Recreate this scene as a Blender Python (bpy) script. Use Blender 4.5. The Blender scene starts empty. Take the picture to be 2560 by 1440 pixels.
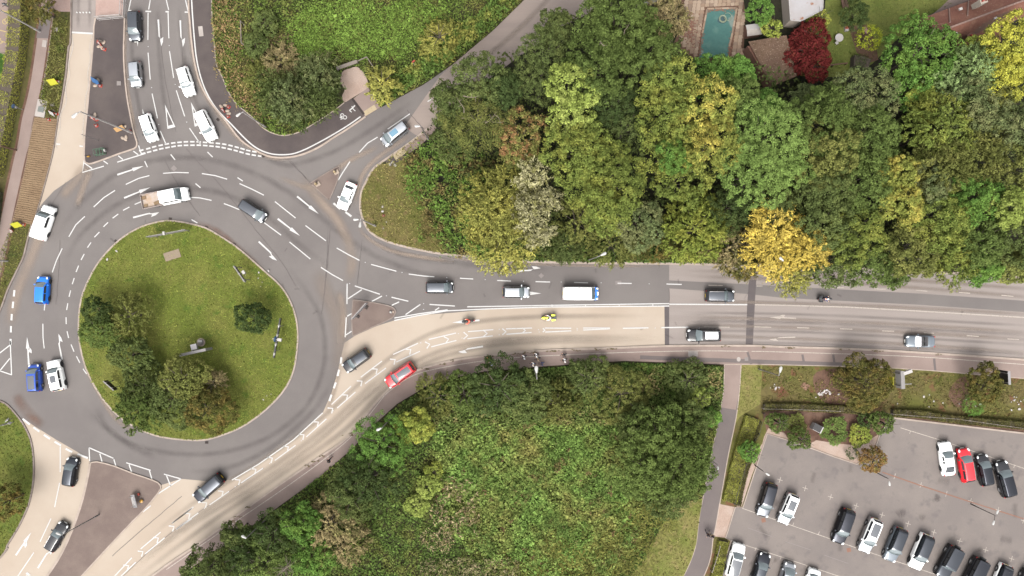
import bpy, bmesh, math, random
import numpy as np
from mathutils import Vector, Matrix
R = math.radians
random.seed(7)
rng = np.random.default_rng(7)
scene = bpy.context.scene
COL = scene.collection

# ------------------------------------------------------------------ camera, sky, sun, exposure
H, S = 100.0, 1 / 17.0            # height of the drone over the road (m), metres per photo pixel on the road
cam_d = bpy.data.cameras.new('camera')
cam = bpy.data.objects.new('camera', cam_d)
COL.objects.link(cam)
cam.location = (0, 0, H)
cam_d.sensor_width = 36
cam_d.lens = 18 / (1280 * S / H)
cam_d.clip_end = 4000
scene.camera = cam

SUN_EL, SUN_AZ = R(56), R(188)     # azimuth clockwise from +Y: the light comes from the bottom of the picture
world = bpy.data.worlds.new('World')
scene.world = world
world.use_nodes = True
wn = world.node_tree
wn.nodes.clear()
sky = wn.nodes.new('ShaderNodeTexSky')
sky.sky_type = 'NISHITA'
sky.sun_disc = False
sky.sun_elevation = SUN_EL
sky.sun_rotation = SUN_AZ
sky.dust_density = 4.0
hsv = wn.nodes.new('ShaderNodeHueSaturation')      # thin cloud: the sky light is nearly white
hsv.inputs['Saturation'].default_value = 0.12
bg = wn.nodes.new('ShaderNodeBackground')
bg.inputs['Strength'].default_value = 0.122
out = wn.nodes.new('ShaderNodeOutputWorld')
wn.links.new(sky.outputs[0], hsv.inputs['Color'])
wn.links.new(hsv.outputs[0], bg.inputs['Color'])
wn.links.new(bg.outputs[0], out.inputs['Surface'])

sun_d = bpy.data.lights.new('sun', 'SUN')
sun_d.energy = 1.2
sun_d.angle = R(38)
sun_d.color = (1.0, 0.95, 0.88)
sun = bpy.data.objects.new('sun', sun_d)
COL.objects.link(sun)
sdir = Vector((math.sin(SUN_AZ) * math.cos(SUN_EL), math.cos(SUN_AZ) * math.cos(SUN_EL), math.sin(SUN_EL)))
sun.rotation_euler = sdir.to_track_quat('Z', 'Y').to_euler()

scene.view_settings.view_transform = 'Standard'
scene.view_settings.look = 'None'
scene.view_settings.gamma = 1
scene.view_settings.use_curve_mapping = False
scene.view_settings.exposure = 2.20
scene.cycles.max_bounces = 6
scene.cycles.transparent_max_bounces = 12

# ------------------------------------------------------------------ helpers
F = 5.0                            # how much brighter than its base colour a flat matt surface shows at this exposure
def lin(c): return tuple((v / 255 / 12.92) if v <= 10 else ((v / 255 + .055) / 1.055) ** 2.4 for v in c)
def tc(c, k=1.0): return tuple(min(.85, v / F * k) for v in lin(c)) + (1,)

def G(x, y, z=0.0):                # ground point under a photo position, for a thing z metres up
    k = S * (H - z) / H
    return Vector(((x - 1280) * k, (720 - y) * k, z))

def tag(o, label=None, cat=None, group=None, kind=None):
    if label: o['label'] = label
    if cat: o['category'] = cat
    if group: o['group'] = group
    if kind: o['kind'] = kind
    return o

def link(name, me, mat=None, parent=None):
    o = bpy.data.objects.new(name, me)
    COL.objects.link(o)
    if parent is not None: o.parent = parent
    if mat is not None:
        if len(me.materials) == 0: me.materials.append(mat)
        if me.materials[0] != mat:
            o.material_slots[0].link = 'OBJECT'
            o.material_slots[0].material = mat
    return o

def thing(name, label, cat, loc=(0, 0, 0), rz=0.0, group=None):
    o = bpy.data.objects.new(name, None)
    COL.objects.link(o)
    o.empty_display_size = .3
    o.location = loc
    o.rotation_euler = (0, 0, rz)
    return tag(o, label, cat, group)

def me_from(name, V, Fc, smooth=False, sharp=None):
    me = bpy.data.meshes.new(name)
    me.from_pydata([tuple(v) for v in V], [], Fc)
    if smooth:
        me.polygons.foreach_set('use_smooth', [True] * len(me.polygons))
        if sharp: me.set_sharp_from_angle(angle=R(sharp))
    me.update()
    return me

def quads_np(name, V):             # V: (N,4,3) array of separate quads
    n = len(V)
    me = bpy.data.meshes.new(name)
    me.vertices.add(n * 4)
    me.vertices.foreach_set('co', np.ascontiguousarray(V, dtype=np.float32).ravel())
    me.loops.add(n * 4)
    me.loops.foreach_set('vertex_index', np.arange(n * 4, dtype=np.int32))
    me.polygons.add(n)
    me.polygons.foreach_set('loop_start', np.arange(0, n * 4, 4, dtype=np.int32))
    me.polygons.foreach_set('loop_total', np.full(n, 4, dtype=np.int32))
    me.update(calc_edges=True)
    return me

class MB:
    def __init__(s): s.V, s.F = [], []
    def add(s, V, Fc):
        n = len(s.V)
        s.V += [Vector(v) for v in V]
        s.F += [[i + n for i in f] for f in Fc]
        return s
    def box(s, c, d, rz=0.0, tilt=None):
        M = Matrix.Rotation(rz, 3, 'Z')
        if tilt: M = M @ tilt
        V = [M @ Vector((x * d[0] / 2, y * d[1] / 2, z * d[2] / 2)) + Vector(c) for z in (-1, 1) for x, y in ((-1, -1), (1, -1), (1, 1), (-1, 1))]
        return s.add(V, [[3, 2, 1, 0], [4, 5, 6, 7], [0, 1, 5, 4], [1, 2, 6, 5], [2, 3, 7, 6], [3, 0, 4, 7]])
    def tube(s, p0, p1, r0, r1=None, n=8):
        p0, p1 = Vector(p0), Vector(p1)
        r1 = r0 if r1 is None else r1
        q = (p1 - p0).to_track_quat('Z', 'Y')
        V = [p0 + q @ Vector((math.cos(a) * r0, math.sin(a) * r0, 0)) for a in [2 * math.pi * i / n for i in range(n)]]
        V += [p1 + q @ Vector((math.cos(a) * r1, math.sin(a) * r1, 0)) for a in [2 * math.pi * i / n for i in range(n)]]
        return s.add(V, [[i, (i + 1) % n, n + (i + 1) % n, n + i] for i in range(n)] + [list(range(n))[::-1], list(range(n, 2 * n))])
    def lathe(s, prof, n=12, c=(0, 0, 0), M=None):
        V = []
        for r, z in prof:
            for i in range(n):
                a = 2 * math.pi * i / n
                v = Vector((r * math.cos(a), r * math.sin(a), z))
                V.append((M @ v if M else v) + Vector(c))
        m = len(prof)
        Fc = [[j * n + i, j * n + (i + 1) % n, (j + 1) * n + (i + 1) % n, (j + 1) * n + i] for j in range(m - 1) for i in range(n)]
        Fc += [list(range(n))[::-1], list(range((m - 1) * n, m * n))]
        return s.add(V, Fc)
    def prism(s, pts, z0, z1):
        n = len(pts)
        a = sum(pts[i][0] * pts[(i + 1) % n][1] - pts[(i + 1) % n][0] * pts[i][1] for i in range(n))
        if a < 0: pts = pts[::-1]
        V = [(p[0], p[1], z0) for p in pts] + [(p[0], p[1], z1) for p in pts]
        return s.add(V, [list(range(n, 2 * n)), list(range(n))[::-1]] + [[i, (i + 1) % n, n + (i + 1) % n, n + i] for i in range(n)])
    def mesh(s, name, smooth=False, sharp=None): return me_from(name, s.V, s.F, smooth, sharp)
    def build(s, name, mat, parent=None, smooth=False, sharp=40): return link(name, s.mesh(name, smooth, sharp), mat, parent)

def cr(pts, n=5, closed=False):    # Catmull-Rom through the points
    P = [Vector((p[0], p[1])) for p in pts]
    m = len(P)
    out_ = []
    for i in range(m if closed else m - 1):
        if closed: a, b, c, d = P[i - 1], P[i], P[(i + 1) % m], P[(i + 2) % m]
        else: a, b, c, d = P[max(i - 1, 0)], P[i], P[i + 1], P[min(i + 2, m - 1)]
        for k in range(n):
            t = k / n
            out_.append(.5 * ((2 * b) + (c - a) * t + (2 * a - 5 * b + 4 * c - d) * t * t + (3 * b - a - 3 * c + d) * t ** 3))
    if not closed: out_.append(P[-1])
    return [(v.x, v.y) for v in out_]

def ribbon_pts(pts, w, side=0.0):  # world-space polyline -> left and right edges
    P = [Vector((p[0], p[1])) for p in pts]
    Lf, Rt = [], []
    for i, p in enumerate(P):
        d = (P[min(i + 1, len(P) - 1)] - P[max(i - 1, 0)])
        d = d.normalized() if d.length > 1e-9 else Vector((1, 0))
        nrm = Vector((-d.y, d.x))
        Lf.append(p + nrm * (w / 2 + side))
        Rt.append(p + nrm * (-w / 2 + side))
    return Lf, Rt

def tri_poly(pts, z):              # filled flat polygon (concave allowed)
    bm = bmesh.new()
    vs = [bm.verts.new((p[0], p[1], z)) for p in pts]
    f = bm.faces.new(vs)
    f.normal_update()
    if f.normal.z < 0: f.normal_flip()
    bmesh.ops.triangulate(bm, faces=[f])
    return bm

def slab(name, px, z, mat, label, cat=None, kind='structure', depth=.25, parent=None, group=None):
    pts = [G(*p)[:2] for p in px]
    bm = tri_poly(pts, z)
    if depth:
        n = len(pts)
        a = sum(pts[i][0] * pts[(i + 1) % n][1] - pts[(i + 1) % n][0] * pts[i][1] for i in range(n))
        q = pts if a > 0 else pts[::-1]
        top = [bm.verts.new((p[0], p[1], z)) for p in q]
        bot = [bm.verts.new((p[0], p[1], z - depth)) for p in q]
        for i in range(n):
            j = (i + 1) % n
            bm.faces.new((bot[i], bot[j], top[j], top[i]))
    me = bpy.data.meshes.new(name)
    bm.to_mesh(me); bm.free()
    o = link(name, me, mat, parent)
    return tag(o, label, cat, group, kind) if parent is None else o

def ribbon(name, px, w_px, z, mat, parent=None, uv=False, depth=0.0, side=0.0):
    Lf, Rt = ribbon_pts([G(*p) for p in px], w_px * S, side * S)
    n = len(Lf)
    V = [(p.x, p.y, z) for p in Lf] + [(p.x, p.y, z) for p in Rt]
    Fc = [[i, n + i, n + i + 1, i + 1] for i in range(n - 1)]
    if depth:
        V += [(p.x, p.y, z - depth) for p in Lf] + [(p.x, p.y, z - depth) for p in Rt]
        Fc += [[2 * n + i, i, i + 1, 2 * n + i + 1] for i in range(n - 1)] + [[n + i, 3 * n + i, 3 * n + i + 1, n + i + 1] for i in range(n - 1)]
        Fc += [[0, 2 * n, 3 * n, n], [n - 1, 2 * n - 1, 4 * n - 1, 3 * n - 1]]
    me = me_from(name, V, Fc)
    if uv:
        u = me.uv_layers.new(name='UVMap')
        L = [0.0]
        for i in range(1, n): L.append(L[-1] + (Lf[i] - Lf[i - 1]).length)
        tot = L[-1]
        for lp in me.loops:
            i = lp.vertex_index
            u.data[lp.index].uv = (L[i % n] / tot, 1.0 if i < n else 0.0)
    return link(name, me, mat, parent)

# ------------------------------------------------------------------ materials
MATS = {}
def nt(name):
    m = bpy.data.materials.new(name)
    m.use_nodes = True
    t = m.node_tree
    b = t.nodes['Principled BSDF']
    return m, t, b

def nz(t, scale, detail=4, rough=.6, vec=None, stretch=None):
    n = t.nodes.new('ShaderNodeTexNoise')
    n.inputs['Scale'].default_value = scale
    n.inputs['Detail'].default_value = detail
    n.inputs['Roughness'].default_value = rough
    if vec is None:
        vec = t.nodes.new('ShaderNodeNewGeometry').outputs['Position']
    if stretch:
        mp = t.nodes.new('ShaderNodeMapping')
        mp.inputs['Rotation'].default_value = (0, 0, R(stretch[0]))
        mp.inputs['Scale'].default_value = (stretch[1], stretch[2], 1)
        t.links.new(vec, mp.inputs['Vector'])
        vec = mp.outputs['Vector']
    t.links.new(vec, n.inputs['Vector'])
    return n.outputs['Fac']

def ramp(t, fac, stops):
    r = t.nodes.new('ShaderNodeValToRGB')
    e = r.color_ramp.elements
    e[0].position, e[0].color = stops[0]
    e[1].position, e[1].color = stops[-1]
    for p, c in stops[1:-1]:
        x = e.new(p); x.color = c
    t.links.new(fac, r.inputs['Fac'])
    return r.outputs['Color']

def mix(t, fac, a, b, mode='MIX'):
    m = t.nodes.new('ShaderNodeMix')
    m.data_type = 'RGBA'
    m.blend_type = mode
    for sock, v in ((m.inputs[0], fac), (m.inputs[6], a), (m.inputs[7], b)):
        if hasattr(v, 'is_linked'): t.links.new(v, sock)
        else: sock.default_value = v
    return m.outputs[2]

def bump(t, b, h, strength, dist):
    n = t.nodes.new('ShaderNodeBump')
    n.inputs['Strength'].default_value = strength
    n.inputs['Distance'].default_value = dist
    t.links.new(h, n.inputs['Height'])
    t.links.new(n.outputs[0], b.inputs['Normal'])

def ground_mat(name, c, c2=None, c3=None, big=.12, fine=14, rough=.92, contrast=.25, stretch=None, bumpd=.01, spots=None):
    m, t, b = nt(name)
    a = tc(c)
    lo = tuple(v * (1 - contrast) for v in a[:3]) + (1,)
    hi = tuple(min(.85, v * (1 + contrast)) for v in a[:3]) + (1,)
    fn = nz(t, fine, 5, .7)
    col = ramp(t, fn, [(.25, lo), (.75, hi)])
    if c2:
        bigf = nz(t, big, 5, .62, stretch=stretch)
        msk = ramp(t, bigf, [(.4, (0, 0, 0, 1)), (.62, (1, 1, 1, 1))])
        a2 = tc(c2)
        col2 = ramp(t, fn, [(.25, tuple(v * (1 - contrast) for v in a2[:3]) + (1,)), (.75, tuple(v * (1 + contrast) for v in a2[:3]) + (1,))])
        col = mix(t, msk, col, col2)
    if c3:
        n3 = nz(t, big * 3.1, 4, .6)
        col = mix(t, ramp(t, n3, [(.55, (0, 0, 0, 1)), (.68, (1, 1, 1, 1))]), col, tc(c3))
    if spots:
        n4 = nz(t, spots[1], 2, .5)
        col = mix(t, ramp(t, n4, [(spots[2], (0, 0, 0, 1)), (spots[2] + .05, (1, 1, 1, 1))]), col, tc(spots[0]))
    t.links.new(col, b.inputs['Base Color'])
    b.inputs['Roughness'].default_value = rough
    b.inputs['Specular IOR Level'].default_value = .2
    bump(t, b, fn, .5, bumpd)
    return m

def plain(name, c, rough=.6, metal=0.0, spec=.4, k=1.0, wear=.12, scale=3.0, coat=0.0):
    m, t, b = nt(name)
    a = tc(c, k)
    n = nz(t, scale, 4, .6)
    col = ramp(t, n, [(.2, tuple(v * (1 - wear) for v in a[:3]) + (1,)), (.8, tuple(min(.85, v * (1 + wear)) for v in a[:3]) + (1,))])
    t.links.new(col, b.inputs['Base Color'])
    b.inputs['Roughness'].default_value = rough
    b.inputs['Metallic'].default_value = metal
    b.inputs['Specular IOR Level'].default_value = spec
    if coat:
        b.inputs['Coat Weight'].default_value = coat
        b.inputs['Coat Roughness'].default_value = .04
    return m

def alpha_mat(name, c, strength, noise_scale=.5, stretchy=(0, 1, 1)):   # a worn band or a stain lying on the road, its edge fading out
    m, t, b = nt(name)
    b.inputs['Base Color'].default_value = tc(c)
    b.inputs['Roughness'].default_value = .9
    b.inputs['Specular IOR Level'].default_value = .2
    uv = t.nodes.new('ShaderNodeUVMap')
    sp = t.nodes.new('ShaderNodeSeparateXYZ')
    t.links.new(uv.outputs[0], sp.inputs[0])
    def tent(sock, p):
        s1 = t.nodes.new('ShaderNodeMath'); s1.operation = 'PINGPONG'; s1.inputs[1].default_value = .5
        t.links.new(sock, s1.inputs[0])
        s2 = t.nodes.new('ShaderNodeMapRange'); s2.interpolation_type = 'SMOOTHSTEP'
        s2.inputs['From Max'].default_value = p
        t.links.new(s1.outputs[0], s2.inputs['Value'])
        return s2.outputs[0]
    n = nz(t, noise_scale, 5, .65)
    nr = t.nodes.new('ShaderNodeMapRange')
    nr.inputs['From Min'].default_value = .12; nr.inputs['From Max'].default_value = .72
    t.links.new(n, nr.inputs['Value'])
    f = None
    for v in (tent(sp.outputs[1], .5), tent(sp.outputs[0], .2), nr.outputs[0]):
        if f is None: f = v
        else:
            mm = t.nodes.new('ShaderNodeMath'); mm.operation = 'MULTIPLY'
            t.links.new(f, mm.inputs[0]); t.links.new(v, mm.inputs[1])
            f = mm.outputs[0]
    mm = t.nodes.new('ShaderNodeMath'); mm.operation = 'MULTIPLY'
    t.links.new(f, mm.inputs[0]); mm.inputs[1].default_value = strength
    t.links.new(mm.outputs[0], b.inputs['Alpha'])
    return m

LK = 1.52
def tint(c):
    y = .3 * c[0] + .6 * c[1] + .1 * c[2]
    return tuple(min(.8, v * .90 + y * .10) for v in (c[0] * (1.06 if c[1] > c[0] else 1.0), c[1], c[2])) + (1,)
def leaf_mat(name, c, c2=None, k=1.9, var=.45, patch=.35, split=(.46, .62), trans=.18):
    m, t, b = nt(name)
    t.nodes.remove(b)
    isl = t.nodes.new('ShaderNodeNewGeometry').outputs['Random Per Island']
    a = tint(tc(c, k * LK))
    def sc(col, f): return tuple(min(.8, v * f) for v in col[:3]) + (1,)
    col = ramp(t, isl, [(0, sc(a, 1 - var)), (.5, a), (1, sc(a, 1 + var))])
    if c2:
        a2 = tint(tc(c2, k * LK))
        colb = ramp(t, isl, [(0, sc(a2, 1 - var)), (.5, a2), (1, sc(a2, 1 + var))])
        n = nz(t, patch, 4, .7)
        col = mix(t, ramp(t, n, [(split[0], (0, 0, 0, 1)), (split[1], (1, 1, 1, 1))]), col, colb)
    oi = t.nodes.new('ShaderNodeObjectInfo').outputs['Random']
    hs = t.nodes.new('ShaderNodeHueSaturation')
    mr = t.nodes.new('ShaderNodeMapRange'); mr.inputs['To Min'].default_value = .85; mr.inputs['To Max'].default_value = 1.15
    t.links.new(oi, mr.inputs['Value'])
    vn = t.nodes.new('ShaderNodeMapRange'); vn.inputs['From Min'].default_value = .3; vn.inputs['From Max'].default_value = .7
    vn.inputs['To Min'].default_value = .72; vn.inputs['To Max'].default_value = 1.25
    t.links.new(nz(t, .9, 3, .6), vn.inputs['Value'])
    vm = t.nodes.new('ShaderNodeMath'); vm.operation = 'MULTIPLY'
    t.links.new(mr.outputs[0], vm.inputs[0]); t.links.new(vn.outputs[0], vm.inputs[1])
    t.links.new(vm.outputs[0], hs.inputs['Value'])
    t.links.new(col, hs.inputs['Color'])
    d = t.nodes.new('ShaderNodeBsdfDiffuse')
    tr = t.nodes.new('ShaderNodeBsdfTranslucent')
    t.links.new(hs.outputs[0], d.inputs['Color']); t.links.new(hs.outputs[0], tr.inputs['Color'])
    mx = t.nodes.new('ShaderNodeMixShader'); mx.inputs[0].default_value = trans
    t.links.new(d.outputs[0], mx.inputs[1]); t.links.new(tr.outputs[0], mx.inputs[2])
    t.links.new(mx.outputs[0], t.nodes['Material Output'].inputs['Surface'])
    return m

# ground and road surfaces
M_ASPH = ground_mat('asphalt', (156, 148, 145), (167, 159, 155), big=.09, fine=9, contrast=.10, bumpd=.004)
M_OLD = ground_mat('old_asphalt', (200, 187, 180), (208, 195, 188), big=.5, fine=8, contrast=.10, stretch=(1.5, .06, 1.4), bumpd=.004)
M_OLD2 = ground_mat('side_road_asphalt', (196, 179, 170), (208, 190, 179), big=.3, fine=8, contrast=.08, stretch=(-42, .08, 1.2), bumpd=.004)
M_DKAS = ground_mat('patch_asphalt', (136, 126, 126), (128, 119, 120), big=.4, fine=9, contrast=.10, bumpd=.004)
M_NEW = ground_mat('new_asphalt', (112, 101, 100), (128, 116, 112), big=.22, fine=10, contrast=.16, bumpd=.005)
M_BUFF = ground_mat('buff_surfacing', (247, 229, 209), (238, 218, 197), big=.10, fine=9, contrast=.06, bumpd=.003)
M_PAVE = ground_mat('pavement_tarmac', (202, 179, 169), (190, 167, 158), big=.18, fine=9, contrast=.10, bumpd=.004)
M_PATH = ground_mat('path_tarmac', (150, 138, 136), (158, 146, 142), big=.2, fine=9, contrast=.10, bumpd=.004)
M_CARP = ground_mat('car_park_tarmac', (168, 157, 152), (180, 168, 161), (158, 148, 145), big=.16, fine=8, contrast=.10, bumpd=.004)
M_REDIS = ground_mat('island_paving', (156, 136, 128), (170, 150, 140), big=.3, fine=8, contrast=.14, bumpd=.006)
M_KERB = ground_mat('kerb_stone', (242, 222, 207), (224, 205, 190), big=.9, fine=6, contrast=.10, bumpd=.004)
M_KERBG = ground_mat('grey_kerb', (200, 184, 174), (176, 158, 148), big=.9, fine=6, contrast=.12, bumpd=.004)
M_GRAVEL = ground_mat('pink_gravel', (240, 214, 198), (228, 198, 180), big=.4, fine=7, contrast=.22, bumpd=.02)
M_BARK = ground_mat('bark_chippings', (150, 118, 100), (120, 88, 74), big=.5, fine=6, contrast=.35, bumpd=.03)
M_TACT = ground_mat('buff_tactile', (245, 226, 190), (240, 218, 178), big=.5, fine=7, contrast=.06)
M_PINKB = ground_mat('pink_blocks', (236, 204, 192), (226, 192, 180), big=.4, fine=5, contrast=.12)
M_LAWN = ground_mat('roundabout_grass', (130, 144, 54), (150, 152, 70), (110, 136, 44), big=.16, fine=2.6, contrast=.36, bumpd=.05)
M_LAWN2 = ground_mat('garden_grass', (150, 156, 78), (128, 142, 62), (110, 132, 50), big=.2, fine=3.2, contrast=.3, bumpd=.04)
M_LAWN3 = ground_mat('bright_lawn', (92, 138, 46), (80, 124, 40), big=.2, fine=3, contrast=.3, bumpd=.04)
M_ROUGH = ground_mat('rough_grass', (108, 106, 52), (122, 110, 62), (82, 92, 38), big=.16, fine=2.6, contrast=.45, bumpd=.08)
M_VERGE = ground_mat('verge_grass', (140, 126, 76), (128, 128, 58), (158, 104, 80), big=.16, fine=2.8, contrast=.4, bumpd=.06)
M_NOSE = ground_mat('nose_dry_grass', (146, 134, 78), (124, 128, 56), (160, 138, 92), big=.3, fine=2.4, contrast=.35, bumpd=.06)
M_DRY = ground_mat('dry_grass', (176, 168, 98), (150, 158, 74), (196, 176, 118), big=.3, fine=2.4, contrast=.3, bumpd=.05)
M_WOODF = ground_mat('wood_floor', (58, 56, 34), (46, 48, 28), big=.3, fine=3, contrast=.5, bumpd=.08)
M_MEADF = ground_mat('meadow_soil', (70, 74, 36), (84, 76, 44), big=.3, fine=3, contrast=.5, bumpd=.08)
M_SOIL = ground_mat('brown_soil', (150, 116, 96), (126, 92, 76), big=.5, fine=3, contrast=.3, bumpd=.05)
M_RIB = ground_mat('straw_matting', (190, 160, 126), (176, 146, 114), big=.4, fine=5, contrast=.3, bumpd=.02)
def paint_mat(name, c, wear=.5, k=1.0):
    m, t, b = nt(name)
    a = tc(c, k)
    n = nz(t, 6, 5, .75)
    col = ramp(t, n, [(wear - .12, (a[0] * .62, a[1] * .58, a[2] * .56, 1)), (wear, a)])
    t.links.new(col, b.inputs['Base Color'])
    b.inputs['Roughness'].default_value = .7
    return m
M_WHITE = paint_mat('road_paint', (255, 253, 250), .45, 1.12)
M_WORN = paint_mat('worn_road_paint', (240, 226, 212), .5)
M_YEL = paint_mat('yellow_road_paint', (242, 214, 130), .42)
M_STUD = plain('stud_plastic', (255, 255, 255), .4)
M_IRON = ground_mat('cast_iron', (90, 80, 76), fine=20, contrast=.3, bumpd=.01)
M_COVER = ground_mat('concrete_cover', (188, 178, 174), fine=9, contrast=.12)
M_COVW = ground_mat('pale_concrete', (240, 230, 222), (224, 212, 204), big=.8, fine=9, contrast=.06)
M_COVR = ground_mat('red_cover', (190, 142, 122), fine=9, contrast=.12)
M_SEAM = plain('tar_seam_dark', (130, 119, 117), .9, wear=.3)
M_DIRT = ground_mat('weeds_and_dirt', (158, 136, 104), (136, 124, 82), big=1.2, fine=4, contrast=.4, bumpd=.03)
A_DARK = alpha_mat('tyre_rubber', (116, 107, 106), .28, .5)
A_MID = alpha_mat('worn_mid', (170, 158, 154), .45, .1)
A_LITE = alpha_mat('worn_light', (205, 187, 174), .75, .1)
A_DUST = alpha_mat('sandy_dust', (226, 203, 184), .8, .12)
A_GREY = alpha_mat('worn_grey', (216, 198, 181), .55, .06)
A_STAIN = alpha_mat('oil_stain', (124, 114, 111), .3, .5)
A_RED = alpha_mat('red_dust', (176, 140, 124), .7, .4)
# ------------------------------------------------------------------ the setting: ground, roads, verges, paths
ZK = .12                                     # kerb height
big = [(-16000, -16000), (18000, -16000), (18000, 16000), (-16000, 16000)]
slab('ground', big, -.06, M_ROUGH, 'rough green land round the junction', 'ground', depth=0)
ROAD = slab('road', [(-900, -900), (3400, -900), (3400, 2200), (-900, 2200)], 0, M_ASPH, 'grey asphalt roundabout and its approach roads with white markings', 'road', depth=0)

def sheet(name, px, z, mat, parent=ROAD): return slab(name, px, z, mat, None, depth=0, parent=parent)
Z1, Z2, Z3, ZM = .004, .008, .016, .036
# older and newer surfacing on the road
buff_main = [(1661, 766), (1560, 763), (1367, 767), (1225, 773), (1131, 782), (1060, 787), (986, 801), (942, 815), (890, 838), (861, 857), (855, 883), (843, 935), (829, 982), (807, 1032),
             (733, 1100), (647, 1160), (600, 1190), (580, 1200), (517, 1203), (453, 1197), (402, 1213), (396, 1232), (358, 1277), (332, 1303), (278, 1360), (204, 1440), (40, 1640), (100, 1800), (300, 1500), (417, 1415),
             (500, 1359), (617, 1272), (697, 1215), (793, 1149), (873, 1092), (928, 1022), (972, 975), (1018, 940), (1059, 922), (1131, 903), (1225, 890), (1343, 879), (1532, 872), (1662, 867)]
sheet('buff_surfacing', buff_main, Z1, M_BUFF)
sheet('buff_surfacing', [(57, 1047), (61, 1049), (140, 1099), (220, 1145), (226, 1158), (222, 1188), (210, 1245), (194, 1296), (171, 1354), (146, 1402), (120, 1440), (40, 1560), (-300, 1700), (-200, 1500), (0, 1397), (17, 1363), (46, 1315), (68, 1267), (78, 1229), (83, 1188), (82, 1140), (75, 1098), (59, 1063)], Z1, M_BUFF)
sheet('buff_surfacing', [(178, 84), (236, 84), (232, 130), (226, 200), (219, 270), (215, 330), (211, 400), (206, 428), (160, 460), (135, 477), (108, 506), (90, 530), (96, 512), (120, 430), (132, 360), (144, 300), (152, 270), (163, 190), (172, 120)], Z1, M_BUFF)
sheet('old_asphalt', [(1673, 658), (1842, 660), (2060, 666), (2300, 676), (2560, 692), (3400, 745), (3400, 960), (2560, 900), (2280, 881), (2120, 873), (1960, 869), (1863, 866), (1662, 867), (1661, 766), (1673, 763)], Z1, M_OLD)
sheet('old_asphalt', [(1100, 190), (1132, 159), (1184, 115), (1234, 73), (1307, 1), (1500, -172), (1800, -202), (1600, -62), (1520, 0), (1468, 36), (1400, 70), (1330, 120), (1284, 154), (1150, 252), (1086, 314), (1046, 342), (1010, 318)], Z1, M_OLD2)
sheet('old_asphalt', [(181, -200), (180, 80), (236, 80), (240, 0), (242, -200)], Z1, M_OLD)
sheet('trench_patch', [(1661, 766), (1673, 766), (1673, 866), (1662, 866)], Z2, M_DKAS)
sheet('trench_patch', [(1875, 662), (1893, 663), (1887, 760), (1882, 863), (1864, 863), (1868, 760)], Z2 + .004, M_DKAS)
sheet('trench_patch', [(1673, 701), (1780, 706), (1873, 711), (1960, 716), (2300, 734), (2560, 752), (3200, 800), (3200, 828), (2560, 780), (2300, 762), (1960, 745), (1871, 735), (1673, 721)], Z2, M_ASPH)

# worn wheel tracks, rubber and sand on the road
NB = [0]
def band(px, w, mat, z=Z3, n=6):
    NB[0] += 1
    z = Z3 + .00016 * NB[0]
    return ribbon('wear_band', cr(px, n), w, z, mat, ROAD, uv=True)
band([(700, 640), (760, 720), (800, 790), (812, 860), (806, 930), (770, 1010), (700, 1075), (620, 1115), (520, 1135), (420, 1132), (320, 1105), (240, 1050), (180, 980)], 22, A_DARK)
band([(840, 935), (800, 1005), (745, 1065), (660, 1130), (560, 1172), (460, 1180)], 22, A_DARK, Z3 + .001)
band([(120, 640), (160, 560), (230, 480), (320, 420), (430, 395), (540, 402), (650, 440), (750, 500), (860, 590), (960, 650), (1080, 690), (1250, 700)], 26, A_DARK, Z3 + .002)
band([(150, 680), (200, 590), (280, 520), (370, 480), (470, 472), (560, 485), (660, 535), (760, 620), (860, 690)], 24, A_DARK, Z3 + .003)
band([(920, 580), (960, 615), (1020, 640), (1110, 652), (1240, 668), (1400, 672)], 26, A_DARK)
band([(600, 360), (700, 410), (760, 405), (850, 372), (950, 310), (1050, 240)], 22, A_DARK, Z3 + .001)
band([(330, 40), (332, 160), (350, 280), (370, 350)], 18, A_DARK); band([(395, 0), (398, 130), (412, 260), (440, 350)], 20, A_DARK); band([(447, 0), (455, 110), (480, 230), (530, 340)], 20, A_DARK)
band([(240, 1010), (262, 1060), (310, 1105), (400, 1150)], 26, A_DARK, Z3 + .002)
band([(20, 830), (40, 740), (72, 660), (100, 590), (135, 520)], 46, A_DUST, Z3 + .003)
band([(150, 500), (190, 450), (208, 425), (240, 420)], 40, A_DUST, Z3 + .001); band([(190, 520), (215, 450), (230, 425)], 26, A_DUST, Z3 + .004)
band([(690, 440), (790, 470), (860, 410), (960, 360)], 22, A_DUST, Z3 + .002); band([(740, 430), (800, 500), (850, 560), (880, 640), (868, 720)], 40, A_DUST, Z3 + .004)
band([(895, 545), (905, 580), (945, 612), (1010, 635), (1140, 655)], 16, A_DUST, Z3 + .003); band([(886, 520), (905, 440), (950, 390), (1040, 330)], 20, A_DUST, Z3 + .002)
band([(790, 660), (810, 720), (840, 790), (850, 880), (842, 950)], 60, A_LITE, Z3); band([(845, 720), (858, 780), (856, 860)], 30, A_DUST, Z3 + .003)
band([(320, 20), (312, 100), (313, 180), (325, 260), (344, 355)], 16, A_DUST, Z3 + .003); band([(472, 0), (478, 100), (500, 210), (545, 285), (610, 358), (690, 396), (760, 386)], 18, A_DUST, Z3 + .002)
band([(40, 980), (60, 1020), (110, 1070)], 40, A_RED, Z3); band([(480, 555), (540, 575), (610, 632), (660, 680)], 22, A_RED, Z3 + .001)
band([(210, 900), (235, 960), (290, 1048), (350, 1080)], 18, A_DUST, Z3 + .003)
band([(815, 1030), (835, 980), (850, 920)], 18, A_DUST, Z3 + .004)
for w_, off in ((20, 790), (20, 842)):
    band([(1662, off), (1500, off), (1300, off + 4), (1150, off + 22), (1040, off + 62), (930, off + 140), (800, off + 258), (640, off + 372), (480, off + 470), (340, off + 580)], 20, A_GREY, Z3)
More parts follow.
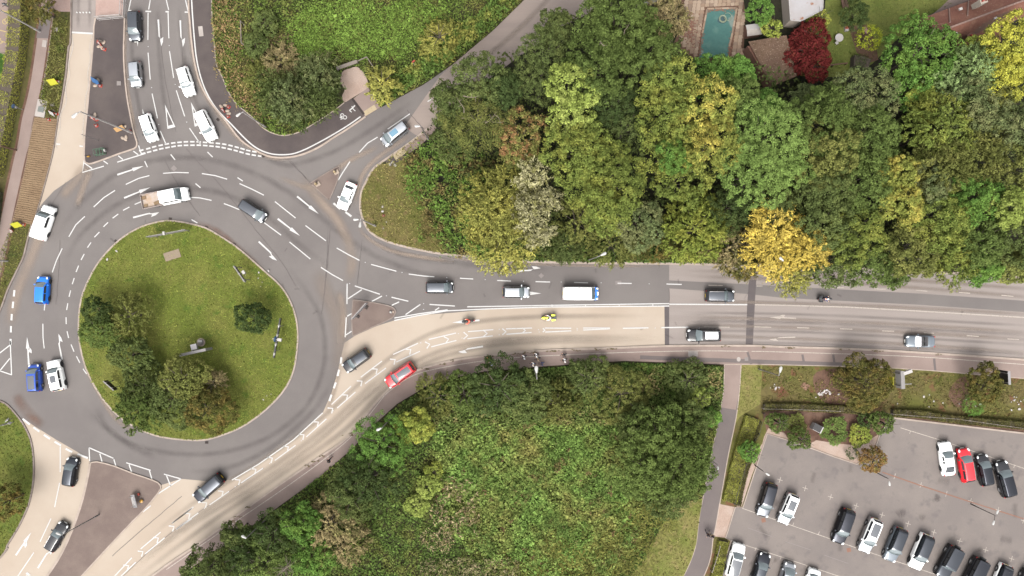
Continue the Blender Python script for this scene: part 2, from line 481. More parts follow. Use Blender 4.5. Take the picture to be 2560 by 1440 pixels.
for o1, o2 in ((0, 0),):
    band([(1662, 852), (1500, 852), (1300, 856), (1180, 872), (1060, 910), (960, 975), (860, 1076), (700, 1188), (540, 1296), (400, 1400), (300, 1480)], 22, A_GREY, Z3)
    band([(1000, 900), (900, 990), (790, 1090), (640, 1195), (480, 1300), (330, 1420)], 26, A_GREY, Z3 + .001)
for y0, y1 in ((676, 724), (690, 745), (752, 786), (792, 832), (812, 850), (838, 884)):
    band([(1690, y0), (2000, y0 + (y1 - y0) * .2), (2300, y0 + (y1 - y0) * .55), (2640, y1 + 4)], 15, A_LITE, Z3 + .001)
for y0, y1 in ((782, 818), (803, 842), (826, 866), (855, 890)):
    band([(1690, y0), (2000, y0 + 4), (2300, y0 + (y1 - y0) * .5), (2640, y1)], 12, A_MID, Z3 + .002)
band([(1090, 640), (1240, 656), (1450, 664), (1660, 666)], 10, A_DUST, Z3 + .004)
band([(820, 560), (818, 640), (812, 720), (806, 780)], 4, A_DARK, Z3 + .005); band([(720, 395), (770, 450)], 3, A_DARK, Z3 + .005); band([(905, 600), (895, 710)], 3, A_DARK, Z3 + .005)
band([(1405, -40), (1310, 60), (1230, 130), (1140, 200)], 20, A_LITE, Z3)
band([(196, -60), (196, 80)], 14, A_DARK, Z3); band([(225, -60), (224, 80)], 14, A_DARK, Z3)

# raised land: verges, islands, pavements
track_out = [(530, -220), (530, 0), (532, 50), (537, 112), (542, 162), (555, 190), (572, 230), (592, 260), (630, 292), (657, 319), (679, 332), (704, 339), (727, 337), (754, 328), (796, 303), (838, 275), (861, 257)]
track_in = [(471, -220), (472, 0), (475, 50), (480, 108), (487, 155), (500, 205), (520, 245), (542, 275), (567, 305), (602, 350), (643, 378), (677, 392), (715, 394), (754, 387), (796, 369), (838, 342), (870, 322), (914, 292)]
arm_left = [(952, 269), (1000, 243), (1060, 211), (1132, 161), (1184, 117), (1234, 75), (1307, 3), (1500, -170)]
slab('meadow', cr(track_out, 4) + [(879, 247), (885, 246), (921, 219), (946, 262)] + arm_left + [(1500, -900), (530, -900)], ZK, M_MEADF, 'overgrown meadow between the cycle track and the side road', 'meadow')
arm_right = [(1245, 182), (1284, 152), (1330, 120), (1400, 70), (1468, 36), (1520, 0), (1600, -60), (1800, -200)]
nose = [(1150, 250), (1085, 312), (1069, 322), (1022, 359), (961, 401), (933, 423), (914, 457), (903, 484), (901, 518), (908, 548), (925, 579), (961, 601), (1017, 618), (1060, 627), (1100, 634), (1173, 641)]
wood_s = [(1327, 654), (1556, 658), (1675, 659), (1842, 662), (2060, 668), (2300, 678), (2519, 691), (2560, 694), (3400, 747)]
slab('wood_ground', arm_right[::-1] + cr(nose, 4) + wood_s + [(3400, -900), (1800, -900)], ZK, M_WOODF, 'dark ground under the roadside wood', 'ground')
island = [(406, 553), (438, 553), (470, 558), (514, 570), (550, 590), (591, 617), (627, 647), (663, 679), (700, 713), (724, 749), (740, 794), (745, 838), (742, 882), (734, 927), (716, 967), (687, 1003), (647, 1039), (603, 1068), (555, 1088),
          (514, 1099), (478, 1100), (430, 1096), (389, 1088), (349, 1072), (301, 1043), (257, 995), (224, 939), (208, 894), (199, 846), (198, 798), (204, 749), (220, 705), (244, 661), (277, 621), (313, 590), (357, 566)]
ISL = cr(island, 4, True)
slab('roundabout_island', ISL, ZK, M_LAWN, 'grass island in the middle of the roundabout', 'island')
isl1 = [(240, 44), (275, 41), (308, 40), (312, 60), (310, 120), (312, 180), (318, 240), (325, 280), (335, 330), (343, 355), (341, 368), (330, 374), (300, 384), (265, 397), (230, 409), (219, 408), (212, 399), (213, 340), (220, 270), (228, 180), (235, 100)]
slab('rough_grass', [(955, 412)] + cr(nose, 3)[12:-4] + [(1120, 630), (1080, 560), (1052, 500), (1040, 440), (1010, 400)], ZK + .006, M_NOSE, 'dry grass nose of the wood beside the side road', 'grass', depth=0)
slab('traffic_island', isl1, ZK, M_NEW, 'long dark tarmac island between the entry and exit lanes, with roadworks signs', 'traffic island')
isl1b = [(240, 44), (275, 41), (308, 40), (311, -200), (244, -200)]
slab('traffic_island', isl1b, ZK, M_PINKB, 'pink block paved end of the long tarmac island', 'traffic island')
isl2 = [(778, 457), (842, 418), (849, 421), (848, 432), (844, 451), (836, 472), (825, 496), (819, 496), (782, 463)]
slab('traffic_island', isl2, ZK, M_REDIS, 'small triangular splitter island with two yellow bollards', 'traffic island')
isl3 = [(882, 757), (884, 750), (890, 750), (937, 757), (970, 764), (984, 770), (989, 778), (987, 786), (978, 796), (942, 813), (890, 836), (882, 837), (880, 800)]
slab('traffic_island', isl3, ZK, M_REDIS, 'stained splitter island with a direction sign on two posts', 'traffic island')
isl4 = [(226, 1158), (243, 1154), (287, 1165), (335, 1184), (383, 1200), (402, 1213), (396, 1232), (358, 1277), (332, 1303), (278, 1360), (204, 1440), (60, 1620), (20, 1620), (118, 1440), (144, 1402), (169, 1354), (192, 1296), (208, 1245), (221, 1188)]
slab('traffic_island', isl4, ZK, M_REDIS, 'big reddish triangular island with a lamp post and a road sign', 'traffic island')
kl = [(180, -220), (178, 80), (172, 120), (165, 190), (152, 270), (145, 298), (136, 360), (128, 400), (101, 500), (80, 562), (72, 590), (60, 640), (45, 673), (20, 725), (0, 778), (-60, 900), (-200, 1000)]
slab('verge', [(182, -900)] + kl + [(-900, 1000), (-900, -900)], ZK, M_ROUGH, 'grass land beside the narrow buff lane', 'verge')
bl = [(-900, 1002), (0, 1002), (19, 1012), (42, 1037), (61, 1063), (77, 1098), (84, 1140), (85, 1188), (80, 1229), (70, 1267), (48, 1315), (19, 1363), (0, 1395), (-200, 1600), (-500, 2200), (-900, 2200)]
slab('verge', bl, ZK, M_LAWN, 'mown green verge with a tree, beside the buff exit lane', 'verge')
kb = [(300, 1500), (417, 1413), (500, 1357), (617, 1270), (697, 1213), (793, 1147), (873, 1090), (928, 1020), (972, 973), (1018, 938), (1059, 920), (1131, 901), (1225, 888), (1343, 877), (1532, 870), (1660, 865), (1863, 864), (1960, 867), (2120, 872), (2280, 880), (2560, 899), (3400, 960)]
po = [(3400, 1010), (2560, 946), (2407, 933), (2232, 920), (1960, 912), (1852, 911), (1810, 911), (1560, 902), (1367, 915), (1206, 929), (1131, 945), (1072, 962), (992, 1010), (935, 1062), (880, 1122), (800, 1192), (700, 1264), (560, 1364), (440, 1446), (330, 1540)]
PAVE = slab('pavement', cr(kb, 4) + po, ZK, M_PAVE, 'pinkish tarmac pavement along the main road with a thin white line', 'pavement')
pl = [(1810, 911), (1808, 977), (1794, 1055), (1784, 1106), (1755, 1253), (1747, 1300), (1740, 1358), (1728, 1397), (1708, 1440), (1650, 1540)]
pr = [(1852, 911), (1848, 977), (1839, 1047), (1821, 1133), (1806, 1218), (1790, 1308), (1782, 1347), (1776, 1393), (1759, 1440), (1710, 1540)]
slab('meadow', po[6:][::1] + [(330, 2200), (1650, 2200), (1650, 1540)] + pl[::-1][1:-1], ZK, M_MEADF, 'overgrown meadow of creepers below the main road', 'meadow')
FOOT = slab('footpath', pl + pr[::-1], ZK, M_PATH, 'grey footpath leading down from the pavement past the car park', 'footpath')
sheet('footpath_top', [(1810, 911), (1852, 911), (1848, 977), (1839, 1024), (1801, 1018), (1808, 977)], ZK + .004, M_PAVE, FOOT)
slab('verge', [(1852, 911), (1960, 912), (2232, 920), (2407, 933), (2560, 946), (3400, 1010), (3400, 2200), (1710, 2200)] + pr[::-1][:-1], ZK, M_VERGE, 'scruffy littered verge above the car park', 'verge')
TRACK = slab('cycle_track', cr(track_in, 4) + [(879, 249)] + cr(track_out, 4)[::-1], ZK + .002, M_NEW, 'new dark cycle track curving round the meadow', 'cycle track')

# pieces lying on the raised land
Z4 = ZK + .004
sheet('drive_pad', [(879, 249), (885, 246), (921, 219), (949, 266), (914, 292)], ZK + .010, M_PAVE, TRACK)
sheet('drive_edge', [(879, 249), (884, 246), (913, 285), (908, 288)], ZK + .014, M_IRON, TRACK)
TP = slab('crossing_pavement', [(951, 269), (946, 262), (921, 219), (910, 279), (914, 291)], ZK + .006, M_PAVE, 'small dropped crossing at the end of the cycle track', 'pavement')
TP2 = slab('crossing_pavement', [(961, 401), (1022, 359), (1069, 322), (1086, 312), (1092, 322), (1060, 356), (1042, 371), (975, 416)], Z4, M_PAVE, 'strip of pavement with a buff tactile slab beside the wood', 'pavement')
sheet('tarmac_patch', [(961, 401), (1008, 369), (1024, 390), (976, 416)], Z4 + .004, M_NEW, TP2)
def tact(q, parent):                          # buff tactile slabs, each one a slab
    a, b_, c, d = [Vector(p) for p in q]
    nu = max(2, round((b_ - a).length / 9)); nv = max(1, round((d - a).length / 9))
    for i in range(nu):
        for j in range(nv):
            def P(u, v): return (a * (1 - u) + b_ * u) * (1 - v) + (d * (1 - u) + c * u) * v
            e = .02
            ps = [P((i + e) / nu, (j + e) / nv), P((i + 1 - e) / nu, (j + e) / nv), P((i + 1 - e) / nu, (j + 1 - e) / nv), P((i + e) / nu, (j + 1 - e) / nv)]
            m = MB().prism([G(p.x, p.y)[:2] for p in ps], ZK - .01, ZK + .022 + rng.uniform(0, .003))
            m.build('tactile_slab', M_TACT, parent)
tact([(910, 279), (936, 262), (943, 274), (914, 291)], TP)
tact([(982, 389), (1008, 368), (1017, 382), (990, 401)], TP2)
slab('gravel_patch', cr([(857, 180), (875, 172), (893, 168), (910, 183), (920, 205), (921, 219), (879, 247), (861, 256), (856, 240), (862, 225), (852, 205)], 4, True), ZK + .012, M_GRAVEL, 'pale pink gravel patch at the end of the cycle track', 'gravel', depth=0)
# strip west of the buff lane
slab('bay_tarmac', [(-300, -200), (46, -200), (48, 37), (47, 70), (45, 90), (38, 137), (0, 130), (-300, 90)], Z4, M_PAVE, 'pinkish parking tarmac with two yellow disabled bays', 'parking', depth=0)
fp = [(118, -220), (118, 10), (113, 62), (105, 120), (93, 200), (83, 250), (70, 300), (60, 360), (50, 400), (28, 500), (17, 552), (8, 600), (0, 640), (-30, 760)]
ribbon('soil_edge', cr(fp, 4), 40, Z4, M_SOIL)
tag(bpy.data.objects['soil_edge'], 'bare brown soil along the old footpath', 'soil', kind='structure')
FP = ribbon('footpath', cr(fp, 4), 27, Z4 + .004, M_PAVE)
tag(FP, 'old pinkish footpath between a hedge and the narrow buff lane', 'footpath', kind='structure')
sheet('footpath_patch', [(104, 28), (133, 28), (122, 97), (92, 96)], Z4 + .008, M_PATH, FP)
sheet('blocks', [(105, -200), (178, -200), (177, 30), (107, 30)], Z4 + .009, M_PINKB, FP)
slab('lawn', [(-400, 92), (0, 132), (38, 139), (40, 150), (26, 225), (12, 300), (0, 350), (-60, 560), (-400, 560)], Z4, M_LAWN3, 'bright green lawn behind the tall hedge', 'lawn', depth=0)
# straw matting strip with its ribs
MAT = slab('planting_strip', [(88, 293), (145, 298), (136, 360), (128, 400), (101, 500), (82, 562), (33, 553), (47, 500), (69, 400), (75, 360)], ZK + .02, M_RIB, 'ribbed brown straw strip between the old footpath and the buff lane', 'planting strip')
ml, mr_ = [(88, 293), (75, 360), (69, 400), (47, 500), (33, 553)], [(145, 298), (136, 360), (128, 400), (101, 500), (82, 562)]
def along(pts, t):
    L = [0]
    for i in range(1, len(pts)): L.append(L[-1] + math.dist(pts[i], pts[i - 1]))
    s = t * L[-1]
    for i in range(1, len(pts)):
        if s <= L[i] + 1e-6:
            k = (s - L[i - 1]) / (L[i] - L[i - 1])
            return (pts[i - 1][0] * (1 - k) + pts[i][0] * k, pts[i - 1][1] * (1 - k) + pts[i][1] * k)
mb = MB()
for i in range(50):
    t = (i + .5) / 50
    a, b_ = G(*along(ml, t)), G(*along(mr_, t))
    pts = [a.lerp(b_, k / 6) + Vector((0, rng.uniform(-.05, .05), 0)) for k in range(7)]
    for p, q in zip(pts, pts[1:]):
        mb.tube((p.x, p.y, ZK + .03), (q.x, q.y, ZK + .03), .075 + rng.uniform(-.015, .015), n=5)
tag(mb.build('ribs', M_RIB, MAT), kind='stuff')
# kerbs
def kerb(px, w, mat, label, z=ZK + .012, n=4, closed=False):
    pts = cr(px, n, closed)
    if closed: pts = pts + [pts[0]]
    return tag(ribbon('kerb', pts, w, z, mat, depth=.2), label, 'kerb', kind='structure')
kerb(island, 4.0, M_KERB, 'pale kerb ring round the roundabout island', closed=True)
kerb(track_in, 4.2, M_KERB, 'pale kerb between the road and the cycle track')
kerb(track_out, 2.6, M_KERB, 'thin edging between the cycle track and the meadow')
kerb(nose, 5.0, M_KERB, 'pale kerb curving round the wood to the main road')
kerb([(1173, 641)] + wood_s, 6, M_KERB, 'pale kerb under the wood along the main road')
kerb(kb, 5, M_KERB, 'pale kerb between the main road and the pavement')
kerb(isl1, 3.6, M_KERB, 'pale kerb round the long tarmac island', n=2, closed=True)
kerb(isl2, 2.4, M_KERBG, 'thin kerb round the small splitter island', n=2, closed=True)
kerb(isl3, 2.6, M_KERBG, 'thin kerb round the stained splitter island', n=2, closed=True)
kerb(isl4[:11] , 3, M_KERB, 'kerb along the road sign side of the reddish island', n=2)
kerb(isl4[13:] + isl4[:1], 6, M_KERB, 'wide pale kerb between the reddish island and the buff exit lane', n=2)
kerb(kl, 4, M_KERBG, 'kerb along the far side of the narrow buff lane')
kerb(bl[1:-1], 4, M_KERBG, 'kerb round the mown verge of the exit lane')
kerb(pl, 2, M_KERB, 'thin edging of the footpath on the meadow side'); kerb(pr, 2.4, M_KERB, 'thin edging of the footpath on the car park side')
kerb(po[:7], 2, M_KERB, 'thin edging between the pavement and the littered verge', n=2)
kerb([(133, 45), (129, 80), (123, 130), (112, 200), (103, 250), (97, 292), (88, 294), (75, 360), (69, 400), (47, 500), (33, 553), (10, 640)], 2, M_KERBG, 'thin edging of the old footpath')
kerb([(48, 37), (47, 75), (37, 137), (0, 131), (-100, 110)], 2.6, M_KERBG, 'kerb of the disabled parking bays', n=2)
# car park
cpk = [(1917, 1084), (1966, 1099), (2020, 1117), (2080, 1140), (2141, 1160), (2186, 1122), (2198, 1084), (2231, 1044), (2560, 1083), (3300, 1170), (3300, 2200), (1520, 2200), (1798, 1440), (1827, 1351), (1813, 1344), (1837, 1267), (1856, 1268), (1885, 1180)]
CARP = slab('car_park', cpk, Z4, M_CARP, 'grey tarmac car park with rows of marked bays', 'car park', depth=0)
kerb([(1798, 1440), (1827, 1351), (1813, 1344), (1837, 1267), (1856, 1268), (1885, 1180), (1917, 1084), (1966, 1099), (2020, 1117), (2080, 1140), (2141, 1160), (2186, 1122), (2198, 1084), (2212, 1064)], 2.6, M_KERB, 'pale kerb round the corner of the car park', z=ZK + .1, n=1)
kerb([(2231, 1044), (2560, 1083), (3300, 1170)], 4, M_KERB, 'pale kerb along the top of the car park', z=ZK + .1, n=1)
slab('planting_bed', [(1905, 1030), (2110, 1034), (2215, 1040), (2226, 1046), (2198, 1084), (2186, 1122), (2141, 1160), (2080, 1140), (2020, 1117), (1966, 1099), (1917, 1084)], Z4 + .004, M_SOIL, 'planting bed of bushes in the car park corner', 'planting bed', depth=0)
slab('gravel_patch', [(2010, 1116), (2040, 1100), (2090, 1108), (2130, 1112), (2170, 1100), (2198, 1084), (2186, 1122), (2141, 1160), (2080, 1140)], Z4 + .008, M_GRAVEL, 'pinkish gravel under the bushes of the car park bed', 'gravel', depth=0)
slab('gravel_patch', [(1909, 1092), (1920, 1070), (1960, 1082), (1970, 1098), (1917, 1084), (1900, 1130)], Z4 + .008, M_GRAVEL, 'gravel strip at the corner of the car park bed', 'gravel', depth=0)
slab('gravel_patch', [(1797, 1259), (1837, 1267), (1813, 1344), (1784, 1340)], Z4 + .004, M_GRAVEL, 'pale gravel between the footpath and the car park road', 'gravel', depth=0)
slab('gravel_strip', [(1903, 1110), (1909, 1112), (1878, 1190), (1853, 1268), (1840, 1268), (1868, 1180)], Z4 + .004, M_GRAVEL, 'narrow gravel strip beside the car park kerb', 'gravel', depth=0)
slab('bark_strip', [(1905, 1024), (2105, 1030), (2215, 1036), (2215, 1042), (2180, 1046), (2050, 1042), (2000, 1036), (1960, 1044), (1925, 1034)], Z4 + .008, M_BARK, 'strip of brown bark chippings behind the hedge', 'bark', depth=0)
slab('bark_strip', [(2226, 1034), (2300, 1042), (2560, 1072), (3300, 1155), (3300, 1168), (2560, 1081), (2231, 1043)], Z4 + .008, M_BARK, 'strip of bark along the top of the car park', 'bark', depth=0)
slab('grass_strip', [(1852, 912), (1905, 912), (1900, 1010), (1850, 1040), (1838, 1058), (1846, 985)], Z4, M_DRY, 'mown grass between the footpath and the littered verge', 'grass', depth=0)
slab('grass_strip', [(1560, 1460), (1608, 1400), (1655, 1310), (1690, 1260), (1756, 1245), (1747, 1300), (1740, 1358), (1728, 1397), (1708, 1440), (1690, 1480)], ZK + .05, M_DRY, 'dry yellow grass strip beside the footpath', 'grass', depth=0)
slab('brown_patch', cr([(2040, 930), (2110, 925), (2140, 980), (2110, 1012), (2060, 1005), (2035, 970)], 3, True), Z4, M_SOIL, 'bare reddish soil beside the big verge tree', 'soil', depth=0)
slab('brown_patch', cr([(2390, 950), (2420, 945), (2430, 1000), (2410, 1020), (2380, 1010), (2370, 985)], 3, True), Z4, M_SOIL, 'bare reddish soil beside the second verge tree', 'soil', depth=0)
# garden at the top
slab('garden_lawn', [(2085, -300), (2330, -300), (2378, 10), (2291, 54), (2230, 110), (2180, 160), (2130, 190), (2050, 195), (2000, 190), (2010, 60), (2060, 40)], Z4, M_LAWN2, 'mown lawn of the house', 'lawn', depth=0)
slab('flower_bed', [(2120, 66), (2172, 62), (2190, 120), (2195, 150), (2165, 160), (2140, 130)], Z4 + .004, M_SOIL, 'brown flower bed round the clipped yellow bush', 'flower bed', depth=0)
slab('yard', [(2370, 0), (2455, -60), (2500, 70), (2480, 160), (2390, 150), (2300, 60), (2350, 20)], Z4 + .004, M_PAVE, 'paved yard round the tiled house', 'yard', depth=0)

# ------------------------------------------------------------------ painted markings (parts of the road they lie on)
PAR = ROAD
def mk(name, pts, w=3.0, z=ZM, mat=None, par=None, smooth=0):
    return ribbon(name, cr(pts, 4) if smooth else pts, w, z, mat or M_WHITE, par or PAR)
def poly_mark(name, pts, z=ZM, mat=None, par=None):
    return slab(name, pts, z, mat or M_WHITE, None, depth=0, parent=par or PAR)
dashes = """234.6,517.5 260,494 288,476|315,461 347,446 374,439|408,433.5 440,431 472,432|505,434 538,439 568,448|599,459 630,473 660,488|687.5,504 739,545|764,564 815,602|842,620 870,636 899,651|928,661 991,678|1022,685 1059,690 1086,692
1150,695.5 1183,697.5|1243,701 1277,702.6|1339,704 1375,705|1435,706 1470,707|1544,708 1579,708.5|1666,710 1704,711
172.5,592 190,562 212.5,541|131,681 142,650 156,621|111,776 113,759|107.6,809 108,844 111,871|117,905 120,922|472,493 501,495 529,501|560,509 578,515.5 598,524|653,551 703,588|724,605 776,647.5|802.5,668.5 830,686 858,701.5
362,403 369,418|427,386 438,400|519,380 532,393|594,444 607.5,453|489,459 501.5,469.5|479,549 494,557.5
354,504 337,511|324,517.5 308,526|296,535 282,545.5|270.5,556 259,567|249,580 236.5,593|228,606 219,619|211,635 203,650|197,664 190.5,680|186,695 181,710.5|177,726 173,742|170,758 167,775|165.5,793 166,810|168,828 172,845|178,861 185.5,879|191.5,890.5 200,907|208,922 217,935
376,0 372,24|370.5,32 370,100|370.5,132 376,199|380.5,234 394,296|401,327.5 415,360|416,0 422,25|420.5,31 422.5,96|424,128 434.5,195|441,226 462,291|474,320.5 501,360|464,0 470,27|327.5,0 322,25
151,1116 151,1180|149.5,1207 137,1267.5|128,1296 100.6,1354|85,1381 45,1440|898,381 919,358 944,343|969.5,323 1025,284.5|1069,254 1079,248|875,404 858,430 846,450"""
for row in dashes.split('\n'):
    for d in row.split('|'):
        mk('lane_dash', [tuple(map(float, p.split(','))) for p in d.split()], 2.6)
for x0, y0, x1, y1 in ((1771, 713, 1807, 714), (1891, 715, 1906, 715), (1982, 715, 2006, 717), (2092, 718, 2110, 719), (2185, 722, 2214, 723), (2289, 725, 2318, 728), (2397, 731, 2425, 733), (2503, 738, 2533, 741),
                       (1759, 817, 1824, 818), (1886, 817, 1928, 818), (1992, 819, 2023, 820), (2100, 822, 2131, 823), (2204, 827, 2235, 828), (2309, 832, 2335, 833), (2416, 839, 2447, 841), (2518, 847, 2547, 849)):
    mk('lane_dash', [(x0, y0), (x1, y1)], 2.2, mat=M_WORN)
for x0, y0, x1, y1, w in ((320, 27, 329, 27, 3.6), (364, 28.5, 378, 29, 3.6), (414, 29.5, 422.5, 29.5, 3.6), (462, 30.5, 471, 30.5, 3.6), (178, 81, 234, 84, 4.4), (1653, 819, 1721, 818, 3), (1557, 820.7, 1621, 819.5, 3),
                          (834, 508, 851, 523, 5), (864, 530, 878.6, 541, 5)):
    mk('bar_marking', [(x0, y0), (x1, y1)], w)
ra = [(833, 268), (917, 247), (988, 226), (1065, 208), (1140, 192), (1217, 180), (1292, 172), (1368, 166), (1445, 165), (1522, 167), (1598, 173), (1675, 178), (1752, 185), (1828, 195), (1904, 211), (1978, 231), (2048, 251), (2117, 271), (2190, 285)]
rb = [(857, 305), (927, 288), (1000, 269), (1073, 250), (1148, 235), (1220, 222), (1295, 212), (1370, 208), (1447, 207), (1523, 207), (1600, 211), (1675, 218), (1750, 226), (1822, 238), (1893, 254), (1965, 272), (2035, 292), (2110, 312), (2183, 326), (2257, 338)]
for row in (ra, rb):
    for i, p in enumerate(row):
        a, b_ = row[max(i - 1, 0)], row[min(i + 1, len(row) - 1)]
        d = Vector((b_[0] - a[0], b_[1] - a[1])).normalized() * 27
        mk('give_way_dash', [((p[0] - d.x) / 4.8 + 180, (p[1] - d.y) / 4.8 + 320), ((p[0] + d.x) / 4.8 + 180, (p[1] + d.y) / 4.8 + 320)], 3.9)
for x, y, x2, y2 in ((36.5, 725, 35, 741), (33.5, 754, 32, 770), (30, 785, 29, 801), (28, 815, 27.4, 831), (27, 847, 26.5, 862), (57, 1047, 75, 1061), (84, 1068, 99, 1078.5), (110, 1087, 125.5, 1097), (137, 1104, 153, 1113.5), (164.5, 1121.5, 181, 1130), (194, 1135, 220, 1145),
                     (870.5 - 17, 893, 852, 909), (848, 924, 844, 940), (840, 956, 834.5, 970.5), (829, 986.5, 823.5, 1002.5)):
    mk('give_way_dash', [(x, y), (x2, y2)], 5)
hatch = """26,852 29.5,937|25,863 0,882.5|0,927 25,896|0,927 30,937|223,1119 284,1145.5|223,1119 224.5,1152|250,1134 255.5,1154|285,1148 291,1168|316,1156.6 377,1175.7|323,1161 330,1182|373.7,1176 380.5,1199|410,1185 453,1197|416,1187 427,1215|453,1197 394,1235|377,1264 357,1280|211,399 206.5,431 260,415.5|293.5,405.5 364.5,383.5|346.5,363.7 354,385.6|211,407.5 231,421.5|259,402 270,410|296,389.4 307.5,398.7|333.5,377.7 346,387
887,714.6 950,735.6|979,743 1021,753|1074,761 1137,765|870,747 904.6,724|929.4,753.7 955,740|979.5,763.3 998,754.6|1014,786.6 1051,761|1087.5,776 1098,769|868,790.5 880.6,783|864,838 879,828|868,709 867.5,760|866,793 863,843|1168,767 1367,763.5 1560,760.5 1673,759|986,801 1045,789 1117,777 1225,772 1367,767.5 1560,766 1673,765|986,795 1050,784 1119,774.5"""
for row in hatch.split('\n'):
    for d in row.split('|'):
        mk('hatch_line', [tuple(map(float, p.split(','))) for p in d.split()], 2.8, ZM + .0006 * (len(d) % 5))
mk('centre_line', [(1673, 760.5), (1868, 761.6)], 3, mat=M_WHITE); mk('centre_line', [(1887, 761.6), (1960, 763), (2120, 767.6), (2340, 780), (2560, 793.5), (2900, 817)], 3, mat=M_WORN)
for x in range(1380, 1670, 84): mk('cross_tick', [(x, 761), (x, 767)], 2.2, ZM + .003)
# ghost island between the lower lanes: paired lines and chevrons
pairs = """1458,820 1525,820|1458,825 1525,822|1362,820 1428,820.6|1363,830 1428,827|1265,822 1330,820|1266,835.5 1329,831|1170,829 1233.5,824|1168.6,846.6 1232,839.5|1072,848.5 1140,832.5|1078,867 1141,851|983,886 1045,858|991,905 1050,878|902,943 955,902.5|912.5,959 965,920|829,1011 878,965|843,1020 888.6,980
766,1092 816,1047|687,1151 739,1113|603,1207 658,1170|524,1262 573,1228|431,1308 484,1267|440,1323 496,1282|807,1032 733,1100 647,1160 580,1200|430,1308 480,1271|441,1323 480,1296|352,1372 402,1330|362.5,1385 412,1344|287,1440 330,1394|303,1440 340,1405"""
for row in pairs.split('\n'):
    for d in row.split('|'):
        mk('ghost_line', [tuple(map(float, p.split(','))) for p in d.split()], 2.6, ZM + .0006 * (len(d) % 5))
chev = [(1061, 873, 4.236), (853, 886, 4.236), (1272, 870, 4.236), (652, 904, 4.236), (445, 927, 4.236), (245, 967, 4.236), (45, 1022, 4.236)]
CH = [(x / s + 1060, y / s + 620) for x, y, s in chev] + [(1024, 876), (985, 901), (940, 925), (902, 955), (866, 990), (862.6, 990), (829, 1023), (793, 1057.3), (757, 1089), (718, 1119), (678, 1147), (637, 1175), (597, 1202), (555, 1230.6), (514, 1259), (472, 1286.6), (432, 1318), (393, 1347), (354.5, 1381), (318.5, 1416)]
for i, (x, y) in enumerate(CH):
    if i == 12: continue
    big_ = 1.0 if i > 3 else (.75, .9, .55, 1.0)[i]
    t = Vector((1, 0)) if x > 1150 else Vector((1, -.28)) if x > 1050 else Vector((1, -.75)) if x > 700 else Vector((1, -.68))
    t = t.normalized(); n_ = Vector((-t.y, t.x))
    c = Vector((x, y)); s_ = 8.5 * big_
    mk('chevron', [tuple(c - t * s_ * .7 + n_ * s_), tuple(c + t * s_ * .45), tuple(c - t * s_ * .7 - n_ * s_)], 3.2)
def inside_poly(poly, X, Y):
    r_ = False
    for (x1, y1), (x2, y2) in zip(poly, poly[1:] + poly[:1]):
        if ((y1 > Y) != (y2 > Y)) and X < (x2 - x1) * (Y - y1) / (y2 - y1) + x1: r_ = not r_
    return r_
# studs
for x, y in ((370.5, 116.5), (423, 114), (379, 219), (438, 211), (397, 311), (467, 305), (913, 656), (1005, 681), (1117, 694), (1213, 699), (1309, 703), (1403, 705), (1503, 707), (1623, 709.5), (874, 709), (966, 739.5), (1059, 759), (1059, 773.5), (1248, 823), (1346, 824), (1443, 825), (1638, 820), (1117, 713), (833, 1027), (753, 1102), (674, 1159), (588, 1217), (511, 1271), (1146, 834), (1155, 845), (1248, 837), (1348, 830), (1052, 857), (1443, 821)):
    MB().box(G(x, y, .04), (.12, .12, .03), .2).build('road_stud', M_STUD, ROAD)
# tar seams, cracks and a few stains
def seam(pts, w=1.3, n=6, amp=1.2, par=None, z=ZM - .008):
    q = cr(pts, n)
    q = [(x + rng.normal() * amp * .4, y + rng.normal() * amp * .4) for x, y in q]
    mk('tar_seam', q, w, z, M_SEAM, par)
seam([(826, 572), (820, 640), (815, 700), (808, 760), (803, 785)], 1.7); seam([(905, 600), (899, 650), (893, 712)], 1.1); seam([(716, 396), (745, 425), (780, 462)], 1.3)
seam([(466, 372), (500, 410), (540, 450), (585, 505), (640, 575), (700, 650), (740, 715)], .9); seam([(412, 400), (450, 470), (500, 540)], .9)
seam([(1018, 275), (1040, 302), (1060, 322)], 1.4); seam([(2278, 820), (2276, 850), (2274, 876)], 1.0); seam([(1673, 722), (1673, 758)], 1.2)
seam([(660, 1170), (560, 1238), (440, 1322), (330, 1418), (260, 1490)], 1.0, par=None); seam([(455, 1240), (420, 1270), (360, 1320), (280, 1390)], 1.3)
seam([(100, 560), (150, 480), (165, 456)], 1.0); seam([(150, 600), (147, 680), (140, 760)], .9); seam([(402, 60), (410, 180), (440, 330)], 1.0); seam([(455, 130), (470, 230), (520, 350)], 1.0)
for k in range(22):
    x, y = rng.uniform(1850, 2540), rng.uniform(1080, 1430)
    if not inside_poly(cpk, x, y): continue
    a = rng.uniform(0, 3.1); l_ = rng.uniform(6, 22)
    o = ribbon('oil_stain', cr([(x - l_ * math.cos(a), y - l_ * math.sin(a)), (x + rng.normal() * 2, y + rng.normal() * 2), (x + l_ * math.cos(a), y + l_ * math.sin(a))], 5), rng.uniform(14, 34), Z4 + .0022 + .00006 * k, A_STAIN, CARP, uv=True)
for k in range(40):
    x, y = rng.uniform(60, 2540), rng.uniform(380, 860)
    if inside_poly(island, x, y) or (x > 900 and y < 665) or inside_poly(isl3, x, y) or inside_poly(isl2, x, y): continue
    if x > 860 and y > 860 - 0: continue
    a = rng.uniform(0, 3.1); l_ = rng.uniform(5, 14)
    ribbon('oil_stain', cr([(x - l_ * math.cos(a), y - l_ * math.sin(a)), (x, y), (x + l_ * math.cos(a), y + l_ * math.sin(a))], 5), rng.uniform(4, 9), ZM - .006 + .00005 * k, A_STAIN, ROAD, uv=True)
